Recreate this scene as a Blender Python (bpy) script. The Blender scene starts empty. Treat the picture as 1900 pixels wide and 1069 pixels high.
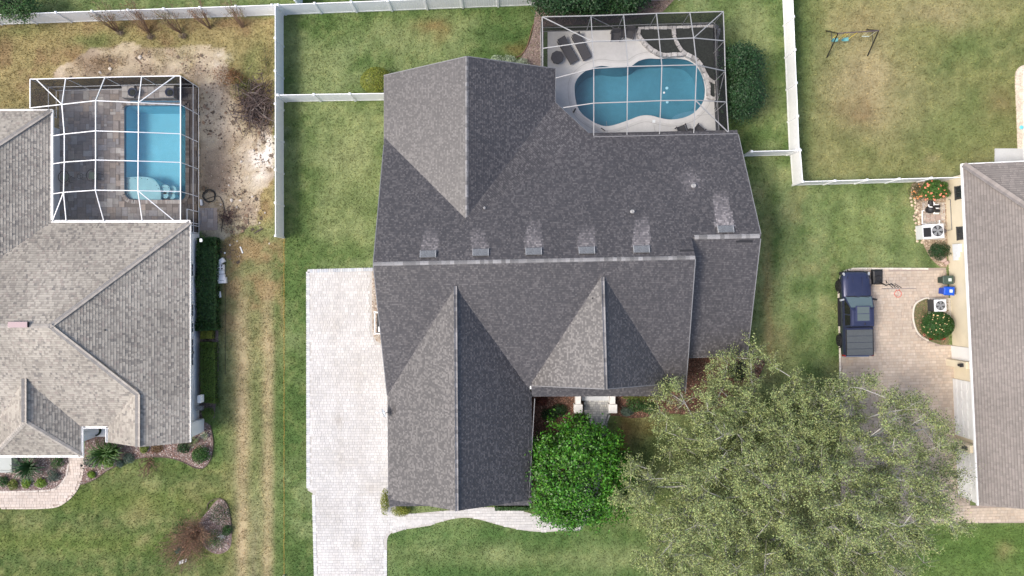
import bpy, bmesh, math, random
import numpy as np
from mathutils import Vector, Matrix, Quaternion
from mathutils.geometry import tessellate_polygon

# ------------------------------------------------------------------ camera, light, exposure
S = bpy.context.scene
COL = S.collection
H, F = 54.0, 1458.0            # drone height in metres, focal length in photo pixels
def P(px, py, z=0.0):          # a pixel of the photograph at a known height -> a point in the place
    return Vector(((px - 950.0) / F * (H - z), (534.5 - py) / F * (H - z), z))
def XY(px, py, z=0.0):
    p = P(px, py, z); return (p.x, p.y)

cam = bpy.data.cameras.new('drone_camera')
cam.sensor_width = 36.0
cam.lens = F / 1900 * 36.0
cam.clip_end = 3000
cam.clip_start = 0.5
camo = bpy.data.objects.new('drone_camera', cam)
camo.location = (0, 0, H)
COL.objects.link(camo)
S.camera = camo

SUN_EL = math.radians(56)
to_sun = Vector((-0.97 * math.cos(SUN_EL), -0.24 * math.cos(SUN_EL), math.sin(SUN_EL))).normalized()
world = bpy.data.worlds.new('World'); S.world = world; world.use_nodes = True
wn = world.node_tree.nodes; wn.clear()
sky = wn.new('ShaderNodeTexSky'); sky.sky_type = 'NISHITA'; sky.sun_disc = False
sky.sun_elevation = SUN_EL; sky.sun_rotation = math.atan2(to_sun.x, to_sun.y)
sky.air_density = 1.0; sky.dust_density = 4.0; sky.ozone_density = 1.0
bg = wn.new('ShaderNodeBackground'); bg.inputs[1].default_value = 0.135
wo = wn.new('ShaderNodeOutputWorld')
world.node_tree.links.new(sky.outputs[0], bg.inputs[0]); world.node_tree.links.new(bg.outputs[0], wo.inputs[0])
sun = bpy.data.lights.new('sun', 'SUN'); sun.energy = 1.4; sun.angle = math.radians(16.0); sun.color = (1.0, 0.95, 0.87)
suno = bpy.data.objects.new('sun', sun); suno.rotation_euler = to_sun.to_track_quat('Z', 'Y').to_euler(); suno.location = (-30, -10, 60)
COL.objects.link(suno)
S.view_settings.view_transform = 'Standard'; S.view_settings.look = 'None'
S.view_settings.exposure = 0.88; S.view_settings.gamma = 1.0; S.view_settings.use_curve_mapping = False

RNG = random.Random(7)
NR = np.random.default_rng(11)

# ------------------------------------------------------------------ materials
MATS = {}
def M(name, col, rough=0.75, noise=(), island=0.0, obj=0.0, attr=None, bump=None, metal=0.0, spec=0.4, transl=0.0, hue=0.0, coat=0.0, stretch=None):
    """principled colour x noise octaves x random-per-island x random-per-object; bump=(scale, strength)"""
    if name in MATS: return MATS[name]
    m = bpy.data.materials.new(name); m.use_nodes = True; MATS[name] = m
    nt = m.node_tree; N = nt.nodes; L = nt.links; N.clear()
    out = N.new('ShaderNodeOutputMaterial'); b = N.new('ShaderNodeBsdfPrincipled')
    b.inputs['Roughness'].default_value = rough; b.inputs['Metallic'].default_value = metal
    b.inputs['Specular IOR Level'].default_value = spec
    if coat: b.inputs['Coat Weight'].default_value = coat; b.inputs['Coat Roughness'].default_value = 0.08
    if attr:
        a = N.new('ShaderNodeAttribute'); a.attribute_name = attr; c = a.outputs['Color']
    else:
        a = N.new('ShaderNodeRGB'); a.outputs[0].default_value = (*col, 1); c = a.outputs[0]
    tc = N.new('ShaderNodeTexCoord'); co = tc.outputs['Object']
    if stretch:
        mp = N.new('ShaderNodeMapping'); mp.inputs['Scale'].default_value = stretch
        L.new(co, mp.inputs[0]); co = mp.outputs[0]
    fac = None
    def mul(f):
        nonlocal fac
        if fac is None: fac = f; return
        k = N.new('ShaderNodeMath'); k.operation = 'MULTIPLY'; L.new(fac, k.inputs[0]); L.new(f, k.inputs[1]); fac = k.outputs[0]
    def rng(src, amt, gain):
        k = N.new('ShaderNodeMath'); k.operation = 'MULTIPLY_ADD'; L.new(src, k.inputs[0])
        k.inputs[1].default_value = 2 * amt * gain; k.inputs[2].default_value = 1 - amt * gain
        k2 = N.new('ShaderNodeMath'); k2.operation = 'MAXIMUM'; L.new(k.outputs[0], k2.inputs[0]); k2.inputs[1].default_value = 0.08
        return k2.outputs[0]
    for sc, am in noise:
        t = N.new('ShaderNodeTexNoise'); t.inputs['Scale'].default_value = sc; t.inputs['Detail'].default_value = 3.0
        L.new(co, t.inputs['Vector']); mul(rng(t.outputs['Fac'], am, 2.2))
    if island or hue:
        g = N.new('ShaderNodeNewGeometry')
        if island: mul(rng(g.outputs['Random Per Island'], island, 1.0))
    if obj:
        oi = N.new('ShaderNodeObjectInfo'); mul(rng(oi.outputs['Random'], obj, 1.0))
    if fac is not None:
        v = N.new('ShaderNodeVectorMath'); v.operation = 'SCALE'; L.new(c, v.inputs[0]); L.new(fac, v.inputs['Scale']); c = v.outputs[0]
    if hue:
        wt = N.new('ShaderNodeTexWhiteNoise'); wt.noise_dimensions = '1D'; L.new(g.outputs['Random Per Island'], wt.inputs['W'])
        h = N.new('ShaderNodeHueSaturation'); k = N.new('ShaderNodeMath'); k.operation = 'MULTIPLY_ADD'
        L.new(wt.outputs['Value'], k.inputs[0]); k.inputs[1].default_value = 2 * hue; k.inputs[2].default_value = 0.5 - hue
        L.new(k.outputs[0], h.inputs['Hue']); L.new(c, h.inputs['Color']); c = h.outputs[0]
    L.new(c, b.inputs['Base Color'])
    if bump:
        t = N.new('ShaderNodeTexNoise'); t.inputs['Scale'].default_value = bump[0]; t.inputs['Detail'].default_value = 4.0
        L.new(co, t.inputs['Vector']); bp = N.new('ShaderNodeBump'); bp.inputs['Strength'].default_value = bump[1]; bp.inputs['Distance'].default_value = 0.03
        L.new(t.outputs['Fac'], bp.inputs['Height']); L.new(bp.outputs[0], b.inputs['Normal'])
    if transl:
        tr = N.new('ShaderNodeBsdfTranslucent'); L.new(c, tr.inputs['Color']); mx = N.new('ShaderNodeMixShader'); mx.inputs[0].default_value = transl
        L.new(b.outputs[0], mx.inputs[1]); L.new(tr.outputs[0], mx.inputs[2]); L.new(mx.outputs[0], out.inputs[0])
    else:
        L.new(b.outputs[0], out.inputs[0])
    return m

def M_screen(name, opacity, col):
    """woven insect screen: the threads cover a fixed share of the sheet"""
    m = bpy.data.materials.new(name); m.use_nodes = True; MATS[name] = m
    N = m.node_tree.nodes; L = m.node_tree.links; N.clear()
    out = N.new('ShaderNodeOutputMaterial'); t = N.new('ShaderNodeBsdfTransparent'); d = N.new('ShaderNodeBsdfDiffuse'); mx = N.new('ShaderNodeMixShader')
    d.inputs[0].default_value = (*col, 1); mx.inputs[0].default_value = opacity
    L.new(t.outputs[0], mx.inputs[1]); L.new(d.outputs[0], mx.inputs[2]); L.new(mx.outputs[0], out.inputs[0])
    return m

def M_water(name, tint):
    m = bpy.data.materials.new(name); m.use_nodes = True; MATS[name] = m
    N = m.node_tree.nodes; L = m.node_tree.links; N.clear()
    out = N.new('ShaderNodeOutputMaterial'); t = N.new('ShaderNodeBsdfTransparent'); g = N.new('ShaderNodeBsdfGlossy'); mx = N.new('ShaderNodeMixShader')
    fr = N.new('ShaderNodeFresnel'); fr.inputs[0].default_value = 1.33
    t.inputs[0].default_value = (*tint, 1); g.inputs['Roughness'].default_value = 0.03
    tc = N.new('ShaderNodeTexCoord'); nz = N.new('ShaderNodeTexNoise'); nz.inputs['Scale'].default_value = 2.5; nz.inputs['Detail'].default_value = 2
    bp = N.new('ShaderNodeBump'); bp.inputs['Strength'].default_value = 0.12; bp.inputs['Distance'].default_value = 0.05
    L.new(tc.outputs['Object'], nz.inputs['Vector']); L.new(nz.outputs['Fac'], bp.inputs['Height']); L.new(bp.outputs[0], g.inputs['Normal'])
    L.new(fr.outputs[0], mx.inputs[0]); L.new(t.outputs[0], mx.inputs[1]); L.new(g.outputs[0], mx.inputs[2]); L.new(mx.outputs[0], out.inputs[0])
    return m

# ------------------------------------------------------------------ object helpers
def tag(o, label=None, cat=None, group=None, kind=None):
    if label: o['label'] = label
    if cat: o['category'] = cat
    if group: o['group'] = group
    if kind: o['kind'] = kind
    return o
def local(o): LOCAL.add(o.name); return o      # its parts are written in its own coordinates
LOCAL = set()
def worldloc(o):
    r = o
    while r is not None and r.parent is not None: r = r.parent
    if r is not None and r.name in LOCAL: return Vector((0, 0, 0))
    v = Vector((0, 0, 0))
    while o is not None: v += o.location; o = o.parent
    return v
def thing(name, label, cat, loc=(0, 0, 0), rot=0.0, group=None):
    o = bpy.data.objects.new(name, None); o.empty_display_size = 0.2; COL.objects.link(o)
    o.location = loc; o.rotation_euler = (0, 0, rot)
    return tag(o, label, cat, group)
def link(name, me, parent=None):
    o = bpy.data.objects.new(name, me); COL.objects.link(o)
    if parent is not None: o.parent = parent
    return o
def copy_tree(o, parent=None):
    c = o.copy(); COL.objects.link(c)
    if parent is not None: c.parent = parent
    for ch in list(o.children): copy_tree(ch, c)
    return c
def clone(o, loc, rot, label):
    c = copy_tree(o); c.location = loc; c.rotation_euler = (0, 0, rot); c['label'] = label
    return c

class MB:
    def __init__(s): s.v = []; s.f = []; s.c = []; s.mi = []
    def add(s, vs, fs, col=None, mi=0):
        n = len(s.v); s.v.extend([tuple(v) for v in vs])
        for f in fs: s.f.append(tuple(n + i for i in f)); s.mi.append(mi)
        if col is not None: s.c.extend([col] * len(vs))
        return s
    def box(s, c, d, rz=0.0, col=None, mi=0, rot=None):
        hx, hy, hz = d[0] / 2, d[1] / 2, d[2] / 2
        vs = [Vector((x, y, z)) for z in (-hz, hz) for x, y in ((-hx, -hy), (hx, -hy), (hx, hy), (-hx, hy))]
        m = rot if rot is not None else Matrix.Rotation(rz, 3, 'Z')
        vs = [m @ v + Vector(c) for v in vs]
        return s.add(vs, [(3, 2, 1, 0), (4, 5, 6, 7), (0, 1, 5, 4), (1, 2, 6, 5), (2, 3, 7, 6), (3, 0, 4, 7)], col, mi)
    def prism(s, pts, z0, z1, col=None, mi=0):
        pts = [(p[0], p[1]) for p in pts]
        if sum(pts[i - 1][0] * pts[i][1] - pts[i][0] * pts[i - 1][1] for i in range(len(pts))) < 0: pts = pts[::-1]
        n = len(pts)
        vs = [(x, y, z0) for x, y in pts] + [(x, y, z1) for x, y in pts]
        fs = [tuple(range(n - 1, -1, -1)), tuple(range(n, 2 * n))] + [(i, (i + 1) % n, n + (i + 1) % n, n + i) for i in range(n)]
        return s.add(vs, fs, col, mi)
    def slab(s, pts, t, col=None, mi=0):       # planar 3-d polygon, thickness downwards
        n = len(pts)
        nrm = sum(((Vector(pts[i]) - Vector(pts[0])).cross(Vector(pts[i + 1]) - Vector(pts[0])) for i in range(1, n - 1)), Vector())
        if nrm.z < 0: pts = pts[::-1]
        vs = [tuple(p) for p in pts] + [(p[0], p[1], p[2] - t) for p in pts]
        fs = [tuple(range(n)), tuple(range(2 * n - 1, n - 1, -1))] + [(i, n + i, n + (i + 1) % n, (i + 1) % n) for i in range(n)]
        return s.add(vs, fs, col, mi)
    def tube(s, pts, r, n=6, col=None, cap=True, mi=0):
        pts = [Vector(p) for p in pts]; rs = r if isinstance(r, (list, tuple)) else [r] * len(pts)
        vs = []; fs = []; ref = None
        for i, p in enumerate(pts):
            d = (pts[min(i + 1, len(pts) - 1)] - pts[max(i - 1, 0)])
            d = d.normalized() if d.length > 1e-9 else Vector((0, 0, 1))
            if ref is None: ref = Vector((0, 0, 1)) if abs(d.z) < 0.9 else Vector((1, 0, 0))
            a = (ref - d * ref.dot(d)).normalized(); ref = a; b = d.cross(a)
            for k in range(n):
                t = 2 * math.pi * k / n; vs.append(p + a * (math.cos(t) * rs[i]) + b * (math.sin(t) * rs[i]))
        for i in range(len(pts) - 1):
            for k in range(n): fs.append((i * n + k, i * n + (k + 1) % n, (i + 1) * n + (k + 1) % n, (i + 1) * n + k))
        if cap: fs.append(tuple(range(n - 1, -1, -1))); fs.append(tuple((len(pts) - 1) * n + k for k in range(n)))
        return s.add(vs, fs, col, mi)
    def bar(s, p, q, w, h, col=None, mi=0):      # rectangular bar, w sideways, h in the vertical plane
        p, q = Vector(p), Vector(q); d = (q - p); L = d.length; d.normalize()
        up = Vector((0, 0, 1)) if abs(d.z) < 0.95 else Vector((0, 1, 0))
        a = d.cross(up).normalized(); b = a.cross(d)
        R = Matrix((a, d, b)).transposed()
        return s.box((p + q) / 2, (w, L, h), col=col, mi=mi, rot=R)
    def lathe(s, prof, c=(0, 0, 0), n=16, axis='Z', col=None, mi=0):
        vs = []; fs = []
        for r, z in prof:
            for k in range(n):
                t = 2 * math.pi * k / n; x, y = r * math.cos(t), r * math.sin(t)
                v = {'Z': (x, y, z), 'X': (z, x, y), 'Y': (y, z, x)}[axis]
                vs.append((v[0] + c[0], v[1] + c[1], v[2] + c[2]))
        for i in range(len(prof) - 1):
            for k in range(n): fs.append((i * n + k, i * n + (k + 1) % n, (i + 1) * n + (k + 1) % n, (i + 1) * n + k))
        fs.append(tuple(range(n - 1, -1, -1))); fs.append(tuple((len(prof) - 1) * n + k for k in range(n)))
        return s.add(vs, fs, col, mi)
    def loft(s, secs, mi=0, cap=True):
        n = len(secs[0]); vs = [v for q in secs for v in q]; fs = []
        for i in range(len(secs) - 1):
            for k in range(n): fs.append((i * n + k, i * n + (k + 1) % n, (i + 1) * n + (k + 1) % n, (i + 1) * n + k))
        if cap: fs.append(tuple(range(n - 1, -1, -1))); fs.append(tuple((len(secs) - 1) * n + k for k in range(n)))
        return s.add(vs, fs, None, mi)
    def flat(s, pts, z, holes=(), col=None, mi=0):
        loops = [[Vector((p[0], p[1], 0)) for p in pts]] + [[Vector((p[0], p[1], 0)) for p in h] for h in holes]
        tri = tessellate_polygon(loops); vs = [(v.x, v.y, z) for l in loops for v in l]; fs = []
        for t in tri:
            a, b, c = (Vector(vs[i]) for i in t)
            fs.append(t if (b - a).cross(c - a).z > 0 else t[::-1])
        return s.add(vs, fs, col, mi)
    def mesh(s, name, mat, org=(0, 0, 0), smooth=False, bevel=0.0):
        me = bpy.data.meshes.new(name)
        o = Vector(org)
        me.from_pydata([(v[0] - o.x, v[1] - o.y, v[2] - o.z) for v in s.v], [], s.f)
        for k in (mat if isinstance(mat, (list, tuple)) else [mat]): me.materials.append(k)
        if len(set(s.mi)) > 1: me.polygons.foreach_set('material_index', s.mi)
        if s.c:
            a = me.color_attributes.new('col', 'FLOAT_COLOR', 'POINT')
            a.data.foreach_set('color', np.concatenate([np.array(s.c, dtype=np.float32), np.ones((len(s.c), 1), np.float32)], 1).ravel())
        if bevel:
            bm = bmesh.new(); bm.from_mesh(me)
            bmesh.ops.bevel(bm, geom=[e for e in bm.edges if len(e.link_faces) == 2 and e.calc_face_angle(0) > 0.5], offset=bevel, segments=2, affect='EDGES', profile=0.6)
            bm.to_mesh(me); bm.free()
        if smooth: me.polygons.foreach_set('use_smooth', [True] * len(me.polygons))
        if smooth == 'edges': me.set_sharp_from_angle(angle=math.radians(38))
        me.update(); return me
    def build(s, name, mat, parent=None, smooth=False, bevel=0.0):
        return link(name, s.mesh(name, mat, worldloc(parent) if parent is not None else (0, 0, 0), smooth, bevel), parent)

def structure(name, mb, mat):
    return tag(mb.build(name, mat), kind='structure')

# ------------------------------------------------------------------ 2-d helpers
def smooth_closed(pts, n=6):
    out = []; m = len(pts)
    for i in range(m):
        p0, p1, p2, p3 = (np.array(pts[(i + k) % m], float) for k in (-1, 0, 1, 2))
        for j in range(n):
            t = j / n
            out.append(tuple(0.5 * ((2 * p1) + (-p0 + p2) * t + (2 * p0 - 5 * p1 + 4 * p2 - p3) * t * t + (-p0 + 3 * p1 - 3 * p2 + p3) * t ** 3)))
    return out
def smooth_open(pts, n=6):
    out = []; m = len(pts)
    for i in range(m - 1):
        p0, p1, p2, p3 = (np.array(pts[min(max(i + k, 0), m - 1)], float) for k in (-1, 0, 1, 2))
        for j in range(n):
            t = j / n
            out.append(tuple(0.5 * ((2 * p1) + (-p0 + p2) * t + (2 * p0 - 5 * p1 + 4 * p2 - p3) * t * t + (-p0 + 3 * p1 - 3 * p2 + p3) * t ** 3)))
    out.append(tuple(map(float, pts[-1]))); return out
def area2(p): return sum(p[i - 1][0] * p[i][1] - p[i][0] * p[i - 1][1] for i in range(len(p)))
def offset(poly, d):                      # outwards for d > 0
    if area2(poly) < 0: poly = poly[::-1]
    n = len(poly); out = []
    for i in range(n):
        a, b, c = (Vector(poly[(i + k) % n][:2]) for k in (-1, 0, 1))
        e1 = (b - a).normalized(); e2 = (c - b).normalized()
        n1 = Vector((e1.y, -e1.x)); n2 = Vector((e2.y, -e2.x)); k = n1 + n2
        k = k / max(k.dot(k) / 2, 0.35)
        out.append((b.x + k.x * d, b.y + k.y * d))
    return out
def inside(poly, x, y):
    x = np.asarray(x, float); y = np.asarray(y, float); r = np.zeros(x.shape, bool); n = len(poly); j = n - 1
    for i in range(n):
        xi, yi = poly[i][0], poly[i][1]; xj, yj = poly[j][0], poly[j][1]
        if yi != yj: r ^= ((yi > y) != (yj > y)) & (x < (xj - xi) * (y - yi) / (yj - yi) + xi)
        j = i
    return r
def PX(*pts, z=0.0): return [XY(x, y, z) for x, y in pts]
def vnoise(x, y, seed=0):
    xi = np.floor(x).astype(np.int64); yi = np.floor(y).astype(np.int64); fx = x - xi; fy = y - yi
    fx = fx * fx * (3 - 2 * fx); fy = fy * fy * (3 - 2 * fy)
    def h(a, b):
        k = (a * 374761393 + b * 668265263 + seed * 982451653) & 0xffffffff
        k = ((k ^ (k >> 13)) * 1274126177) & 0xffffffff
        return ((k ^ (k >> 16)) & 0xffff) / 65535.0
    return (h(xi, yi) * (1 - fx) + h(xi + 1, yi) * fx) * (1 - fy) + (h(xi, yi + 1) * (1 - fx) + h(xi + 1, yi + 1) * fx) * fy
def fbm(x, y, scale, seed=0, octv=4):
    r = 0; a = 0.5; t = 0
    for o in range(octv):
        r = r + a * vnoise(x / scale * 2 ** o, y / scale * 2 ** o, seed + o * 17); t += a; a *= 0.55
    return r / t
# ------------------------------------------------------------------ outlines on the ground
MAIN_POOL = smooth_closed(PX(*[(960 + a / 3.564, b / 3.564) for a, b in [(375, 600), (383, 540), (420, 490), (480, 452), (560, 434), (640, 444), (740, 440), (800, 402), (870, 385), (930, 388), (1000, 384), (1060, 386), (1120, 396), (1172, 424), (1215, 480), (1240, 560), (1240, 640), (1215, 700), (1160, 755), (1090, 785), (1010, 795), (945, 785), (880, 768), (815, 770), (740, 797), (660, 825), (600, 838), (550, 833), (480, 798), (420, 750), (388, 690)]]), 3)
if area2(MAIN_POOL) < 0: MAIN_POOL = MAIN_POOL[::-1]
DECK_MAIN = PX((1016, 57), (1327, 52), (1335, 262), (1140, 275), (1085, 268), (1005, 190), (1005, 140), (1016, 133))
_c = lambda x, y, r, a0, a1, n=5: [(x + r * math.cos(math.radians(a0 + (a1 - a0) * i / n)), y + r * math.sin(math.radians(a0 + (a1 - a0) * i / n))) for i in range(n + 1)]
LX0, LX1, LY0, LY1 = -26.62, -22.42, 6.05, 12.55
LEFT_POOL = _c(LX1 - .35, LY0 + .35, .35, -90, 0) + [(LX1, LY1)] + _c(LX0 + .25, LY1 - .25, .25, 90, 180) + _c(LX0 + .6, LY0 + .6, .6, 180, 270)
DECK_LEFT = [(-21.62, 13.72), (-31.1, 13.72), (-31.1, 3.7), (-21.62, 3.7)]
DRIVE_MAIN = PX((570, 501), (690, 498), (690, 540), (691, 610), (697, 632), (730, 640), (735, 945), (760, 962), (830, 958)) + \
    smooth_open(PX((800, 975), (760, 981), (735, 984), (720, 996), (718, 1014)), 4) + PX((718, 1110), (584, 1110), (583, 1000), (580, 915), (571, 910))
WALK_GARAGE = smooth_open(PX((728, 990), (760, 980), (800, 973), (845, 962), (880, 962), (925, 974), (970, 984), (1010, 987), (1040, 985)), 4) + \
    PX((1075, 960), (1040, 960)) + smooth_open(PX((1010, 960), (975, 950), (940, 943), (900, 941), (860, 944), (800, 950), (740, 955), (728, 957)), 3)
WALK_ENTRY = PX((1081, 728), (1133, 728), (1133, 764)) + smooth_open(PX((1130, 771), (1125, 785), (1124, 810), (1122, 870), (1095, 950), (1078, 985)), 3) + PX((1040, 985), (1062, 900)) + \
    smooth_open(PX((1092, 830), (1094, 800), (1090, 780), (1083, 766)), 3)
DRIVE_RIGHT = smooth_open(PX((1581, 499), (1566, 504), (1557, 517), (1554, 540)), 4) + PX((1557, 660), (1560, 860), (1560, 972), (1930, 970), (1930, 938), (1800, 938), (1775, 640), (1745, 640)) + \
    smooth_open(PX((1722, 632), (1703, 618), (1694, 592), (1697, 566), (1712, 555), (1722, 553)), 3) + PX((1760, 553), (1755, 497))
BED_ISLAND_RIGHT = smooth_open(PX((1722, 553.5), (1712, 555.5), (1697.5, 566.5), (1694.5, 592), (1703.5, 617.5), (1722, 631)), 3) + PX((1748, 640), (1760, 640), (1760, 553.5))
PATH_LEFT = smooth_open(PX((150, 770), (152, 810), (156, 840), (154, 875), (143, 908), (120, 932), (90, 942), (0, 943)), 4) + PX((-60, 943), (-60, 912)) + \
    smooth_open(PX((0, 912), (85, 910), (108, 902), (122, 885), (127, 862), (126, 835), (126, 770)), 4)
BED_LEFT_A = PX((-60, 840), (-60, 912)) + smooth_open(PX((0, 912), (85, 910), (108, 902), (122, 885), (127, 862), (126, 835)), 4)
BED_LEFT_B = smooth_open(PX((171, 790), (160, 810), (157, 840), (154, 875), (149, 899), (175, 890), (205, 870), (250, 852), (300, 848), (335, 855), (360, 867), (378, 868), (392, 850), (395, 820), (391, 790), (372, 780)), 3) + PX((371, 805), (205, 810))
BED_LEFT_SIDE = PX((368, 440), (404, 440), (406, 700), (398, 775), (372, 781), (369, 781))
BED_ISLAND_LEFT = smooth_closed(PX((388, 945), (404, 927), (420, 932), (428, 960), (430, 1000), (424, 1020), (404, 1028), (382, 1018), (372, 998), (362, 984), (374, 962)), 4)
BED_ENTRY_W = PX((985, 725), (1083, 725), (1083, 766), (1091, 782), (1094, 805), (1085, 850), (1040, 900), (980, 900))
BED_ENTRY_E = PX((1133, 725), (1262, 725)) + smooth_open(PX((1262, 768), (1230, 768), (1200, 774), (1170, 776), (1148, 772), (1133, 772)), 3)
BED_EAST = PX((1266, 655), (1390, 655), (1420, 672), (1400, 720), (1330, 760), (1262, 770))
BED_NORTH = smooth_open(PX((1004, 135), (960, 120), (968, 105), (980, 85), (988, 60), (992, 30), (1000, -10)), 3) + PX((1260, -10), (1230, 22), (1150, 42), (1010, 50))
BED_DRIVE_W = PX((690, 498), (712, 498), (712, 640), (700, 634)) + smooth_open(PX((697, 632), (691, 615), (690, 560)), 3)
BED_RIGHT = smooth_open(PX((1690, 342), (1694, 360), (1701, 390), (1703, 430), (1712, 452), (1727, 480), (1745, 496)), 3) + PX((1757, 496), (1760, 335), (1700, 338))
HOUSE_MAIN = PX((722, 140), (1022, 135), (1022, 195), (1090, 258), (1365, 256), (1375, 640), (1270, 650), (1260, 700), (1240, 715), (992, 715), (985, 925), (727, 920), (722, 700))
HOUSE_LEFT = PX((-100, 220), (106, 220), (106, 430), (369, 440), (371, 795), (205, 800), (205, 775), (140, 775), (140, 830), (-100, 830))
HOUSE_RIGHT = PX((1757, 320), (1990, 310), (2000, 935), (1800, 937))
SLAB_RIGHT = PX((1845, 276), (1935, 276), (1935, 318), (1845, 318))
POOLDECK_RIGHT = smooth_open(PX((1930, 118), (1900, 121), (1888, 128), (1883, 145), (1885, 200), (1888, 285)), 4) + PX((1930, 285))

# ------------------------------------------------------------------ the lawn: what grows where
def gauss(px, py, cx, cy, sx, sy=None): return np.exp(-(((px - cx) / sx) ** 2 + ((py - cy) / (sy or sx)) ** 2))
def sstep(a, b, v):
    t = np.clip((v - a) / (b - a), 0, 1); return t * t * (3 - 2 * t)
def ground_colour(X, Y):
    px = 950 + X * 27.0; py = 534.5 - Y * 27.0
    wx = (fbm(X, Y, 2.2, 3) - .5) * 60; wy = (fbm(X, Y, 2.2, 5) - .5) * 60
    qx, qy = px + wx, py + wy
    n1 = fbm(X, Y, 5.0, 1); n2 = fbm(X, Y, 1.3, 2); n3 = fbm(X, Y, .45, 9, 3)
    green = np.array([.078, .125, .038]); pale = np.array([.180, .220, .098]); dry = np.array([.250, .208, .104]); deep = np.array([.040, .086, .025])
    brown = np.array([.150, .100, .055]); sand = np.array([.40, .335, .255]); lime = np.array([.60, .57, .53]); tan = np.array([.30, .24, .145]); mud = np.array([.225, .175, .130])
    c = np.zeros(X.shape + (3,)) + green
    def mix(col, w):
        nonlocal c
        w = np.clip(w, 0, 1)[..., None]; c = c * (1 - w) + col * w
    mix(pale, .75 * sstep(.42, .68, n1 * .6 + n2 * .4)); mix(deep, .42 * sstep(.52, .72, 1 - (n1 * .4 + n2 * .6))); mix(dry, .16 * sstep(.50, .75, n3))
    # back and side lawn of the dark roofed house: worn pale patches, one rusty one
    for (x, y, s, t, w) in [(650, 290, 55, 90, .75), (640, 420, 60, 40, .45), (600, 130, 45, 35, .5), (760, 60, 90, 30, .55), (860, 40, 60, 25, .3), (575, 105, 30, 40, .35), (1400, 60, 40, 50, .7), (1415, 200, 35, 45, .6), (1390, 20, 50, 25, .4), (640, 340, 40, 40, .3)]:
        mix(pale * np.array([1.12, 1.02, 1.05]), w * gauss(qx, qy, x, y, s, t))
    mix(brown * np.array([1.3, 1.05, .9]), .55 * gauss(qx, qy, 800, 55, 30, 18) + .6 * gauss(qx, qy, 948, 92, 18, 12) + .3 * gauss(qx, qy, 808, 85, 14, 14))
    mix(deep, .55 * gauss(qx, qy, 935, 60, 70, 45))
    # right-hand back yard is drier
    yard = sstep(1470, 1500, px) * (1 - sstep(325, 345, py))
    mix(dry * np.array([.92, .98, .9]), yard * (.55 + .6 * (n1 - .5) + .45 * (n2 - .5)))
    mix(tan, yard * (.55 * gauss(qx, qy, 1590, 120, 70, 70) + .45 * gauss(qx, qy, 1640, 200, 90, 60) + .4 * gauss(qx, qy, 1740, 25, 80, 25) + .45 * gauss(qx, qy, 1740, 300, 12, 9)))
    mix(brown * 1.25, yard * (.6 * gauss(qx, qy, 1590, 205, 28, 26) + .55 * gauss(qx, qy, 1845, 195, 30, 28) + .3 * gauss(qx, qy, 1600, 35, 40, 20)))
    mix(green, yard * (.8 * gauss(px, py, 1482, 160, 26, 400) + .6 * gauss(qx, qy, 1790, 80, 40, 40) + .45 * gauss(qx, qy, 1780, 240, 90, 60)))
    # between the houses on the right
    rl = sstep(1380, 1400, px) * sstep(290, 345, py) * (1 - sstep(690, 720, py))
    mix(pale * np.array([1.0, .98, .8]), rl * (.5 * gauss(qx, qy, 1620, 400, 80, 50) + .3 * gauss(qx, qy, 1580, 450, 60, 40)))
    sr = .5 + .5 * np.sin((px + 5 * (n1 - .5) - .03 * py) / 9.5); mix(pale, rl * .28 * sr); mix(deep, rl * .22 * (1 - sr))
    mix(dry, rl * (.65 * gauss(px + wx * .2, py, 1424, 560, 9, 150) + .3 * gauss(qx, qy, 1440, 640, 40, 40) + .25 * sstep(.5, .8, n2)))
    # left: tracks worn by vehicles, sand left by the pool builders, the dry back strip
    ls = (1 - sstep(522, 532, px + wx * .1)) * sstep(395, 450, py) * sstep(400, 425, px)
    mix(dry * np.array([.92, 1., 1.]), ls * (1 - sstep(498, 528, px + wx * .25)) * (.62 + .5 * (n2 - .4)) * (1 - .55 * sstep(560, 800, py)))
    mix(brown * 1.7, ls * .65 * (1 - sstep(560, 680, py)) * sstep(.35, .6, n2))
    mix(tan * 1.1, ls * sstep(480, 620, py) * (1.0 * np.exp(-((px + wx * .12 - 449) / 14) ** 2) + .85 * np.exp(-((px + wx * .15 - 496) / 11) ** 2)) * (.75 + .6 * (n2 - .3)))
    mix(mud, ls * .35 * np.exp(-((px + wx * .2 - 474) / 9) ** 2) * sstep(900, 1000, py))
    mix(green, .5 * np.exp(-((px + wx * .1 - 513) / 9) ** 2) * sstep(520, 640, py) * sstep(505, 512, px))
    bk = (1 - sstep(505, 512, px)) * sstep(25, 40, py) * (1 - sstep(395, 430, py)) * (1 - sstep(0, 40, -(px + 40)))
    mix(dry * np.array([1.08, 1., 1.]), bk * (.72 + .7 * (n1 - .5))); mix(brown * 1.2, bk * sstep(.5, .72, n2) * .7); mix(green, bk * (.7 * gauss(qx, qy, 170, 70, 50, 16) + .45 * gauss(qx, qy, 480, 110, 25, 50) + .5 * gauss(qx, qy, 30, 52, 60, 14)))
    sx = [(100, 150), (110, 122), (165, 96), (215, 88), (235, 80), (300, 88), (370, 88), (410, 92), (428, 150), (450, 165), (500, 235), (506, 330), (480, 370), (470, 420), (400, 445), (368, 430), (366, 160), (330, 141), (130, 146)]
    sp = [XY(*p) for p in sx]; insd = inside(sp, X + wx / 55, Y + wy / 55).astype(float)
    soft = insd * .92
    mix(sand, soft * (.62 + .9 * (fbm(X, Y, 1.0, 31) - .35)))
    mix(mud, soft * (.75 * sstep(.5, .68, fbm(X, Y, 1.8, 33)) + .55 * gauss(qx, qy, 415, 335, 40, 30) + .5 * gauss(qx, qy, 430, 400, 40, 22)))
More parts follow.
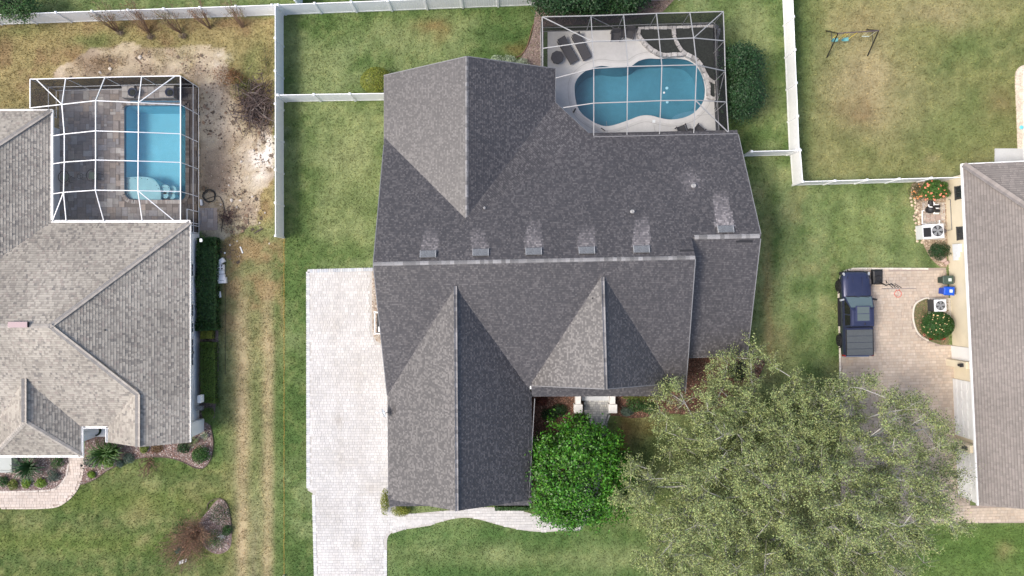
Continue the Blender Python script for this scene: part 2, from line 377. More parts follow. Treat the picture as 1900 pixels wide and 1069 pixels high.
    mix(sand * 1.08, .8 * gauss(qx, qy, 395, 200, 26, 60) * soft + .75 * gauss(qx, qy, 250, 112, 22, 12))
    mix(brown, .8 * gauss(qx, qy, 190, 118, 42, 14) + .55 * gauss(qx, qy, 262, 103, 20, 9) + .75 * gauss(qx, qy, 455, 195, 22, 40) + .4 * gauss(qx, qy, 430, 150, 20, 20))
    mix(lime, sstep(.42, .62, fbm(X, Y, .9, 41)) * (.95 * gauss(qx, qy, 490, 285, 22, 36) + .5 * gauss(qx, qy, 465, 300, 20, 30) + .35 * gauss(qx, qy, 400, 115, 20, 14)))
    # front lawns: mowing stripes, dead patch round the small dying tree
    st = .5 + .5 * np.sin((py + 10 * (n1 - .5) - .035 * px) / 13.0)
    fl = sstep(935, 985, py) * sstep(700, 730, px)
    mix(pale, fl * .34 * st); mix(green * np.array([.8, 1.02, 1.0]), fl * .5 * (1 - st))
    lf = (1 - sstep(425, 440, px)) * sstep(845, 880, py)
    mix(dry, lf * (.22 + .5 * (n1 - .4) + .3 * (n3 - .5))); mix(dry, lf * .5 * gauss(qx, qy, 265, 940, 25, 20)); mix(tan, lf * (.55 * gauss(qx, qy, 275, 1002, 14, 14) + .35 * gauss(qx, qy, 370, 915, 20, 20)))
    mix(green * np.array([1.2, 1.05, .6]), .35 * lf * st)
    mix(brown * np.array([1.3, .95, .75]), .8 * gauss(qx, qy, 1150, 825, 20, 55) + .45 * gauss(qx, qy, 1195, 790, 30, 25)); mix(deep * np.array([1.1, .9, .9]), .5 * gauss(qx, qy, 1230, 810, 45, 50))  # brown patches, then the trees' shade painted in as dark green
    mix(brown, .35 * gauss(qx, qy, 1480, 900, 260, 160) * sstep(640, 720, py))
    rr = sstep(1690, 1720, px) * sstep(965, 980, py); mix(np.array([.075, .135, .030]), .7 * rr); mix(dry, rr * .5 * gauss(qx, qy, 1870, 1015, 20, 14))
    n4 = fbm(X, Y, .22, 55, 2); return c * (0.66 + .58 * n3[..., None] + .32 * n4[..., None])

NOGRASS = [offset(p, .02) for p in (DECK_MAIN, DECK_LEFT, DRIVE_MAIN, WALK_GARAGE, WALK_ENTRY, DRIVE_RIGHT, BED_ISLAND_RIGHT, PATH_LEFT, BED_LEFT_A, BED_LEFT_B, BED_LEFT_SIDE, BED_ISLAND_LEFT, BED_ENTRY_W, BED_ENTRY_E, BED_EAST, BED_NORTH, BED_DRIVE_W, BED_RIGHT, HOUSE_MAIN, HOUSE_LEFT, HOUSE_RIGHT, SLAB_RIGHT, POOLDECK_RIGHT)]
PAD = PX((369, 386), (403, 386), (404, 427), (369, 428))
NOGRASS.append(PAD)

def grid_lawn():
    gx = np.concatenate([[-1500, -500, -200, -110], np.arange(-79, -38, .8), np.arange(-38, 38.01, .2), np.arange(39, 80, .8), [110, 200, 500, 1500]])
    gy = np.concatenate([[-1500, -500, -200, -110], np.arange(-60, -22.5, .8), np.arange(-22.4, 22.41, .2), np.arange(23.2, 61, .8), [110, 200, 500, 1500]])
    X, Y = np.meshgrid(gx, gy); nx, ny = len(gx), len(gy)
    C = ground_colour(np.clip(X, -110, 110), np.clip(Y, -110, 110))
    Z = np.where((abs(X) < 39) & (abs(Y) < 23), (fbm(X, Y, 1.1, 77) - .5) * .035, 0)
    for pl in NOGRASS: Z[inside(offset(pl, .3), X, Y)] = -0.012
    V = np.stack([X, Y, Z], -1).reshape(-1, 3).astype(np.float32)
    idx = np.arange(nx * ny).reshape(ny, nx)
    q = np.stack([idx[:-1, :-1], idx[:-1, 1:], idx[1:, 1:], idx[1:, :-1]], -1).reshape(-1, 4)
    bad = np.zeros(nx * ny, bool)
    for pool in (MAIN_POOL, LEFT_POOL): bad |= inside(offset(pool, .12), X, Y).ravel()
    q = q[~bad[q].any(1)]
    me = bpy.data.meshes.new('lawn'); me.vertices.add(len(V)); me.vertices.foreach_set('co', V.ravel())
    me.loops.add(q.size); me.loops.foreach_set('vertex_index', q.ravel().astype(np.int32)); me.polygons.add(len(q))
    me.polygons.foreach_set('loop_start', np.arange(0, q.size, 4, dtype=np.int32)); me.polygons.foreach_set('loop_total', np.full(len(q), 4, np.int32)); me.polygons.foreach_set('use_smooth', np.ones(len(q), bool))
    a = me.color_attributes.new('col', 'FLOAT_COLOR', 'POINT'); a.data.foreach_set('color', np.concatenate([C.reshape(-1, 3), np.ones((nx * ny, 1))], 1).astype(np.float32).ravel())
    me.materials.append(M('lawn_soil', (1, 1, 1), .95, noise=[(9, .16), (38, .26)], attr='col', bump=(30, .5), spec=.1)); me.update(); me.validate()
    tag(link('lawn', me), kind='structure')

def quads_mesh(name, V, mat, C=None, parent=None, tri=False):
    """V: (n,k,3) separate faces; C: (n,3)"""
    n, k = V.shape[:2]; me = bpy.data.meshes.new(name)
    org = worldloc(parent) if parent is not None else Vector((0, 0, 0))
    V = V - np.array(org)[None, None]
    me.vertices.add(n * k); me.vertices.foreach_set('co', V.astype(np.float32).ravel())
    me.loops.add(n * k); me.loops.foreach_set('vertex_index', np.arange(n * k, dtype=np.int32)); me.polygons.add(n)
    me.polygons.foreach_set('loop_start', np.arange(0, n * k, k, dtype=np.int32)); me.polygons.foreach_set('loop_total', np.full(n, k, np.int32))
    if C is not None:
        a = me.color_attributes.new('col', 'FLOAT_COLOR', 'POINT'); c = np.concatenate([np.repeat(C, k, 0), np.ones((n * k, 1))], 1)
        a.data.foreach_set('color', c.astype(np.float32).ravel())
    me.materials.append(mat); me.update()
    return link(name, me, parent)

def grass_blades():
    n = 420000
    X = NR.uniform(-35.6, 35.6, n); Y = NR.uniform(-20.2, 20.2, n); keep = np.ones(n, bool)
    for pl in NOGRASS: keep &= ~inside(pl, X, Y)
    C = ground_colour(X, Y)
    sandy = (C[:, 0] > .36) | ((C[:, 2] / C[:, 1]) > .72)
    keep &= ~(sandy & (NR.random(n) < .93))
    X, Y, C = X[keep], Y[keep], C[keep]; n = len(X)
    a = NR.uniform(0, 2 * np.pi, n); L = NR.uniform(.06, .15, n); w = NR.uniform(.013, .028, n); lean = NR.uniform(.4, 1.2, n)
    d = np.stack([np.cos(a), np.sin(a), np.zeros(n)], -1); s = np.stack([-np.sin(a), np.cos(a), np.zeros(n)], -1); b = np.stack([X, Y, np.full(n, .0)], -1)
    tip = b + d * (L * np.sin(lean))[:, None] + np.array([0, 0, 1]) * (L * np.cos(lean) + .02)[:, None]
    V = np.stack([b - s * w[:, None], b + s * w[:, None], tip], 1)
    C = C * NR.uniform(.6, 1.7, (n, 1)) * (.62 + .76 * fbm(X, Y, .13, 91, 2))[:, None] * np.array([1.06, 1.0, .9])
    o = quads_mesh('grass', V, M('grass_blade', (1, 1, 1), .7, attr='col', spec=.2, transl=.25), C)
    tag(o, 'short mown grass blades covering the lawns round the houses', 'grass', kind='stuff')
grid_lawn(); grass_blades()

# ------------------------------------------------------------------ pavers, beds
def paver_field(name, poly, size, cols, z, parent=None, gap=.012, ang=0.0, holes=(), stain=None, hgt=.03):
    """small rectangular pavers laid in running courses, each a slightly uneven block of its own"""
    ca, sa = math.cos(ang), math.sin(ang)
    xs = [(p[0] * ca + p[1] * sa) for p in poly]; ys = [(-p[0] * sa + p[1] * ca) for p in poly]
    mb = MB(); y = min(ys); R = random.Random(len(poly) + int(size * 1000)); row = 0
    cells = []
    while y < max(ys):
        x = min(xs) - R.random() * size
        while x < max(xs):
            w = size * R.choice((1, 1, 1.5, 1.5, .75)); cells.append((x + w / 2, y + size / 2, w)); x += w
        y += size
    A = np.array(cells); wx = A[:, 0] * ca - A[:, 1] * sa; wy = A[:, 0] * sa + A[:, 1] * ca
    ok = inside(poly, wx, wy)
    for h in holes: ok &= ~inside(h, wx, wy)
    Rm = Matrix.Rotation(ang, 3, 'Z')
    for (cx, cy, w), X, Y, k in zip(cells, wx, wy, ok):
        if not k: continue
        c = np.array(R.choice(cols)) * R.uniform(.92, 1.07) * (stain(X, Y) if stain else 1); zz = z + R.uniform(-.003, .004)
        hx, hy = w / 2 - gap / 2, size / 2 - gap / 2
        q = [Rm @ Vector((sx * hx, sy * hy, 0)) + Vector((X, Y, 0)) for sx, sy in ((-1, -1), (1, -1), (1, 1), (-1, 1))]
        mb.add([(v.x, v.y, zz) for v in q] + [(v.x, v.y, zz - hgt) for v in q], [(0, 1, 2, 3), (0, 4, 5, 1), (1, 5, 6, 2), (2, 6, 7, 3), (3, 7, 4, 0)], tuple(c))
    o = mb.build(name, M('paver_' + name, (1, 1, 1), .85, noise=[(.35, .09), (1.2, .05), (40, .05)], attr='col', spec=.25), parent)
    return tag(o, kind='stuff')
def border_pavers(poly_line, w, l, cols, z, parent, name='edge_pavers', closed=False):
    pts = list(poly_line) + ([poly_line[0]] if closed else []); mb = MB(); R = random.Random(5); acc = 0.0
    for a, b in zip(pts[:-1], pts[1:]):
        a, b = Vector((*a[:2], 0)), Vector((*b[:2], 0)); d = b - a; Ln = d.length
        if Ln < 1e-6: continue
        d /= Ln; ang = math.atan2(d.y, d.x); t = l / 2 - acc
        while t < Ln:
            p = a + d * t; c = tuple(np.array(R.choice(cols)) * R.uniform(.88, 1.1)); mb.box((p.x, p.y, z - .02), (l - .015, w, .04), ang, c); t += l
        acc = (Ln - (t - l / 2)) if t - l / 2 < Ln else 0.0
    o = mb.build(name, M('paver_edge', (1, 1, 1), .85, noise=[(30, .1)], attr='col'), parent); return tag(o, kind='stuff')
WHITE_P = [(.525, .51, .495), (.54, .525, .51), (.51, .497, .485), (.525, .51, .488), (.50, .488, .475)]
STAINS = [(*XY(640, 850), 1.0, .10), (*XY(655, 700), 1.4, .07), (*XY(612, 600), .9, .08), (*XY(690, 905), .5, .16), (*XY(660, 1010), .45, .14), (*XY(628, 780), .35, .16), (*XY(605, 950), .8, .07)]
def drive_stain(X, Y):
    k = 1.0
    for x, y, s, a in STAINS: k *= 1 - a * math.exp(-((X - x) ** 2 + (Y - y) ** 2) / s ** 2)
    px = 950 + X * 27
    for c_ in (628, 668): k *= 1 - .045 * math.exp(-((px - c_ - 4 * math.sin(Y * .4)) / 7) ** 2)
    return np.array([k, k * (.5 + .5 * k) ** .3, k * (.3 + .7 * k) ** .5])
PINK_P = [(.49, .405, .325), (.51, .425, .34), (.47, .39, .315), (.50, .405, .32), (.48, .405, .33), (.52, .44, .36)]
GREY_P = [(.50, .50, .48), (.58, .57, .54), (.44, .44, .43), (.55, .53, .50), (.38, .38, .38)]
m_joint = M('joint_sand', (.43, .41, .385), .95, noise=[(20, .15)])
m_jointp = M('joint_pink', (.34, .28, .24), .95, noise=[(20, .15)])
m_jointg = M('joint_grey', (.20, .20, .195), .95, noise=[(20, .15)])
dr = structure('driveway', MB().prism(DRIVE_MAIN, -.05, .02), m_joint)
paver_field('pavers', offset(DRIVE_MAIN, -.2), .185, WHITE_P, .04, dr, stain=drive_stain)
border_pavers(PX((572, 906), (571.5, 505)) , .24, .16, [(.55, .55, .55), (.49, .50, .51), (.58, .57, .57)], .045, dr)
border_pavers(PX((571, 503), (692, 500)), .24, .16, [(.48, .5, .52), (.42, .44, .47), (.54, .54, .54)], .045, dr)
border_pavers(PX((582, 918), (586, 1080)), .22, .16, [(.58, .58, .57), (.51, .51, .51)], .045, dr)
border_pavers(PX((715, 1020), (715, 1080)), .22, .16, [(.58, .58, .57), (.51, .51, .51)], .045, dr)
w1 = structure('garage_walkway', MB().prism(WALK_GARAGE, -.05, .016), m_joint)
paver_field('pavers', offset(WALK_GARAGE, -.06), .185, WHITE_P, .038, w1)
w2 = structure('entry_walkway', MB().prism(WALK_ENTRY, -.05, .014), m_jointg)
paver_field('pavers', offset(WALK_ENTRY, -.1), .165, GREY_P, .040, w2, gap=.018)
border_pavers(smooth_open(PX((1131, 770), (1126, 785), (1124.5, 810), (1122, 860)), 4), .09, .3, [(.6, .59, .56)], .06, w2)
d2 = structure('neighbour_driveway', MB().prism(DRIVE_RIGHT, -.05, .018), m_jointp)
paver_field('pavers', offset(DRIVE_RIGHT, -.12), .2, PINK_P, .040, d2, ang=math.radians(1.5), gap=.016)
border_pavers(smooth_open(PX((1722, 499), (1600, 498.5), (1578, 500), (1566, 505), (1558, 518), (1555.5, 545), (1558, 660), (1560, 800)), 3), .12, .3, [(.6, .55, .48), (.66, .6, .52)], .06, d2)
w3 = structure('front_path', MB().prism(PATH_LEFT, -.05, .017), m_jointp)
paver_field('pavers', offset(PATH_LEFT, -.09), .2, [(.50, .43, .375), (.53, .455, .40), (.475, .405, .355), (.515, .45, .40)], .038, w3)
border_pavers(smooth_open(PX((156, 840), (154, 875), (143, 908), (120, 932), (90, 942), (0, 943)), 5), .11, .2, [(.55, .48, .42)], .044, w3)
border_pavers(smooth_open(PX((0, 912.5), (85, 910.5), (108, 902.5), (122, 885), (127, 862)), 5), .11, .2, [(.56, .5, .45)], .046, w3)

MULCH = M('mulch_soil', (.10, .058, .040), .95, noise=[(4, .25), (30, .4)], bump=(40, .8))
MULCH_G = M('mulch_grey_soil', (.20, .15, .135), .95, noise=[(4, .25), (30, .4)], bump=(40, .8))
M_CHIP = M('mulch_chip', (1, 1, 1), .9, attr='col')
def bed(name, poly, mat, cols, dens, size=(.03, .1), z=.022):
    o = structure(name, MB().flat(poly, z), mat)
    x0, x1 = min(p[0] for p in poly), max(p[0] for p in poly); y0, y1 = min(p[1] for p in poly), max(p[1] for p in poly)
    n = int((x1 - x0) * (y1 - y0) * dens); X = NR.uniform(x0, x1, n); Y = NR.uniform(y0, y1, n); k = inside(offset(poly, -.05), X, Y); X, Y = X[k], Y[k]; n = len(X)
    a = NR.uniform(0, 6.28, n); L = NR.uniform(*size, n); w = L * NR.uniform(.25, .6, n)
    d = np.stack([np.cos(a), np.sin(a), NR.uniform(-.35, .35, n)], -1) * L[:, None] / 2; s = np.stack([-np.sin(a), np.cos(a), NR.uniform(-.35, .35, n)], -1) * w[:, None] / 2
    b = np.stack([X, Y, NR.uniform(z + .015, z + .05, n)], -1)
    C = np.array(cols)[NR.integers(0, len(cols), n)] * NR.uniform(.7, 1.3, (n, 1))
    tag(quads_mesh('mulch_chips', np.stack([b - d - s, b + d - s, b + d + s, b - d + s], 1), M_CHIP, C, o), kind='stuff'); return o
RED = [(.20, .085, .055), (.14, .07, .05), (.26, .13, .09), (.10, .06, .045), (.30, .19, .14)]
GRY = [(.34, .26, .235), (.26, .19, .17), (.44, .37, .34), (.20, .11, .09), (.16, .11, .10), (.52, .46, .43)]
EARTH = [(.16, .13, .09), (.23, .19, .14), (.11, .08, .06), (.3, .26, .21)]
bed('mulch_bed', BED_LEFT_A, MULCH_G, GRY, 330); bed('mulch_bed', BED_LEFT_B, MULCH_G, GRY + RED[:2], 330)
bed('mulch_bed', BED_LEFT_SIDE, MULCH_G, EARTH, 220); bed('mulch_bed', BED_ISLAND_LEFT, MULCH_G, GRY, 330)
bed('mulch_bed', BED_ENTRY_W, MULCH, RED, 330); bed('mulch_bed', BED_ENTRY_E, MULCH, RED, 330); bed('mulch_bed', BED_EAST, MULCH, RED, 330)
bed('mulch_bed', BED_NORTH, MULCH_G, EARTH + GRY[:2], 200); bed('mulch_bed', BED_RIGHT, M('bed_tan', (.30, .23, .16), .95, noise=[(6, .3)]), [(.5, .42, .32), (.36, .28, .2), (.6, .52, .42), (.24, .15, .11)], 300)
bed('mulch_bed', BED_ISLAND_RIGHT, M('bed_weedy', (.13, .125, .06), .95, noise=[(5, .3), (25, .3)]), [(.22, .14, .09), (.15, .16, .06), (.3, .2, .13)], 200)
bed('gravel_strip', BED_DRIVE_W, M('bed_pale', (.38, .33, .27), .95, noise=[(6, .3)]), [(.55, .5, .44), (.4, .33, .27), (.3, .2, .15)], 300)
def edging(name, label, line, r, mat, z=.05):
    o = MB().tube([(x, y, z) for x, y in line], r, 6).build(name, mat); return tag(o, label, 'edging')
m_edge = M('edging_dark', (.10, .075, .06), .8)
edging('bed_edging', 'thin dark edging round the mulch bed beside the left front path', smooth_open(PX((150, 899), (175, 890), (205, 870), (250, 852), (300, 848), (335, 855), (360, 867), (378, 868), (392, 850), (396, 820), (391, 790)), 4), .03, m_edge)
edging('bed_edging', 'thin black edging round the island bed with the dead shrub', smooth_closed(PX((385, 945), (403, 925), (420, 932), (428, 960), (430, 1000), (424, 1022)), 4)[:-8], .03, m_edge)
edging('bed_edging', 'curved brown edging of the bare bed by the lanai cage corner', smooth_open(PX((958, 107), (968, 101), (978, 86), (985, 62), (990, 45)), 4), .035, M('edging_brown', (.16, .09, .06), .8))
edging('bed_edging', 'pale kerb edging round the weedy half-moon bed by the bins', smooth_open(PX((1722, 553), (1712, 555), (1697, 566), (1694, 592), (1703, 618), (1722, 632)), 4), .06, M('edging_pale', (.6, .56, .48), .8), .04)

def debris(name, label, n, cols, size, seed, poly, flt=None):
    rg = np.random.default_rng(seed); x0, x1 = min(p[0] for p in poly), max(p[0] for p in poly); y0, y1 = min(p[1] for p in poly), max(p[1] for p in poly)
    X = rg.uniform(x0, x1, n); Y = rg.uniform(y0, y1, n); k = inside(poly, X + (fbm(X, Y, 1.5, 8) - .5) * 1.2, Y) & (fbm(X, Y, 1.2, seed) > .44)
    for q in (PAD, DECK_LEFT): k &= ~inside(offset(q, .1), X, Y)
    X, Y = X[k], Y[k]; n = len(X); a = rg.uniform(0, 6.28, n); L = rg.uniform(*size, n) * (1 + 2 * (rg.random(n) > .96)); w = L * rg.uniform(.25, .9, n)
    d = np.stack([np.cos(a), np.sin(a), rg.uniform(-.3, .3, n)], -1) * L[:, None] / 2; s_ = np.stack([-np.sin(a), np.cos(a), rg.uniform(-.3, .3, n)], -1) * w[:, None] / 2; b = np.stack([X, Y, rg.uniform(.012, .05, n)], -1)
    C = np.array(cols)[rg.integers(0, len(cols), n)] * rg.uniform(.7, 1.3, (n, 1)); tag(quads_mesh(name, np.stack([b - d - s_, b + d * rg.uniform(.5, 1.1, (n, 1)) - s_, b + d + s_, b - d * rg.uniform(.5, 1.1, (n, 1)) + s_], 1), M_CHIP, C), label, 'debris', kind='stuff')
SANDY = PX((120, 150), (180, 110), (235, 92), (300, 98), (405, 98), (440, 160), (508, 235), (508, 330), (490, 380), (480, 440), (440, 500), (372, 440), (366, 160), (330, 141), (130, 146))
debris('stone_debris', 'pale stone crumbs and builder debris scattered over the bare sand', 5000, [(.45, .385, .31), (.41, .345, .27), (.50, .44, .37), (.34, .28, .22)], (.02, .055), 201, SANDY)
debris('twig_debris', 'dark twig and leaf litter scattered over the bare sand', 8000, [(.12, .09, .065), (.18, .13, .095), (.09, .07, .055), (.22, .15, .10)], (.03, .12), 202, SANDY)
# ------------------------------------------------------------------ roofs: planes z = a + b x + c y, faces cut where planes meet
def plane_eave(p, q, z0, pitch, ins):
    d = (Vector(q) - Vector(p)).normalized(); n = Vector((-d.y, d.x))
    if n.dot(Vector(ins) - Vector(p)) < 0: n = -n
    return (z0 - pitch * n.dot(Vector(p)), pitch * n.x, pitch * n.y)
def line(p, q, ins): return plane_eave(p, q, 0.0, 1.0, ins)
def plane3(a, b, c):
    n = (Vector(b) - Vector(a)).cross(Vector(c) - Vector(a)); return (Vector(a).dot(n) / n.z, -n.x / n.z, -n.y / n.z)
def sub(A, B): return tuple(a - b for a, b in zip(A, B))
def ev(p, x, y): return p[0] + p[1] * x + p[2] * y
def above(pl, z): return (pl[0] - z, pl[1], pl[2])
def clip2(poly, f):
    out = []; n = len(poly)
    for i in range(n):
        a, b = poly[i - 1], poly[i]; fa, fb = ev(f, *a), ev(f, *b)
        if (fa >= 0) != (fb >= 0):
            t = fa / (fa - fb); out.append((a[0] + (b[0] - a[0]) * t, a[1] + (b[1] - a[1]) * t))
        if fb >= 0: out.append(b)
    return out
def region(cons, box=70):
    poly = [(-box, -box), (box, -box), (box, box), (-box, box)]
    for f in cons:
        poly = clip2(poly, f)
        if len(poly) < 3: return []
    out = [p for i, p in enumerate(poly) if (Vector(p) - Vector(poly[i - 1])).length > 1e-4]
    return out
def shingles(mb, pl, poly, e, tabw, palette, R, lift=.018, stain=None, shade_band=.62):
    """courses of tabs, every course lapping the one below, some tabs thicker"""
    n = Vector((-pl[1], -pl[2], 1)).normalized(); U = Vector((0, 0, 1)).cross(n)
    if U.length < 1e-6: U = Vector((1, 0, 0))
    U.normalize(); V = n.cross(U)
    O = Vector((poly[0][0], poly[0][1], ev(pl, *poly[0])))
    uv = []
    for x, y in poly:
        d = Vector((x, y, ev(pl, x, y))) - O; uv.append((d.dot(U), d.dot(V)))
    if area2(uv) < 0: uv = uv[::-1]
    edges = []
    for i in range(len(uv)):
        (x0, y0), (x1, y1) = uv[i - 1], uv[i]; L = math.hypot(x1 - x0, y1 - y0)
        if L < 1e-6: continue
        nx, ny = -(y1 - y0) / L, (x1 - x0) / L; edges.append((-(nx * x0 + ny * y0), nx, ny))
    v0 = min(p[1] for p in uv); v1 = max(p[1] for p in uv); v = v0; row = 0
    while v < v1:
        strip = clip2(clip2(uv, (-v + 1e-5, 0, 1)), (v + e - 1e-5, 0, -1))
        if len(strip) >= 3:
            ua, ub = min(p[0] for p in strip), max(p[0] for p in strip)
            u = ua - R.random() * tabw[1]
            while u < ub:
                w = R.uniform(*tabw); rect = [(u, v), (u + w, v), (u + w, v + e), (u, v + e)]
                q = rect
                if not all(ev(f, *p) >= 0 for f in edges for p in rect):
                    for f in edges:
                        q = clip2(q, f)
                        if len(q) < 3: break
                if len(q) >= 3:
                    col, raised = palette(R); hb = lift + (.011 if raised else 0)
                    ctr = O + U * (u + w / 2) + V * (v + e / 2)
                    if stain: col = tuple(np.array(col) * stain(ctr.x, ctr.y, R))
                    top = [O + U * a + V * b + n * (.003 + hb * (1 - (b - v) / e)) for a, b in q]; k = len(q)
                    vs = top[:]; fs = [tuple(range(k))]
                    low = [i for i in range(k) if abs(q[i][1] - v) < 1e-4]
                    if len(low) == 2:
                        i, j = sorted(low, key=lambda t: q[t][0]); vs += [top[i] - n * hb, top[j] - n * hb]; fs.append((i, k, k + 1, j))
                    if len(q) == 4 and q is rect:          # painted shade of the lap above: a dark band along the head of every tab
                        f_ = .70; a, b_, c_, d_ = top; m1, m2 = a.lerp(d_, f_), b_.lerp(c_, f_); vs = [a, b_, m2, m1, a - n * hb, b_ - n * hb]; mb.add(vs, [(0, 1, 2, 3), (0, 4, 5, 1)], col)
                        mb.add([m1, m2, c_, d_], [(0, 1, 2, 3)], tuple(x * shade_band for x in col))
                    else: mb.add(vs, fs, col)
                u += w
        v += e; row += 1
def ridge_caps(roof, p, q, nl, nr, mat, w=.16, ln=.3, step=.2, name='ridge_cap'):
    """lapped cap pieces along p->q; nl / nr are the planes on the left and right"""
    p, q = Vector(p), Vector(q); d = (q - p); L = d.length; d.normalize()
    side = d.cross(Vector((0, 0, 1))).normalized()
    def drop(pl, s): h = side * s * w; return h + Vector((0, 0, (pl[1] * h.x + pl[2] * h.y)))
    r, l = drop(nr, 1), drop(nl, -1); up = Vector((0, 0, 1)); a = d * ln
    mb = MB(); lift0, lift1 = up * .028, up * .045
    vs = [l + lift0, lift0, r + lift0, l + a + lift1, a + lift1, r + a + lift1]
    vs += [v - up * .035 for v in vs]
    mb.add(vs, [(0, 1, 4, 3), (1, 2, 5, 4), (3, 4, 10, 9), (4, 5, 11, 10), (0, 3, 9, 6), (5, 2, 8, 11)])
    me = mb.mesh(name, mat); me.update(); org = worldloc(roof); n = max(1, int(L / step))
    # faces outward either way
    for i in range(n):
        o = link(name, me, roof); o.location = p + d * (i * L / n) - org
def edge_strip(roof, pts, w, h, mat, name='fascia', dz=-.09):
    mb = MB()
    for a, b in zip(pts[:-1], pts[1:]):
        a, b = Vector(a), Vector(b); mb.bar(a + Vector((0, 0, dz)), b + Vector((0, 0, dz)), w, h)
    return mb.build(name, mat, roof)
def make_roof(house, faces, deck_mat, sh_mat, e, tabw, palette, seed, stain=None, t=.15, shade_band=.62, lift=.018):
    R = random.Random(seed); dk = MB(); sh = MB()
    for pl, poly in faces:
        if len(poly) < 3: continue
        if area2(poly) < 0: poly = poly[::-1]
        dk.slab([(x, y, ev(pl, x, y)) for x, y in poly], t); shingles(sh, pl, poly, e, tabw, palette, R, stain=stain, shade_band=shade_band, lift=lift)
    roof = dk.build('roof', deck_mat, house)
    tag(sh.build('shingles', sh_mat, roof), kind='stuff'); return roof
def wall_poly(mb, pts, t=.15):          # a vertical wall from 3-d outline points (planar), thickness t
    n = (Vector(pts[1]) - Vector(pts[0])).cross(Vector(pts[2]) - Vector(pts[0])).normalized() * t; k = len(pts)
    vs = [Vector(p) for p in pts] + [Vector(p) + n for p in pts]
    mb.add(vs, [tuple(range(k - 1, -1, -1)), tuple(range(k, 2 * k))] + [(i, (i + 1) % k, k + (i + 1) % k, k + i) for i in range(k)])

# ================= the dark roofed house
mh = thing('house', 'large house with dark charcoal shingle roof of crossing gables and white driveway', 'house', (2.5, 1.0, 0))
r0, r1 = P(694, 490, 7.6), P(1290, 478, 7.6)
rd = Vector((r1.x - r0.x, r1.y - r0.y)).normalized(); rn = Vector((-rd.y, rd.x))
N_ = plane_eave(r0.xy, r1.xy, 7.6, .55, (0, -50)); S_ = plane_eave(r0.xy, r1.xy, 7.6, .55, (0, 50))
# (both rise towards the ridge: N_ grows to the south, S_ grows to the north)
Wl = line((-8.27, 9.3), (-8.10, -7.1), (0, 0)); El = line(P(1290, 478, 7.6).xy, (11.30, -6.9), (0, 0))
wl_ = line((11.0, 3.05), (14.9, 3.12), (0, 20)); Ewl = line((14.62, 9.99), (15.27, -4.4), (0, 0))
WS = plane_eave((11.65, -4.52), (15.32, -4.40), 3.0, .507, (12, 3))
NGw = plane_eave((-8.29, 13.8), (-8.29, 9.0), 3.0, .57, (0, 10)); NGe = plane_eave((2.80, 14.2), (2.80, 9.0), 3.0, .57, (-5, 10))
DG = plane_eave((2.80, 12.05), (5.25, 9.78), 3.0, .336, (-2, 4))
nv1 = line((-8.29, 13.8), (-2.757, 14.1), (0, 0)); nv2 = line((-2.757, 14.1), (2.8, 14.25), (0, 0))
FGw = plane3((-3.40, .146, 6.8), (-3.30, -13.39, 6.8), (-8.05, -10., 3.0)); FGe = plane3((-3.40, .146, 6.8), (-3.30, -13.39, 6.8), (1.28, -10.4, 3.0))
fv1 = line((-8.0, -13.70), (-3.30, -13.39), (0, 0)); fv2 = line((-3.30, -13.39), (1.05, -13.72), (0, 0))
EGw = plane3((5.404, .724, 7.1), (5.597, -6.03, 7.1), (1.217, -6.31, 3.3)); EGe = plane3((5.404, .724, 7.1), (5.597, -6.03, 7.1), (10.22, -6.17, 3.3))
gv1 = line((1.217, -6.31), (5.597, -6.03), (5, 0)); gv2 = line((5.597, -6.03), (10.22, -6.17), (5, 0))
SEa = above(S_, 3.0); NEa = above(N_, 3.0)
faces = [
    (N_, region([sub(S_, N_), sub(N_, NGw), sub(NGe, NGw), Wl, NEa])),
    (N_, region([sub(S_, N_), sub(N_, NGe), sub(N_, DG), sub(NGw, NGe), El, NEa])),
    (N_, region([tuple(-v for v in El), wl_, Ewl, NEa])),
    (S_, region([sub(N_, S_), sub(S_, FGw), sub(FGe, FGw), Wl, SEa])),
    (S_, region([sub(N_, S_), sub(S_, FGe), sub(FGw, FGe), sub(EGe, EGw), sub(S_, EGw), SEa])),
    (S_, region([sub(N_, S_), sub(EGw, EGe), sub(S_, EGe), El, above(S_, 2.93)])),
    (WS, region([tuple(-v for v in El), tuple(-v for v in wl_), Ewl, above(WS, 3.0)])),
    (NGw, region([sub(NGw, N_), sub(NGe, NGw), above(NGw, 3.0), nv1])),
    (NGe, region([sub(NGe, N_), sub(NGe, DG), sub(NGw, NGe), above(NGe, 3.0), nv2])),
    (DG, region([sub(DG, N_), sub(DG, NGe), above(DG, 3.0)])),
    (FGw, region([sub(FGw, S_), sub(FGe, FGw), above(FGw, 3.0), fv1])),
    (FGe, region([sub(FGe, S_), sub(FGw, FGe), above(FGe, 3.0), fv2])),
    (EGw, region([sub(EGw, S_), sub(EGe, EGw), above(EGw, 3.3), gv1])),
    (EGe, region([sub(EGe, S_), sub(EGw, EGe), above(EGe, 3.3), gv2])),
]
PENT = plane_eave((1.35, -7.05), (10.15, -7.02), 2.88, .62, (5, 0))
faces.append((PENT, [(1.30, -7.05), (10.15, -7.02), (10.15, -6.12), (1.22, -6.16)]))
PENTG = plane_eave((-8.0, -14.22), (1.3, -14.16), 2.75, .62, (0, 0))
faces.append((PENTG, [(-8.0, -14.22), (1.3, -14.16), (1.3, -13.45), (-8.0, -13.45)]))
VENTS = [(795, 473), (892, 470), (990, 468), (1088, 466), (1189, 464), (1344, 427)]
vent_xy = [XY(x, y, 7.2 if i < 5 else 6.5) for i, (x, y) in enumerate(VENTS)]
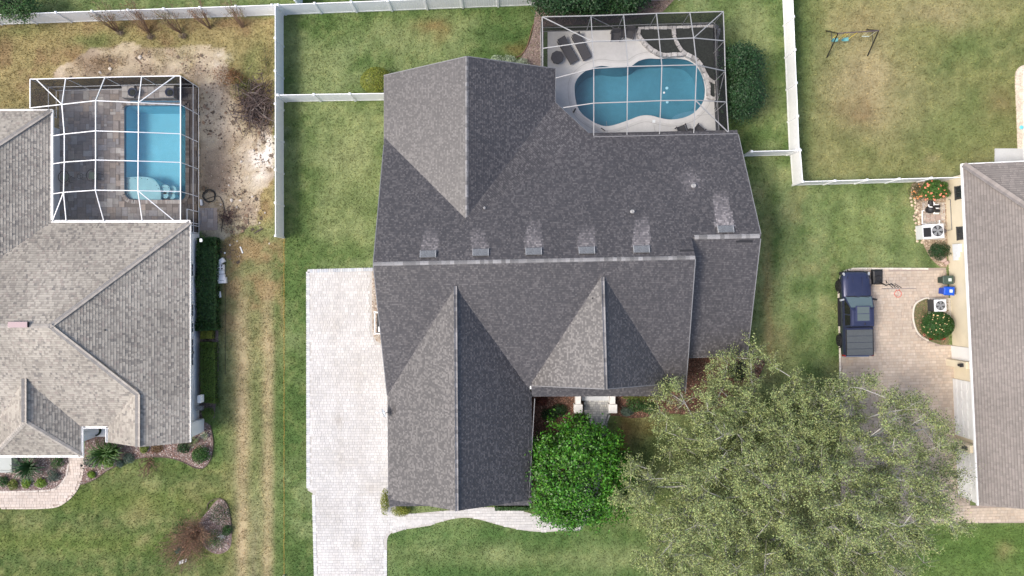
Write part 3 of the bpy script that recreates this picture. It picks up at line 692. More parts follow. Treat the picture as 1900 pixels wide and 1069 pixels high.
def main_stain(x, y, R):
    k = 1.0 + (fbm(np.array([x]), np.array([y]), 2.6, 21, 3)[0] - .5) * .26
    for i, (vx, vy) in enumerate(vent_xy):          # zinc wash: bleached streak below every vent, each its own length and drift
        ln, am, dr, wd_ = ((1.7, 1.5, .10, .60), (1.5, 1.2, -.16, .56), (2.0, 1.7, .02, .62), (1.6, 1.5, .06, .60), (2.1, 2.2, .12, .60), (2.5, 2.3, .02, .64))[i]
        dy = y - vy; dx = abs(x - vx - dr * dy)
        if 0.15 < dy < ln and dx < wd_ * (1 - .35 * dy / ln): k *= 1 + am * (1 - (dy - .15) / ln) ** .8 * (1 if dx < wd_ * .75 else .6) * R.uniform(.75, 1.15) * (.7 + .6 * fbm(np.array([x * 3.]), np.array([y * .6]), .5, 81, 2)[0])
    px, py = 950 + x * 1458 / 48.5, 534.5 - y * 1458 / 48.5
    for cx, cy, s, a in ((1287, 335, 16, .8), (1283, 325, 30, .35), (1040, 235, 60, .25)):
        k *= 1 + a * math.exp(-((px - cx) ** 2 + (py - cy) ** 2) / s ** 2) * R.uniform(.3, 1.5)
    return k
def pal_main(R):
    t = R.random()
    if t < .15: return (.094, .0865, .0865), True
    if t < .40: return (.071, .065, .0655), True
    if t < .70: return (.059, .054, .055), False
    return (.047, .043, .044), False
m_deck_d = M('roof_edge_dark', (.17, .17, .18), .7); m_sh = M('shingle', (1, 1, 1), .85, noise=[(60, .18)], attr='col', spec=.3)
roof = make_roof(mh, faces, m_deck_d, M('shingle_charcoal', (1, 1, 1), .46, noise=[(60, .18)], attr='col', spec=.7), .12, (.07, .14), pal_main, 3, main_stain, shade_band=.55)
m_cap_w = M('ridge_cap_bleached', (.225, .22, .22), .85, obj=.4, noise=[(30, .2)]); m_cap_d = M('ridge_cap_grey', (.19, .186, .19), .85, obj=.35, noise=[(30, .2)])
ridge_caps(roof, P(1290, 478, 7.6), P(694, 490, 7.6), S_, N_, m_cap_w, .11, .32, .25)
ridge_caps(roof, (14.85, 3.12, ev(N_, 14.85, 3.12)), (11.0, 3.05, ev(N_, 11.0, 3.05)), WS, N_, m_cap_w, .13, .32, .25)
zng = ev(NGw, -2.757, 10)
ridge_caps(roof, (-2.757, 14.1, zng), (-2.757, 4.35, zng), NGe, NGw, m_cap_d, .09, .32, .25)
ridge_caps(roof, (-3.30, -13.39, 6.8), (-3.39, .05, 6.8), FGe, FGw, m_cap_d, .09, .32, .25)
ridge_caps(roof, (5.597, -6.03, 7.1), (5.41, .6, 7.1), EGe, EGw, m_cap_d, .09, .32, .25)
m_drip = M('drip_edge', (.20, .20, .205), .55)
def drip(a, b, pl): edge_strip(roof, [(*a, ev(pl, *a)), (*b, ev(pl, *b))], .05, .17, m_drip, 'drip_edge', -.065)
drip((10.84, 1.75), (11.29, -6.85), S_); drip((14.64, 9.9), (14.93, 3.2), N_); drip((14.95, 3.0), (15.27, -4.35), WS); drip((-8.27, 9.2), (-8.2, 1.5), N_); drip((-8.2, 1.4), (-8.11, -6.9), S_)
drip((-8.29, 9.3), (-8.29, 13.75), NGw); drip((-8.29, 13.8), (-2.757, 14.1), NGw); drip((-2.757, 14.1), (2.8, 14.24), NGe); drip((2.8, 14.2), (2.8, 12.05), NGe); drip((2.8, 12.05), (5.25, 9.78), DG); drip((5.25, 9.78), (14.6, 9.98), N_)
drip((1.2, -6.31), (5.597, -6.03), EGw); drip((5.597, -6.03), (10.22, -6.17), EGe); drip((11.5, -4.52), (15.25, -4.40), WS); drip((-8.06, -7.2), (-8.01, -13.65), FGw); drip((1.48, -7.2), (1.08, -13.6), FGe)
m_vent = M('vent_metal', (.20, .205, .21), .45, noise=[(12, .3)], metal=.3); m_black = M('dark_plastic', (.02, .02, .022), .5)
vp = MB()
def face_frame(pl):
    n = Vector((-pl[1], -pl[2], 1)).normalized(); U = Vector((0, 0, 1)).cross(n).normalized(); return U, n.cross(U), n
U, V, Nn = face_frame(N_); Rm = Matrix((U, V, Nn)).transposed()
vb = MB().box((0, 0, .07), (.92, .42, .12), mi=0).box((0, -.22, .06), (.86, .03, .07), mi=1).box((0, .02, .137), (.98, .46, .014), mi=0).box((-.46, 0, .08), (.02, .46, .15), mi=2).box((.46, 0, .08), (.02, .46, .15), mi=2)
vm = vb.mesh('roof_vent', [m_vent, m_black, M('vent_rim', (.5, .5, .5), .5)])
for i, (x, y) in enumerate(vent_xy):
    o = link('roof_vent', vm, roof); o.location = Vector((x, y, ev(N_, x, y) + .02)) - worldloc(roof); o.rotation_mode = 'QUATERNION'; o.rotation_quaternion = Rm.to_quaternion()
m_white = M('white_paint', (.80, .80, .80), .45, noise=[(3, .03)]); m_pvc = M('pipe_grey', (.36, .36, .36), .6)
for px, py, r, h in ((899, 386, .06, .25), (1173, 393, .09, .3), (1287, 345, .10, .3)):
    x, y = XY(px, py, 6.0); z = ev(N_, x, y); x, y = XY(px, py, z); z = ev(N_, x, y)
    pm = MB().lathe([(r, -.05), (r, h), (r * .7, h), (r * .7, h - .06)], (x, y, z), 10).lathe([(r * 1.5, -.06), (r * 1.5, .05), (r * 1.05, .11)], (x, y, z), 10)
    pm.build('vent_pipe', m_pvc, roof)
for px, py, w, pl in ((1273, 466, .85, N_), (1380, 448, 1.0, WS)):
    z = 7.2 if pl is N_ else 6.6; x, y = XY(px, py, z); z = ev(pl, x, y); MB().box((x, y, z + .03), (w, .14, .05)).build('slot_vent', m_black, roof)
MB().lathe([(.05, -.02), (.05, .05)], (*XY(1097, 553, 5.7), ev(EGw, *XY(1097, 553, 5.7))), 8).build('roof_mark', m_black, roof)
# walls
m_wall = M('stucco_beige', (.55, .50, .43), .9, noise=[(2, .06), (50, .05)])
wm = MB()
wm.prism([(-7.75, 13.4), (2.3, 13.7), (2.3, 11.8), (4.9, 9.3), (14.1, 9.4), (14.7, -3.9), (11.1, -4.0), (10.8, -6.3), (9.5, -6.2), (9.5, -5.3), (2.0, -5.3), (1.5, -6.4), (.75, -6.6), (.6, -13.2), (-7.5, -13.2), (-7.6, 0)], 0, 2.95)
wm.build('wall', m_wall, mh)
def gable(a, b, apex, t=.15): gm = MB(); wall_poly(gm, [a, b, apex], t); gm.build('gable_wall', m_wall, mh)
gable((2.2, 13.72, 2.98), (-7.7, 13.42, 2.98), (-2.757, 13.6, zng - .2)); gable((-7.4, -13.05, 3.1), (.5, -13.05, 3.1), (-3.3, -13.05, 6.55)); gable((2.0, -5.8, 3.4), (9.4, -5.8, 3.4), (5.58, -5.75, 6.9))
gable((-7.75, 8.6, 3.0), (-7.65, -6.3, 3.0), (-7.7, 1.4, 7.3)); gable((10.6, -5.8, 3.0), (10.3, 1.2, 3.0), (10.35, 1.4, 7.1)); gable((14.75, -3.8, 3.), (14.2, 9.4, 3.), (14.4, 3.1, 6.5))
# garage doors on the west wall, windows to the south and west
m_glass = M('window_glass', (.03, .035, .04), .08, spec=.6); m_frame = M('window_frame', (.78, .78, .76), .5)
def window(house, c, w, h, face, frame=m_frame, glass=m_glass, panes=2):
    """face: outward unit vector (xy); c: centre on the wall plane"""
    f = Vector((*face, 0)); s = Vector((-f.y, f.x, 0)); c = Vector(c); fb = MB(); R = Matrix((s, f, Vector((0, 0, 1)))).transposed()
    for k, (dw, dh) in (((0, h / 2 + .03), (w + .12, .07)), ((0, -h / 2 - .03), (w + .18, .08)), ((-w / 2 - .03, 0), (.07, h)), ((w / 2 + .03, 0), (.07, h))):
        fb.box(c + s * k[0] + Vector((0, 0, k[1])) + f * .03, (dw, .08, dh), rot=R)
    for i in range(1, panes): fb.box(c + s * (w * (i / panes - .5)) + f * .03, (.035, .05, h), rot=R)
    fr = fb.build('window', frame, house); MB().box(c + f * .012, (w, .02, h), rot=R).build('pane', glass, fr); return fr
for y in (-8.6, -11.2):
    gd = MB()
    for k in range(4): gd.box((-7.6, y, .28 + .55 * k), (.09, 2.3, .535))
    gd.build('garage_door', m_white, mh)
window(mh, (-5.4, 13.5, 1.5), 1.6, 1.2, (0, 1)); window(mh, (-3.4, -13.22, 1.6), 1.7, 1.4, (0, -1)); window(mh, (4.1, -5.32, 1.6), 1.3, 1.6, (0, -1)); window(mh, (8.2, -5.32, 1.6), 1.3, 1.6, (0, -1)); window(mh, (13., -3.98, 1.6), 1.4, 1.4, (0, -1)); window(mh, (14.42, 2.5, 1.6), 1.2, 1.3, (1, .04))
fd = MB().box((5.75, -5.34, 1.1), (1.0, .08, 2.15)).build('front_door', M('door_wood', (.16, .07, .035), .5, noise=[(6, .2)]), mh)
MB().lathe([(.03, 0), (.035, .03), (.02, .07)], (6.12, -5.42, 1.05), 8).build('handle', M('brass', (.5, .38, .18), .35, metal=.9), fd)
MB().prism(PX((1079, 733), (1133, 733), (1133, 743), (1079, 743)), -.02, .10).build('porch_step', M('step_concrete', (.55, .56, .58), .85, noise=[(8, .08)]), mh)
for x in (1073, 1137):
    pb = MB(); a = XY(x, 728, .8); b = XY(x, 750, .8); c = XY(x, 758.5, .8)
    pb.box(((a[0] + b[0]) / 2, (a[1] + b[1]) / 2, .38), (.36, abs(a[1] - b[1]) + .1, .76)); pb.box((c[0], c[1], .40), (.54, .54, .80)); pb.box((c[0], c[1], .83), (.58, .58, .06))
    pb.build('porch_pedestal', M('pedestal_white', (.74, .72, .69), .7, noise=[(6, .05)]), mh, bevel=.015)
MB().box((XY(985, 716, 3.1)[0], XY(985, 716, 3.1)[1] - .05, 3.1), (.14, .3, .2)).build('gutter_end', m_white, mh)
# satellite dish on the western eave
x, y, z = *XY(719, 765, 3.3), 3.3
ds = thing('satellite_dish', 'small grey satellite dish clamped to the western eave above the white driveway', 'satellite dish', (x, y, z))
q = Quaternion((0, 1, 0), math.radians(-62)) @ Quaternion((1, 0, 0), math.radians(18))
dm = MB().lathe([(.02, -.02), (.18, .0), (.30, .05), (.31, .06), (.17, .015), (.02, -.005)], n=18); dm.v = [tuple(q @ Vector(v) + Vector((x - .15, y, z + .25))) for v in dm.v]
dm.build('reflector', M('dish_grey', (.48, .52, .56), .4), ds, smooth=True)
MB().tube([(x + .12, y, z - .1), (x - .05, y, z + .22)], .025).build('mast', m_vent, ds); MB().tube([(x - .15, y, z + .1), (x - .6, y + .05, z + .4)], .015).box((x - .62, y + .05, z + .42), (.12, .07, .08)).build('feed_arm', m_white, ds)
# white framed screen by the west wall
g = thing('equipment_screen', 'white framed dark equipment screen standing by the western wall of the dark roofed house', 'screen', (*XY(703, 600), 0))
a, b = P(699, 579), P(699, 618)
MB().box((a.x, (a.y + b.y) / 2, .75), (.08, a.y - b.y, .12)).box((a.x, a.y, .4), (.14, .12, .82)).box((b.x, b.y, .4), (.14, .12, .82)).box((a.x + .25, a.y, .75), (.5, .08, .1)).box((a.x + .25, b.y, .75), (.5, .08, .1)).build('frame', m_white, g)
MB().box((a.x + .35, (a.y + b.y) / 2, .35), (.45, a.y - b.y - .3, .68)).build('unit', m_black, g, bevel=.02)
MB().box((a.x + .38, b.y + .3, .72), (.3, .35, .06)).build('lid', m_white, g)

# ================= the pale roofed house on the left
lh = thing('house', 'house with pale tan and grey hipped shingle roof, white gutters and walls', 'house', (-28, -2, 0))
EX = -20.88
LR = plane_eave((EX, 4.3), (EX, -10), 3.0, .57, (-30, 0)); LN = plane_eave((-40, 4.28), (EX, 4.28), 3.0, .58, (-30, -2)); LS = plane_eave((-40, -8.98), (EX, -8.98), 3.0, .568, (-30, 0))
NWr = plane_eave((-29.9, 4.3), (-29.9, 11.5), 3.0, .57, (-40, 8)); NWn = plane_eave((-40, 11.5), (-29.9, 11.5), 3.0, .57, (-35, 5))
gl = (-23.53, ev(LR, -23.53, 0))
GL = plane3((-23.53, -6, gl[1]), (-23.53, -10, gl[1]), (-26.25, -8, 2.95))
EHr = plane_eave((-27.98, -6), (-27.98, -10.8), 3.0, .75, (-30, -8)); EHl = plane_eave((-33.7, -6), (-33.7, -10.8), 3.0, .75 * 2.47 / 3.25, (-30, -8)); EHs = plane_eave((-33, -10.86), (-27, -10.86), 3.0, .75, (-30, -8))
xl = (46.0, 1, 0); xr = lambda x: (-x, 1, 0); gy = (10.02, 0, 1)
lf = [
    (LR, region([sub(LN, LR), sub(LS, LR), above(LR, 3.0), gy])), (LR, region([sub(LR, LS), sub(GL, LR), above(LR, 3.0), gy])),
    (LN, region([sub(LR, LN), sub(LS, LN), sub(LN, NWr), above(LN, 3.0), xl])),
    (NWr, region([sub(NWr, LN), sub(NWn, NWr), above(NWr, 3.0), xl, (45, 1, 1.0)])),
    (NWn, region([sub(NWr, NWn), above(NWn, 3.0), xl])),
    (LS, region([sub(LR, LS), sub(LN, LS), sub(LS, GL), sub(LS, EHr), sub(EHl, EHr), above(LS, 3.0)])),
    (LS, region([sub(LN, LS), sub(LS, EHl), sub(EHr, EHl), above(LS, 3.0), xl])),
    (GL, region([sub(LR, GL), sub(GL, LS), above(GL, 2.95), gy])),
    (EHr, region([sub(EHr, LS), sub(EHs, EHr), sub(EHl, EHr), above(EHr, 3.0)])), (EHl, region([sub(EHl, LS), sub(EHs, EHl), sub(EHr, EHl), above(EHl, 3.0)])),
    (EHs, region([sub(EHr, EHs), sub(EHl, EHs), sub(EHs, LS), above(EHs, 3.0)])),
]
def pal_left(R):
    t = R.random()
    if t < .34: return (.365, .335, .29), True
    if t < .66: return (.32, .293, .254), False
    if t < .86: return (.26, .236, .207), False
    if t < .93: return (.205, .19, .172), False
    return (.29, .255, .225), True
def left_stain(x, y, R): return .98 + (fbm(np.array([x]), np.array([y]), 3.2, 61, 3)[0] - .5) * .5
m_deck_l = M('roof_edge_white', (.74, .74, .73), .6)
lroof = make_roof(lh, lf, m_deck_l, m_sh, .165, (.09, .22), pal_left, 9, left_stain, shade_band=.80, lift=.010)
m_cap_l = M('ridge_cap_tan', (.355, .325, .29), .85, obj=.12, noise=[(30, .12)])
P3 = lambda x, y, pl: (x, y, ev(pl, x, y))
jn = (-27.66, -2.28)
ridge_caps(lroof, P3(EX + .05, 4.3, LR), P3(*jn, LR), LN, LR, m_cap_l, .14, .26, .2); ridge_caps(lroof, P3(-23.53, -6.72, LR), P3(*jn, LR), LR, LS, m_cap_l, .14, .26, .2)
ridge_caps(lroof, P3(*jn, LN), P3(-36.5, -2.28, LN), LS, LN, m_cap_l, .14, .26, .2); ridge_caps(lroof, (-23.53, -10.0, gl[1]), (-23.53, -6.75, gl[1]), LR, GL, m_cap_l, .15, .26, .2)
zr = ev(EHr, -30.45, 0); ya = -10.86 + (zr - 3) / .75; yj = -8.98 + (zr - 3) / .568
ridge_caps(lroof, (-30.45, ya, zr), (-30.45, yj, zr), EHr, EHl, m_cap_l, .15, .26, .2); ridge_caps(lroof, (-27.98, -10.86, 3.0), (-30.45, ya, zr), EHs, EHr, m_cap_l, .15, .26, .2); ridge_caps(lroof, (-33.7, -10.86, 3.0), (-30.45, ya, zr), EHl, EHs, m_cap_l, .15, .26, .2)
ridge_caps(lroof, (-29.9, 11.5, 3.0), P3(-34.5, 6.9, NWr), NWn, NWr, m_cap_l, .14, .26, .2)
m_gut = M('gutter_white', (.82, .82, .81), .4)
def gutter(pts, flip=1):
    g_ = MB()
    for a, b in zip(pts[:-1], pts[1:]):
        a, b = Vector((*a, 2.93)), Vector((*b, 2.93)); d = (b - a).normalized(); s = Vector((d.y, -d.x, 0)) * flip
        g_.bar(a + s * .13, b + s * .13, .025, .14); g_.bar(a + s * .06 - Vector((0, 0, .07)), b + s * .06 - Vector((0, 0, .07)), .12, .015)
        n = max(1, int((b - a).length / 1.4))
        for i in range(n + 1): g_.bar(a + d * (i * (b - a).length / n) + Vector((0, 0, .06)), a + d * (i * (b - a).length / n) + s * .13 + Vector((0, 0, .06)), .03, .015)
        g_.bar(a + s * .002 - Vector((0, 0, .02)), b + s * .002 - Vector((0, 0, .02)), .01, .1)
    return g_.build('gutter', m_gut, lroof)
gutter([(-27.98, -10.95), (-27.98, -8.0)]); gutter([(-35.5, -10.86), (-27.85, -10.86)]); gutter([(-27.85, -8.98), (-25.8, -8.98)]); gutter([(-26.25, -10.0), (-26.25, -9.0)], -1)
edge_strip(lroof, [(EX + .02, 4.3, 3.0), (EX + .02, -10.0, 3.0)], .04, .2, m_gut, 'fascia', -.03); edge_strip(lroof, [(-29.9, 4.33, 3.0), (EX, 4.33, 3.0)], .16, .12, m_gut, 'fascia', -.01); edge_strip(lroof, [(-29.83, 4.3, 3.0), (-29.83, 11.55, 3.0)], .16, .12, m_gut, 'fascia', -.01); edge_strip(lroof, [(-29.8, 11.55, 3.0), (-36, 11.55, 3.0)], .1, .12, m_gut, 'fascia', -.01)
x, y = XY(40, 602, 6.6); z = ev(LN, x, y)
MB().box((x, y, z + .14), (1.15, .34, .2), col=(.40, .30, .30)).box((x + .58, y, z + .14), (.03, .3, .16), col=(.03, .03, .03)).build('ridge_vent', M('vent_mauve', (1, 1, 1), .7, attr='col'), lroof)
MB().lathe([(.05, -.05), (.05, .1)], P3(*XY(192, 613, 5.6), LR), 8).build('vent_pipe', m_black, lroof)
m_wallw = M('stucco_white', (.88, .88, .87), .8, noise=[(2, .03), (40, .03)])
lw = MB().prism([(-21.48, 3.68), (-21.48, -9.6), (-25.75, -9.6), (-25.75, -8.4), (-28.5, -8.4), (-28.5, -10.2), (-33.1, -10.2), (-33.1, -8.4), (-46, -8.4), (-46, 10.9), (-31.05, 10.9), (-31.05, 3.68)], 0, 2.96).build('wall', m_wallw, lh)
gm = MB(); wall_poly(gm, [(-25.7, -9.55, 2.98), (-21.6, -9.55, 2.98), (-21.6, -9.55, 3.2), (-23.53, -9.55, gl[1] - .2), (-25.7, -9.55, 3.1)]); gm.build('gable_wall', m_wallw, lh)
for y0, w in ((502, 21), (575, 21), (606, 16), (639, 24), (663, 22)):
    window(lh, (-21.475, -(y0 - 534.5) / 27.0, 1.75), w / 27.0, 1.2, (1, 0), panes=2)
x, y = XY(175, 800, 1.2)
ent = MB().box((-27.0, -8.55, 1.05), (1.05, .08, 2.1)).build('front_door', m_white, lh)
wr = MB(); wr.lathe([(.14, -.05), (.27, -.06), (.31, 0), (.27, .06), (.14, .05)], (-27.0, -8.66, 1.5), 16, 'Y'); 
wr.build('wreath', M('wreath_dark', (.02, .035, .02), .9, noise=[(20, .5)]), ent)
MB().prism([(-28.9, -10.2), (-27.9, -10.2), (-27.9, -9.7), (-25.8, -9.7), (-25.8, -8.42), (-28.9, -8.42)], -.02, .09).build('porch_slab', M('porch_white', (.85, .85, .85), .8, noise=[(6, .05)]), lh)
MB().lathe([(.24, .0), (.34, .02), (.36, .09), (.32, .16), (.24, .17)], (-28.5, -9.78, .1), 18).build('planter_ring', MATS['wreath_dark'], lh); pc = MB().lathe([(.25, .09), (.25, .3), (.22, .34), (.20, 2.7), (.25, 2.75), (.25, 2.85)], (-28.5, -9.78, 0), 16); pc.build('porch_column', m_white, lh)
MB().box((-35.5, -11.75, .35), (3.1, 1.3, .7)).box((-35.45, -12.45, .70), (3.2, .12, .12)).build('planter_wall', M('stucco_pale', (.40, .42, .40), .85, noise=[(2, .05)]), lh)
for nm, px, py, z0, d, mt in (('security_camera', 373, 446, 2.5, (.16, .22, .12), m_white), ('meter_box', 372.5, 740, 1.2, (.22, .5, .6), m_wallw), ('hose_reel', 371, 757, .9, (.42, .3, .35), m_vent)):
    x, y = XY(px, py, z0); MB().box((x, y, z0), d).box((x + d[0] * .5, y, z0), (.05, d[1] * .5, d[2] * .5)).build(nm, mt, lh, bevel=.02)
MB().box((-21.3, -9.4, 1.2), (.3, .9, 2.4)).build('corner_pier', m_wallw, lh)

# ================= the brown roofed house on the right
rh = thing('house', 'long house with brown grey shingle roof and cream walls beside the pink driveway', 'house', (33, -3, 0))
RW = plane_eave((29.2, 8.03), (30.24, -14.11), 3.0, .52, (40, 0)); RN = plane_eave((29.2, 8.03), (40, 8.5), 3.0, .52, (35, 0)); RE = plane_eave((47, 8), (48, -14), 3.0, .52, (35, 0)); rv = line((30.24, -14.11), (48, -13.4), (35, 0))
rf = [(RW, region([sub(RN, RW), sub(RE, RW), above(RW, 3.0), rv])), (RN, region([sub(RW, RN), sub(RE, RN), above(RN, 3.0)])), (RE, region([sub(RW, RE), sub(RN, RE), above(RE, 3.0), rv]))]
def pal_right(R):
    t = R.random()
    if t < .3: return (.275, .243, .220), True
    if t < .7: return (.25, .222, .201), False
    return (.228, .203, .184), False
rroof = make_roof(rh, rf, m_deck_l, m_sh, .165, (.11, .24), pal_right, 15, lambda x, y, R: .9 + (fbm(np.array([x]), np.array([y]), 2.5, 71, 3)[0] - .5) * .3, shade_band=.72, lift=.012)
m_cap_r = M('ridge_cap_brown', (.25, .222, .203), .85, obj=.12)
ridge_caps(rroof, P3(29.25, 8.0, RW), P3(35, 2.6, RW), RW, RN, m_cap_r, .2, .26, .22)
edge_strip(rroof, [(29.18, 8.03, 3.0), (30.22, -14.11, 3.0)], .09, .16, m_gut, 'fascia', -.03)
edge_strip(rroof, [(29.18, 8.05, 3.0), (38, 8.45, 3.0)], .06, .16, m_gut, 'fascia', -.06)
m_cream = M('stucco_cream', (.72, .64, .48), .85, noise=[(1.5, .05), (40, .05)])
t_ = math.radians(2.7); wd = Vector((math.sin(t_), -math.cos(t_), 0)); wo_ = Vector((-math.cos(t_), -math.sin(t_), 0)); w0 = Vector((29.72, 7.5, 0))
Wp = lambda s, o=0.0, z=0.0: w0 + wd * s + wo_ * o + Vector((0, 0, z))
a, b = Wp(0), Wp(21.2); MB().prism([(a.x, a.y), (b.x, b.y), (47, -13.2), (46, 8.0)], 0, 2.97).build('wall', m_cream, rh)
def sY(py, px=1765): return (7.5 - (534.5 - py) / 27.0) / math.cos(t_)
for py, w in ((363, .75), (436, .75)): window(rh, Wp(sY(py), 0, 1.8), w, 1.0, (wo_.x, wo_.y), frame=M('frame_dark', (.05, .05, .05), .5), panes=2)
m_gd = M('garage_white', (.80, .80, .79), .5, noise=[(3, .03)]); RW3 = Matrix((wd, wo_, Vector((0, 0, 1)))).transposed()
for s0, s1 in ((sY(702), sY(806)), (sY(830), sY(918))):
    g_ = MB()
    for k in range(4):
        g_.box(Wp((s0 + s1) / 2, .06, .3 + .58 * k), (s1 - s0, .1, .565), rot=RW3)
        for j in range(6): g_.box(Wp(s0 + (j + .5) * (s1 - s0) / 6, .115, .3 + .58 * k), ((s1 - s0) / 6 - .18, .02, .38), rot=RW3)
    g_.build('garage_door', m_gd, rh)
MB().box(Wp((sY(641) + sY(667)) / 2, .06, 1.05), (.95, .1, 2.1), rot=RW3).build('side_door', m_gd, rh)
for s0, s1 in ((sY(667), sY(676)), (sY(815), sY(825)),):
    MB().box(Wp((s0 + s1) / 2, .26, 1.2), (s1 - s0 + .12, .5, 2.4), rot=RW3).build('pilaster', m_cream, rh)
    l_ = MB().box(Wp((s0 + s1) / 2, .62, 1.95), (.16, .2, .3), rot=RW3).box(Wp((s0 + s1) / 2, .62, 2.13), (.24, .28, .05), rot=RW3); l_.build('wall_lamp', m_black, rh)
ut = MB().box(Wp(sY(462), .12, 1.35), (.55, .22, .75), rot=RW3).box(Wp(sY(474), .1, 1.2), (.35, .18, .5), rot=RW3).box(Wp(sY(480), .08, 1.05), (.3, .14, .4), rot=RW3); ut.build('meter_box', M('meter_white', (.74, .76, .78), .5), rh, bevel=.02)
MB().tube([Wp(sY(372), .05, .5), Wp(sY(372), .06, .7), Wp(sY(428), .06, .7), Wp(sY(428), .05, .2)], .025).build('conduit', m_vent, rh)
MB().lathe([(.17, 0), (.17, .3), (.1, .34)], Wp(sY(428.5), .35, .0), 12).build('irrigation_cap', M('cap_brown', (.12, .10, .10), .7), rh)
# ------------------------------------------------------------------ white vinyl fences
m_vinyl = M('fence_vinyl', (.90, .905, .91), .45, noise=[(.8, .04), (6, .03)])
FH = 1.9
_post = MB().box((0, 0, FH / 2 + .03), (.127, .127, FH + .06)).add([(-.075, -.075, FH + .06), (.075, -.075, FH + .06), (.075, .075, FH + .06), (-.075, .075, FH + .06), (0, 0, FH + .12)], [(0, 1, 4), (1, 2, 4), (2, 3, 4), (3, 0, 4), (3, 2, 1, 0)]).mesh('post', m_vinyl)
_panels = {}
def panel_mesh(L):
    k = round(L, 2)
    if k not in _panels:
        mb = MB(); n = max(1, round(L / .16)); w = L / n; R = random.Random(k)
        for i in range(n): mb.box((-L / 2 + (i + .5) * w, R.uniform(-.002, .002), FH / 2), (w - .006, .022, FH - .2))
        for z, h in ((.12, .16), (FH - .06, .14)): mb.box((0, 0, z), (L, .045, h))
        _panels[k] = mb.mesh('fence_panel', m_vinyl)
    return _panels[k]
def fence(label, pts, group='white vinyl privacy fences', gate=None):
    pts = [Vector(p) for p in pts]; t = thing('fence', label, 'fence', (*pts[0], 0), 0, group)
    org = worldloc(t); first = True
    for a, b in zip(pts[:-1], pts[1:]):
        d = b - a; n = max(1, round(d.length / 2.33)); ang = math.atan2(d.y, d.x)
        for i in range(n + 1):
            if i == 0 and not first: continue
            p = a + d * (i / n); o = link('post', _post, t); o.location = Vector((*p, 0)) - org; o.rotation_euler.z = ang
        for i in range(n):
            p = a + d * ((i + .5) / n); L = d.length / n - .13
            isg = gate is not None and i == gate
            o = link('gate' if isg else 'fence_panel', panel_mesh(L), t); o.location = Vector((*p, .03 if isg else 0)) - org; o.rotation_euler.z = ang
        first = False
    return t
fence('long white fence between the sandy yard and the green lawn, ending beside the tracks', [XY(526, 28), XY(526.5, 441)])
fence('white fence along the back of the sandy yard with bare shrubs leaning over it', [XY(-60, 48), XY(520, 28)])
fence('white fence along the back of the green lawn, running behind the trees', [XY(531, 27.5), XY(990, 10), XY(1260, -1)])
fence('short white fence stub running away behind the back fence junction', [XY(561, 18), XY(563, -120)])
fence('white fence with a gate joining the side fence to the dark roofed house', [XY(531, 189), XY(724, 186)], gate=1)
fence('white fence beside the dry yard, from the back to the small corner jog', [XY(1449, -70), XY(1464, 286)])
fence('short white fence joining the dark roofed house to the dry yard fence', [XY(1379, 290), XY(1460, 288)])
fence('white fence along the front of the dry yard up to the cream wall', [XY(1466, 288), XY(1470.5, 344), XY(1758, 336)])

# ------------------------------------------------------------------ pools
def pool(label, outline, loc, basin_mat, water_mat, coping_mat, cop_w, depth, deck_hole=None):
    t = thing('swimming_pool', label, 'pool', (*loc, 0)); n = len(outline)
    if area2(outline) < 0: outline = outline[::-1]
    mb = MB(); top = [(x, y, .03) for x, y in outline]; inn = offset(outline, -.25)
    rim = [(x, y, -.35) for x, y in outline]; bot = [(x, y, -depth) for x, y in inn]
    mb.add(top + rim + bot, [((i + 1) % n, i, n + i, n + (i + 1) % n) for i in range(n)] + [(n + (i + 1) % n, n + i, 2 * n + i, 2 * n + (i + 1) % n) for i in range(n)])
    mb.flat(inn, -depth); mb.build('basin', basin_mat, t, smooth=False)
    MB().flat(offset(outline, -.004), -.08).build('water', water_mat, t)
    out = offset(outline, cop_w); cb = MB()
    vs = [(x, y, .055) for x, y in offset(outline, -.03)] + [(x, y, .055) for x, y in out] + [(x, y, -.01) for x, y in out] + [(x, y, -.02) for x, y in offset(outline, -.03)]
    fs = []
    for i in range(n):
        j = (i + 1) % n; fs += [(i, n + i, n + j, j)[::-1], (n + i, 2 * n + i, 2 * n + j, n + j)[::-1], (i, j, 3 * n + j, 3 * n + i)[::-1]]
    if coping_mat is not None: cb.add(vs, fs); cb.build('coping', coping_mat, t)
    return t
m_plaster = M('plaster_blue', (.10, .305, .385), .7, noise=[(.5, .1), (3, .06)]); m_plaster_l = M('plaster_aqua', (.20, .58, .73), .7, noise=[(.4, .06), (3, .04)])
mp = pool('kidney shaped blue pool under the dark screen cage behind the charcoal roofed house', MAIN_POOL, XY(1188, 172), m_plaster, M_water('water_main', (.78, .90, .95)), M('coping_pale', (.66, .65, .63), .8, noise=[(3, .05)]), .26, 1.5)
m_deckc = M('deck_concrete', (.60, .59, .57), .85, noise=[(.6, .08), (4, .05), (50, .06)])
dk = structure('pool_deck', MB().flat(DECK_MAIN, .035, [offset(MAIN_POOL, .15)]), m_deckc)
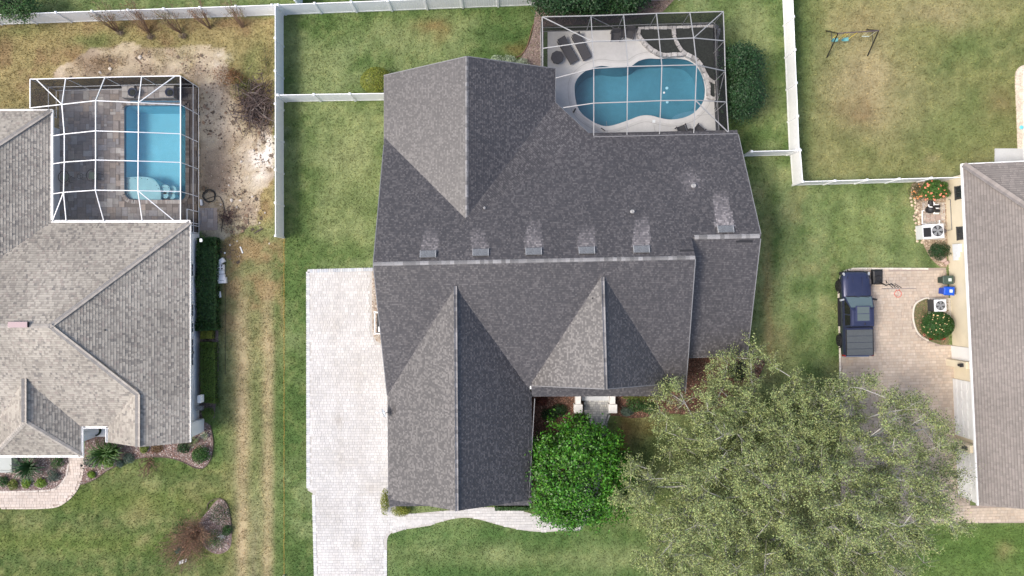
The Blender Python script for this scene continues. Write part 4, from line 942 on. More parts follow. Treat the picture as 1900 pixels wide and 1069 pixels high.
# fine score lines in the deck
sl = MB(); ring = offset(MAIN_POOL, .42)
for i in range(len(ring)):
    a, b = ring[i - 1], ring[i]
    if inside(DECK_MAIN, [a[0]], [a[1]])[0] and inside(DECK_MAIN, [b[0]], [b[1]])[0]: sl.bar((*a, .0375), (*b, .0375), .018, .004)
for q0, q1 in (((1127, 248), (1125, 225)), ((1213, 232), (1216, 248)), ((1165, 226), (1163, 250)), ((1290, 215), (1325, 212))): sl.bar((*XY(*q0), .037), (*XY(*q1), .037), .018, .004)
sl.build('deck_joint', M('joint_dark', (.3, .29, .28), .9), dk)
MB().flat(smooth_closed(PX((1249, 218), (1262, 209), (1290, 203), (1298, 208), (1290, 219), (1265, 223)), 4), -.42).build('bench', M('plaster_bench', (.17, .36, .45), .7), mp)
def drain(px, py, r, mat, z): x, y = XY(px, py, z); MB().lathe([(r, z - .02), (r, z), (r * .6, z + .015)], (x, y, 0), 14).build('pool_fitting', mat, mp, smooth=False)
m_fit = M('fitting_white', (.85, .88, .88), .4); m_fit2 = M('fitting_aqua', (.35, .68, .80), .5)
drain(1237.5, 163.5, .10, m_fit2, -.07); drain(1232.2, 172, .07, m_fit, -.07); drain(1238.2, 189.3, .10, m_fit2, -.07)
x, y = XY(1213, 225.5); MB().box((x, y, .05), (.2, .2, .03)).build('skimmer_lid', m_fit, mp)
# pool pole on the edge
a, b = P(1066, 205, .1), P(1115, 237.5, .1)
o = thing('pool_pole', 'white telescopic pool pole lying along the south western rim of the kidney pool', 'pool pole', (a.x, a.y, 0))
MB().tube([a, b], .022).build('pole', m_white, o); MB().tube([b, b + (b - a).normalized() * .35], .03).build('grip', m_black, o); MB().box(a, (.32, .10, .06), math.radians(60)).build('brush', m_black, o)
# stone planters with dark soil in the cage corner
m_stone = M('stone_pale', (.50, .48, .46), .9, noise=[(5, .3), (25, .3)], obj=.25); m_soil = M('planter_soil', (.028, .032, .026), .95, noise=[(6, .4), (30, .5)], bump=(30, .6))
Z6 = lambda *pts: [(960 + a / 3.564, b / 3.564) for a, b in pts]
def stone_wall(name, label, lines, soil, h=.45):
    t = thing(name, label, 'planter', (*XY(*soil[0][0]), 0)); R = random.Random(3)
    for ln in lines:
        ln = [Vector(XY(*p)) for p in smooth_open(ln, 6)]; acc = [0]
        for a, b in zip(ln[:-1], ln[1:]): acc.append(acc[-1] + (b - a).length)
        s = 0
        while s < acc[-1] - .1:
            w = min(R.uniform(.28, .5), acc[-1] - s); m_ = s + w / 2; i = max(j for j in range(len(acc)) if acc[j] <= m_); i = min(i, len(ln) - 2)
            d = ln[i + 1] - ln[i]; p = ln[i] + d.normalized() * (m_ - acc[i])
            MB().box((p.x, p.y, h / 2 + R.uniform(-.02, .02)), (w - .02, R.uniform(.20, .28), h), math.atan2(d.y, d.x)).build('stone', m_stone, t, bevel=.025); s += w
    for sl_ in soil: MB().prism([XY(*p) for p in sl_], .03, h - .12).build('soil', m_soil, t)
    return t
L1 = Z6((800, 205), (800, 245), (845, 305), (905, 352), (960, 374), (1030, 372), (1090, 370)); L2 = Z6((1025, 200), (1035, 265), (1065, 325), (1100, 362), (1165, 400), (1205, 440), (1240, 510), (1275, 545), (1308, 560)); L3 = Z6((790, 196), (1025, 192), (1300, 188), (1304, 300), (1307, 440), (1309, 655)); L4 = Z6((1238, 520), (1256, 580), (1258, 640), (1280, 660), (1309, 658))
stone_wall('stone_planter', 'curved pale stone planter with dark soil in the corner of the kidney pool cage', [L1, L2, L3, L4],
           [Z6((808, 200), (1022, 196), (1034, 268), (1062, 328), (1088, 362), (960, 366), (905, 344), (850, 300), (812, 245)), Z6((1032, 196), (1296, 194), (1302, 440), (1302, 548), (1278, 540), (1246, 508), (1210, 440), (1168, 394), (1106, 358), (1070, 322), (1042, 265)), Z6((1246, 530), (1300, 566), (1302, 652), (1282, 652), (1264, 635), (1262, 580))])

lp = pool('rectangular aqua pool with curved sun shelf inside the white framed cage', LEFT_POOL, (-24.5, 9.3), m_plaster_l, M_water('water_left', (.88, .96, .98)), None, .25, 1.5)
m_shelf = M('plaster_shelf', (.36, .60, .66), .7, noise=[(2, .05)])
shelf = smooth_open(PX((231, 328), (262, 327), (280, 331), (291, 342), (295, 355), (295, 371)), 4) + PX((262, 371), (240, 368), (232, 360))
MB().prism([(max(x, LX0 + .02), max(y, LY0 + .02)) for x, y in shelf], -1.5, -.26).build('sun_shelf', m_shelf, lp)
for i, (px, py, r) in enumerate(((301, 350, 9), (311, 350, 8), (301, 361, 6), (311, 362, 6))):
    x, y = XY(px, py); MB().prism([(x + r / 27 * math.cos(t), y + r / 27 * math.sin(t)) for t in np.linspace(0, 6.28, 15)[:-1]], -1.5, -.45 - .25 * (i % 2)).build('pool_step', m_shelf, lp)
dots = MB()
for px, py in [(240, 331), (250, 331), (262, 331), (273, 333), (290, 344), (293, 350), (235, 341), (237, 361), (245, 369), (302, 348), (312, 348), (302, 359), (312, 360)]:
    x, y = XY(px, py); dots.box((x, y, -.06), (.05, .05, .02))
dots.build('tile_marker', M('tile_navy', (.03, .05, .10), .4), lp)
m_tile = M('waterline_tile', (.05, .16, .26), .35, noise=[(18, .4)])
mb = MB(); n = len(LEFT_POOL); op = offset(LEFT_POOL, -.012); mb.add([(x, y, .02) for x, y in op] + [(x, y, -.22) for x, y in op], [((i + 1) % n, i, n + i, n + (i + 1) % n) for i in range(n)]); mb.build('waterline_band', m_tile, lp)
# paver deck of the left cage: every paver its own piece
dl = structure('paver_deck', MB().flat(DECK_LEFT, .012, [offset(LEFT_POOL, .02)]), M('joint_brown', (.20, .175, .16), .95))
def irregular_pavers(poly, holes, unit, cols, z, parent, seed, nmax=300, mat=None):
    x0, x1 = min(p[0] for p in poly), max(p[0] for p in poly); y0, y1 = min(p[1] for p in poly), max(p[1] for p in poly)
    nx, ny = int((x1 - x0) / unit) + 1, int((y1 - y0) / unit) + 1; g = np.zeros((nx, ny), bool); R = random.Random(seed); out = []
    for j in range(ny):
        for i in range(nx):
            if g[i, j]: continue
            for w, h in R.choice([[(2, 2), (2, 1), (1, 1)], [(3, 2), (2, 2), (1, 1)], [(2, 3), (1, 2), (1, 1)], [(1, 2), (1, 1)], [(2, 1), (1, 1)], [(1, 1)]]):
                if i + w <= nx and j + h <= ny and not g[i:i + w, j:j + h].any(): break
            else: w = h = 1
            g[i:i + w, j:j + h] = True; xa, ya = x0 + i * unit, y0 + j * unit; xb, yb = min(xa + w * unit, x1), min(ya + h * unit, y1)
            cs = [(xa, ya), (xb, ya), (xb, yb), (xa, yb), ((xa + xb) / 2, (ya + yb) / 2)]
            ok = inside(poly, [c[0] * .98 + cs[4][0] * .02 for c in cs], [c[1] * .98 + cs[4][1] * .02 for c in cs]).all()
            for h_ in holes: ok &= not inside(h_, [c[0] * .55 + cs[4][0] * .45 for c in cs], [c[1] * .55 + cs[4][1] * .45 for c in cs]).any()
            if ok and xb - xa > .08 and yb - ya > .08: out.append((w * h, xa, ya, xb, yb))
    out.sort(key=lambda t: -t[0]); rest = MB()
    mats = mat or [M('paver_tone_%s' % 'abcdefgh'[k], c, .9, noise=[(4, .12), (30, .12)], obj=.16) for k, c in enumerate(cols)]
    for k, (_, xa, ya, xb, yb) in enumerate(out):
        b = ((xa + xb) / 2, (ya + yb) / 2, z - .015 + R.uniform(-.004, .004)); d = (xb - xa - .018, yb - ya - .018, .03)
        if k < nmax: MB().box(b, d).build('paver', R.choice(mats), parent)
        else: rest.box(b, d, col=tuple(np.array(R.choice(cols)) * R.uniform(.85, 1.15)))
    if rest.v: tag(rest.build('small_pavers', M('paver_small', (1, 1, 1), .9, attr='col', noise=[(30, .12)]), parent), kind='stuff')
irregular_pavers(DECK_LEFT, [offset(LEFT_POOL, .26)], .205, [(.29, .255, .235), (.33, .30, .285), (.255, .23, .22), (.36, .305, .265), (.31, .295, .295), (.42, .395, .37)], .045, dl, 4)
border_pavers(offset(LEFT_POOL, .13), .26, .17, [(.40, .36, .33), (.50, .46, .43), (.31, .27, .25), (.44, .41, .39)], .06, dl, 'coping_pavers', True)
pad = structure('paver_pad', MB().prism(PAD, -.03, .014), m_jointp)
irregular_pavers(PAD, [], .2, [(.44, .42, .38), (.40, .40, .38), (.50, .45, .40), (.36, .37, .36)], .045, pad, 12)
# raised stone wall with two fire bowls
sw = thing('spa_wall', 'low stone wall with a waterfall spout between two navy bowls along the aqua pool', 'wall', (-25, 13.0, 0))
R_ = random.Random(8)
for x0, x1, h in ((235.5, 258, .72), (258, 304, .52), (304, 331, .72)):
    a, b = XY(x0, 186), XY(x1, 164); MB().prism([a, (b[0], a[1]), b, (a[0], b[1])], .02, h - .05).build('core', M('wall_stone', (.25, .22, .20), .9, noise=[(8, .3)]), sw)
    for i in range(max(1, round((b[0] - a[0]) / .42))):
        for j in range(2):
            n_ = max(1, round((b[0] - a[0]) / .42)); w = (b[0] - a[0]) / n_; MB().box((a[0] + (i + .5) * w, a[1] + (j + .5) * (b[1] - a[1]) / 2, h - .02), (w - .02, (b[1] - a[1]) / 2 - .02, .06)).build('cap_stone', (MATS['paver_tone_f'] if h > .6 else R_.choice([MATS['paver_tone_b'], MATS['paver_tone_d'], MATS['paver_tone_f']])), sw)
a, b = XY(240, 190), XY(340, 188); MB().box(((a[0] + b[0]) / 2, a[1] + .02, .12), (3.4, .12, .12)).build('spillway', MATS['waterline_tile'], sw)
m_navy = M('bowl_navy', (.035, .045, .085), .35)
for i, (px, lab) in enumerate(((247, 'round navy fire bowl at the house end of the low stone wall'), (316, 'round navy fire bowl at the fence end of the low stone wall'))):
    x, y = XY(px, 172, .9); t = thing('fire_bowl', lab, 'bowl', (x, y, .715), 0, 'navy bowls on the pool wall')
    MB().lathe([(.12, .0), (.2, .12), (.29, .28), (.31, .33), (.27, .33), (.2, .2), (.05, .16)], (x, y, .715), 20).build('bowl', m_navy, t, smooth=True); MB().lathe([(.22, .2), (.2, .25), (.08, .27)], (x, y, .715), 14).build('fill', m_soil, t)

# ------------------------------------------------------------------ screen cages
scr_roof = M_screen('screen_mesh_roof', .22, (.08, .08, .085)); scr_wall = M_screen('screen_mesh_wall', .76, (.020, .020, .026)); scr_roof_d = M_screen('screen_mesh_roof_dark', .20, (.055, .055, .06)); scr_wall_d = M_screen('screen_mesh_wall_dark', .72, (.022, .022, .026))
def cage(label, loc, nodes, beams, roofs, walls, mat, w, scr_r, scr_w, thin=()):
    t = thing('pool_cage', label, 'pool cage', loc)
    N3 = {k: P(*v) for k, v in nodes.items()}
    g = lambda k: N3[k] if isinstance(k, str) else Vector(k)
    for a, b in beams: MB().bar(g(a), g(b), w, w * 1.15).build('beam', mat, t)
    for a, b in thin: MB().bar(g(a), g(b), w * .8, w * .8).build('rail', mat, t)
    for p in roofs: MB().add([g(k) for k in p], [tuple(range(len(p)))]).build('screen_panel', scr_r, t)
    for p in walls: MB().add([g(k) for k in p], [tuple(range(len(p)))]).build('wall_screen', scr_w, t)
    return t, N3
ln = {'a0': (56, 147, 3), 'a1': (122, 145.5, 3), 'a2': (195, 143.5, 3), 'a3': (263, 142, 3), 'a4': (335, 141, 3), 'b0': (56, 200.5, 3), 'b1': (115, 194, 4.0), 'b2': (177.5, 187, 4.7), 'b3': (257, 190.5, 4.3), 'b4': (335, 194.5, 3),
      'c0': (97, 252.5, 3.05), 'c1': (119.5, 249, 3.6), 'c2': (177.5, 243, 4.7), 'c3': (257, 245.5, 4.3), 'c4': (335, 248.5, 3), 'd0': (97, 304.5, 3.05), 'd1': (119.5, 301, 3.6), 'd2': (177.5, 297, 4.7), 'd3': (256.5, 299, 4.3), 'd4': (335, 301.5, 3),
      'e0': (97, 360, 3.05), 'e1': (118, 357, 3.6), 'e2': (177, 353, 4.7), 'e3': (256, 354, 4.3), 'e4': (335, 355.5, 3), 'f0': (97, 412, 3.05), 'f1': (123, 411.5, 3.05), 'f2': (193, 411, 3.05), 'f3': (264, 410, 3.05), 'f4': (335, 409, 3.05),
      'x0': (67, 147, 3), 'x1': (325, 141.3, 3), 'x2': (323, 409.3, 3.05)}
lb = [('a0', 'x0'), ('x0', 'a1'), ('a1', 'a2'), ('a2', 'a3'), ('a3', 'a4'), ('a0', 'b0'), ('b0', 'b1'), ('b1', 'b2'), ('b2', 'b3'), ('b3', 'b4'), ('c0', 'c1'), ('c1', 'c2'), ('c2', 'c3'), ('c3', 'c4'), ('d0', 'd1'), ('d1', 'd2'), ('d2', 'd3'), ('d3', 'd4'), ('e0', 'e1'), ('e1', 'e2'), ('e2', 'e3'), ('e3', 'e4'),
      ('a1', 'b1'), ('b1', 'c1'), ('c1', 'd1'), ('d1', 'e1'), ('e1', 'f1'), ('a2', 'b2'), ('b2', 'c2'), ('c2', 'd2'), ('d2', 'e2'), ('e2', 'f2'), ('a3', 'b3'), ('b3', 'c3'), ('c3', 'd3'), ('d3', 'e3'), ('e3', 'f3'), ('a4', 'b4'), ('b4', 'c4'), ('c4', 'd4'), ('d4', 'e4'), ('e4', 'f4'), ('x0', 'b1'), ('x1', 'b3'), ('e1', 'f0'), ('e3', 'x2')]
lr = [('a0', 'x0', 'b1', 'b0'), ('x0', 'a1', 'b1'), ('a1', 'a2', 'b2', 'b1'), ('a2', 'a3', 'b3', 'b2'), ('a3', 'x1', 'b3'), ('x1', 'a4', 'b4', 'b3')]
for r, s in (('b', 'c'), ('c', 'd'), ('d', 'e')):
    for i in range(4): lr.append((r + str(i), r + str(i + 1), s + str(i + 1), s + str(i)))
lr += [('e0', 'e1', 'f0'), ('e1', 'f0', 'f1'), ('e1', 'e2', 'f2', 'f1'), ('e2', 'e3', 'f3', 'f2'), ('e3', 'f3', 'x2'), ('e3', 'e4', 'f4', 'x2')]
m_alu_w = M('aluminium_white', (.84, .84, .84), .4); m_alu_g = M('aluminium_bone', (.33, .33, .33), .5)
G = lambda k, z=0.0: (P(*ln[k]).x, P(*ln[k]).y, z)
lw_, lt_ = [], []
for a, b in (('a0', 'a1'), ('a1', 'a2'), ('a2', 'a3'), ('a3', 'a4'), ('a4', 'b4'), ('b4', 'c4'), ('c4', 'd4'), ('d4', 'e4'), ('e4', 'f4'), ('a0', 'b0')):
    lw_.append((G(a, 3), G(b, 3), G(b, .05), G(a, .05))); lt_ += [(G(a, 1.0), G(b, 1.0)), (G(a, .08), G(b, .08))]
for k in ('a0', 'a1', 'a2', 'a3', 'a4', 'b4', 'c4', 'd4', 'e4', 'f4', 'b0'): lt_.append((G(k, .05), G(k, 2.95)))
f4 = G('f4'); se = (f4[0], 3.75)
lw_.append(((*f4[:2], 3), (*se, 3), (*se, .05), (*f4[:2], .05))); lt_ += [((*f4[:2], 1.0), (*se, 1.0)), ((*f4[:2], .08), (*se, .08)), ((*se, .05), (*se, 2.95))]
yb = P(343, 388, 2.1).y; yc = P(343, 416, 2.1).y; xq = f4[0] + .03
lt_ += [((xq, yb, .1), (xq, yb, 2.1)), ((xq, yc, .1), (xq, yc, 2.1)), ((xq, yb, 2.1), (xq, yc, 2.1))]
cage('white framed screen cage over the aqua pool in the sandy yard', (-25.5, 9, 0), ln, lb, lr, lw_, m_alu_w, .052, scr_roof, scr_wall, lt_)
mn = {'a0': (1006, 31.5, 3), 'a1': (1096.6, 29.5, 3), 'a2': (1157, 27.5, 3), 'a3': (1218, 25, 3), 'a4': (1280, 23.5, 3), 'a5': (1342, 21.5, 3), 'b0': (1007, 90, 3), 'b1': (1099, 77, 4.0), 'b2': (1161.5, 75.6, 4.1), 'b3': (1223, 73.3, 4.1), 'b4': (1287, 70.6, 4.0), 'b5': (1344, 76, 3),
      'k0': (1007, 124, 3), 'c0': (1031, 145, 3.05), 'c1': (1101.7, 127, 4.6), 'c2': (1164.8, 123.6, 4.8), 'c3': (1228, 122, 4.8), 'c4': (1292.5, 120.6, 4.6), 'c5': (1345.5, 132, 3), 'd0': (1045, 200, 3.05), 'd1': (1101.7, 191.6, 4.1), 'd2': (1163.8, 189.5, 4.2), 'd3': (1226, 187, 4.2), 'd4': (1290, 186, 4.0), 'd5': (1348, 189.5, 3),
      'e1': (1101.7, 254, 3.05), 'e2': (1163.2, 252, 3.05), 'e3': (1223.6, 250, 3.05), 'e4': (1287, 248.5, 3.05), 'e5': (1351.5, 246, 3.05), 'n0': (1031, 190, 3.05)}
mb_ = [('a0', 'a1'), ('a1', 'a2'), ('a2', 'a3'), ('a3', 'a4'), ('a4', 'a5'), ('b0', 'b1'), ('b1', 'b2'), ('b2', 'b3'), ('b3', 'b4'), ('b4', 'b5'), ('c0', 'c1'), ('c1', 'c2'), ('c2', 'c3'), ('c3', 'c4'), ('c4', 'c5'), ('d0', 'd1'), ('d1', 'd2'), ('d2', 'd3'), ('d3', 'd4'), ('d4', 'd5')]
for i in '1234': mb_ += [('a' + i, 'b' + i), ('b' + i, 'c' + i), ('c' + i, 'd' + i), ('d' + i, 'e' + i)]
mb_ += [('a5', 'b5'), ('b5', 'c5'), ('c5', 'd5'), ('d5', 'e5'), ('a0', 'b0'), ('b0', 'k0'), ('a0', 'b1'), ('a5', 'b4'), ('d4', 'e5')]
mr = [('a0', 'b0', 'b1'), ('a0', 'a1', 'b1'), ('a4', 'a5', 'b4'), ('a5', 'b5', 'b4'), ('b0', 'k0', 'c0', 'c1', 'b1'), ('c0', 'c1', 'd1', 'd0', 'n0'), ('d0', 'd1', 'e1'), ('d4', 'd5', 'e5'), ('d4', 'e4', 'e5')]
for i in (1, 2, 3): mr.append(('a%d' % i, 'a%d' % (i + 1), 'b%d' % (i + 1), 'b%d' % i)); mr.append(('d%d' % i, 'd%d' % (i + 1), 'e%d' % (i + 1), 'e%d' % i))
for r, s in (('b', 'c'), ('c', 'd')):
    for i in (1, 2, 3, 4): mr.append((r + str(i), r + str(i + 1), s + str(i + 1), s + str(i)))
G2 = lambda k, z=0.0: (P(*mn[k]).x, P(*mn[k]).y, z)
mw_, mt_ = [], []
for a, b in (('a0', 'a1'), ('a1', 'a2'), ('a2', 'a3'), ('a3', 'a4'), ('a4', 'a5'), ('a5', 'b5'), ('b5', 'c5'), ('c5', 'd5'), ('d5', 'e5'), ('a0', 'b0'), ('b0', 'k0')):
    mw_.append((G2(a, 3), G2(b, 3), G2(b, .05), G2(a, .05))); mt_ += [(G2(a, .9), G2(b, .9)), (G2(a, .08), G2(b, .08))]
for k in ('a0', 'a1', 'a2', 'a3', 'a4', 'a5', 'b5', 'c5', 'd5', 'e5', 'b0', 'k0'): mt_.append((G2(k, .05), G2(k, 2.95)))
mt_ += [(G2('c5', 2.9), G2('d5', .1)), (G2('a1', 2.9), G2('a2', .1))]
cage('grey framed dark screen cage over the kidney pool behind the charcoal roofed house', (8.5, 14, 0), mn, mb_, mr, mw_, m_alu_g, .055, scr_roof_d, scr_wall_d, mt_)

# sliver of the pool terrace on the far right
structure('stone_terrace', MB().prism(POOLDECK_RIGHT, -.03, .06), M('terrace_stone', (.58, .50, .40), .9, noise=[(9, .3), (2, .15)]))
structure('concrete_slab', MB().prism(SLAB_RIGHT, -.03, .08), M('slab_grey', (.52, .52, .51), .9, noise=[(2, .06), (20, .05)]))
t = thing('pool_cage', 'white framed screen cage edge on the stone terrace behind the brown roofed house', 'pool cage', (36.5, 11, 0))
X0 = 35.15
for z in (.1, 1.0, 2.2): MB().bar((X0, 8.6, z), (X0, 15.0, z), .06, .07).build('rail', m_alu_w, t); MB().bar((X0, 15.0, z), (38, 15.0, z), .06, .07).build('rail', m_alu_w, t)
for y in (8.6, 10.6, 12.8, 15.0): MB().bar((X0, y, .06), (X0, y, 2.2), .06, .06).build('post', m_alu_w, t)
MB().add([(X0, 8.6, .1), (X0, 15, .1), (X0, 15, 2.2), (X0, 8.6, 2.2)], [(0, 1, 2, 3)]).build('wall_screen', scr_wall, t)
x, y = XY(1893.5, 237); MB().lathe([(.12, .0), (.14, .05), (.1, .08)], (x, y, .06), 12).build('pool_toy', M('toy_aqua', (.15, .55, .65), .5)); tag(bpy.data.objects['pool_toy'], 'small aqua pool toy lying on the stone terrace edge', 'toy')
def lthing(*a, **k): return local(thing(*a, **k))
# ------------------------------------------------------------------ pool furniture
m_wick = M('wicker_dark', (.05, .048, .05), .7, noise=[(40, .3)]); m_cush = M('cushion_charcoal', (.062, .060, .065), .85, noise=[(12, .15)])
def lounger():
    t = thing('chaise_lounge', 'charcoal chaise lounge nearest the octagonal ottoman on the pale pool deck', 'lounger', (0, 0, 0), 0, 'charcoal loungers by the kidney pool')
    MB().box((0, -.28, .30), (.60, 1.30, .08)).build('seat', m_cush, t, bevel=.02); MB().box((0, .62, .44), (.60, .68, .08), rot=Matrix.Rotation(math.radians(24), 3, 'X')).build('backrest', m_cush, t, bevel=.02)
    for x in (-.3, .3): MB().box((x, 0, .24), (.05, 1.86, .06)).build('side_rail', m_wick, t)
    for x in (-.28, .28):
        for y in (-.85, .75): MB().box((x, y, .12), (.05, .05, .24)).build('leg', m_wick, t)
    return t
l1 = lounger(); l1.location = (*XY(1053.5, 94, .3), .035); l1.rotation_euler.z = math.radians(31)
clone(l1, (*XY(1079, 87, .3), .035), math.radians(27), 'charcoal chaise lounge farther from the ottoman, beside the cage beam')
x, y = XY(1034, 107, .3); t = lthing('ottoman', 'octagonal charcoal ottoman on the pale pool deck beside the loungers', 'ottoman', (x, y, .035), math.radians(8))
mb = MB().lathe([(.40, .02), (.42, .1), (.42, .34)], n=8); mb.build('base', m_wick, t); MB().lathe([(.44, .345), (.45, .38), (.42, .43), (.36, .44)], n=8).build('cushion', m_cush, t)
def armchair(label, loc, rot, group, sm, fm):
    t = thing('armchair', label, 'chair', (0, 0, 0), 0, group)
    MB().box((0, 0, .36), (.56, .56, .12)).build('seat', sm, t, bevel=.02); MB().box((0, .30, .62), (.58, .10, .55), rot=Matrix.Rotation(math.radians(-12), 3, 'X')).build('backrest', sm, t, bevel=.02)
    for x in (-.32, .32):
        MB().box((x, .0, .58), (.07, .6, .05)).build('armrest', fm, t)
        for y in (-.27, .27): MB().box((x, y, .29), (.05, .05, .56)).build('leg', fm, t)
    t.location = loc; t.rotation_euler.z = rot; return t
g_ = 'dark chairs round the kidney pool'
c1 = armchair('dark armchair by the cage back wall, away from the stone planter', (*XY(1142.5, 67, .4), .035), 0, g_, m_wick, m_wick)
clone(c1, (*XY(1168, 63, .4), .035), math.radians(-12), 'dark armchair by the cage back wall, close to the stone planter')
clone(c1, (*XY(1265, 241, .4), .035), math.radians(200), 'dark armchair under the eave, nearer the pool skimmer lid')
clone(c1, (*XY(1297, 241.5, .4), .035), math.radians(140), 'dark armchair under the eave, in the cage corner')
x, y = XY(1281, 246, .4); t = lthing('side_table', 'low dark side table between the two armchairs under the eave', 'table', (x, y, .035))
MB().lathe([(.02, .0), (.2, .02), (.03, .06), (.03, .42)], n=12).build('stem', m_wick, t); MB().lathe([(.27, .42), (.28, .44), (.27, .46)], n=16).build('table_top', m_wick, t)
x, y = XY(1155, 61, .5); t = lthing('side_table', 'round dark side table between the two armchairs at the cage back wall', 'table', (x, y, .035))
MB().lathe([(.02, .0), (.2, .02), (.03, .06), (.03, .42)], n=12).build('stem', m_wick, t); MB().lathe([(.27, .42), (.28, .44), (.27, .46)], n=16).build('table_top', m_wick, t)
# wire chairs in the left cage
m_iron = M('iron_black', (.02, .022, .022), .5); m_sage = M('cushion_sage', (.22, .27, .19), .8, noise=[(20, .15)])
def wirechair():
    t = thing('wire_chair', 'black rounded wire chair with sage cushion nearest the aqua pool', 'chair', (0, 0, 0), 0, 'wire chairs on the paver deck')
    MB().box((0, 0, .42), (.50, .48, .07)).build('cushion', m_sage, t, bevel=.02)
    hoop = [(.42 * math.cos(a), .40 * math.sin(a), .45 + .28 * max(0, -math.cos(a * 1) * 0 + (1 if -.1 < 1 else 0)) * 0 + .2 * (1 - math.cos(a)) * .5) for a in np.linspace(0, 6.28, 25)]
    f = MB().tube(hoop, .022)
    for a in np.linspace(2.0, 4.3, 8): f.tube([(.26 * math.cos(a), .24 * math.sin(a), .42), (.42 * math.cos(a), .40 * math.sin(a), .45 + .1 * (1 - math.cos(a)))], .012, 5)
    f.build('back_hoop', m_iron, t)
    for a in (.8, 2.35, 3.93, 5.5): MB().tube([(.24 * math.cos(a), .22 * math.sin(a), .40), (.3 * math.cos(a), .28 * math.sin(a), 0)], .016, 6).build('leg', m_iron, t)
    b = MB().tube([(-.62, -.16, .30), (-.36, -.2, .40), (-.36, .2, .40), (-.62, .16, .30)], .016, 5); b.build('foot_rest', m_iron, t); return t
w1_ = wirechair(); w1_.location = (*XY(173, 326, .4), .045); w1_.rotation_euler.z = math.radians(172)
clone(w1_, (*XY(121, 329, .4), .045), math.radians(158), 'black rounded wire chair with sage cushion nearest the house wall')
x, y = XY(150, 327, .4); t = lthing('wire_table', 'tiny black wire table between the two wire chairs', 'table', (x, y, .045))
MB().tube([(.2 * math.cos(a), .2 * math.sin(a), .45) for a in np.linspace(0, 6.28, 17)], .014, 5).tube([(-.2, 0, .45), (.2, 0, .45)], .01, 5).tube([(0, -.2, .45), (0, .2, .45)], .01, 5).build('table_top', m_iron, t)
for a in (0.5, 2.6, 4.7): MB().tube([(.18 * math.cos(a), .18 * math.sin(a), .45), (.22 * math.cos(a), .22 * math.sin(a), 0)], .012, 5).build('leg', m_iron, t)

# ------------------------------------------------------------------ pickup truck
m_paint = M('truck_paint', (.030, .036, .080), .30, coat=.8, noise=[(3, .05)], metal=.35); m_glass_t = M('truck_glass', (.10, .14, .145), .05, spec=.8); m_glass_d = M('truck_glass_dark', (.012, .012, .014), .06, spec=.7)
m_rub = M('rubber', (.014, .014, .015), .85); m_rim = M('rim_dark', (.06, .06, .065), .35, metal=.8); m_tonn = M('tonneau_grey', (.075, .085, .092), .6, noise=[(10, .08)]); m_trim = M('trim_black', (.012, .012, .013), .55); m_lamp = M('lamp_clear', (.34, .36, .38), .15); m_red = M('lamp_red', (.30, .012, .012), .25); m_chrome = M('chrome', (.55, .55, .56), .2, metal=.9)
a, b = XY(1597, 503.5, 1.05), XY(1597, 661, 1.25)
TL = a[1] - b[1]; ty = (a[1] + b[1]) / 2; tx = XY(1593.5, 640, 1.3)[0]
t = lthing('pickup_truck', 'dark blue crew cab pickup with grey tonneau cover parked on the pink driveway', 'truck', (tx, ty, .042), math.radians(1.0))
k = TL / 5.9
def sec(y, hw, zb, zs, zt, tw):
    y *= k; h = [(0, zb), (hw * .88, zb), (hw * .985, zb + .14), (hw, zs - .25), (hw * .995, zs - .08), (hw * .95, zs), (tw, zt), (0, zt + .015)]
    return [(x, y, z) for x, z in h] + [(-x, y, z) for x, z in h[::-1][1:-1]]
body = MB().loft([sec(-2.93, .90, .62, 1.20, 1.27, .86), sec(-2.88, .985, .50, 1.22, 1.29, .93), sec(-2.2, 1.01, .48, 1.23, 1.30, .94), sec(-1.0, 1.01, .46, 1.23, 1.30, .95), sec(-.95, 1.0, .46, 1.18, 1.22, .95), sec(.4, 1.0, .46, 1.14, 1.18, .95), sec(1.15, 1.0, .46, 1.12, 1.19, .88), sec(1.7, 1.01, .46, 1.10, 1.20, .80), sec(2.3, 1.01, .46, 1.06, 1.15, .72), sec(2.7, .94, .48, .98, 1.08, .66), sec(2.88, .80, .52, .92, .98, .6), sec(2.95, .66, .58, .84, .88, .5)])
body.build('body', m_paint, t, smooth='edges')
MB().loft([[(-.74, 1.26 * k, z0 + .07), (.74, 1.26 * k, z0 + .07), (.52, 2.72 * k, z0 - .055), (-.52, 2.72 * k, z0 - .055)] if False else [(-.76 + i, 1.24 * k + i, 1.205 + z0), (.76 - i, 1.24 * k + i, 1.205 + z0), (.70 - i, 2.0 * k, 1.19 + z0), (.54 - i, 2.76 * k - i, 1.075 + z0), (-.54 + i, 2.76 * k - i, 1.075 + z0), (-.70 + i, 2.0 * k, 1.19 + z0)] for i, z0 in ((0, -.03), (0, .02), (.05, .035), (.3, .045))]).build('hood', m_paint, t, smooth='edges')
for s in (-1, 1):
    for yy in (-.93, .03, 1.02): MB().box((s * 1.006, yy * k, .86), (.02, .018, .6)).build('door_seam', m_trim, t)
    MB().bar((s * .26, 1.35 * k, 1.245), (s * .34, 2.55 * k, 1.155), .05, .03).build('hood_ridge', M('paint_crease', (.025, .03, .065), .4), t)
    MB().bar((s * .66, 1.2 * k, 1.215), (s * .64, 2.6 * k, 1.11), .03, .012).build('hood_seam', m_trim, t)
    MB().box((s * .80, 2.66 * k, .95), (.13, .44, .14), rot=Matrix.Rotation(s * -.38, 3, 'Z')).build('headlight', m_lamp, t, bevel=.03)
    MB().box((s * .93, -2.9 * k, 1.0), (.12, .12, .42)).build('taillight', m_red, t, bevel=.02)
MB().box((0, 2.93 * k, .80), (1.05, .06, .30)).build('grille', m_trim, t, bevel=.02)
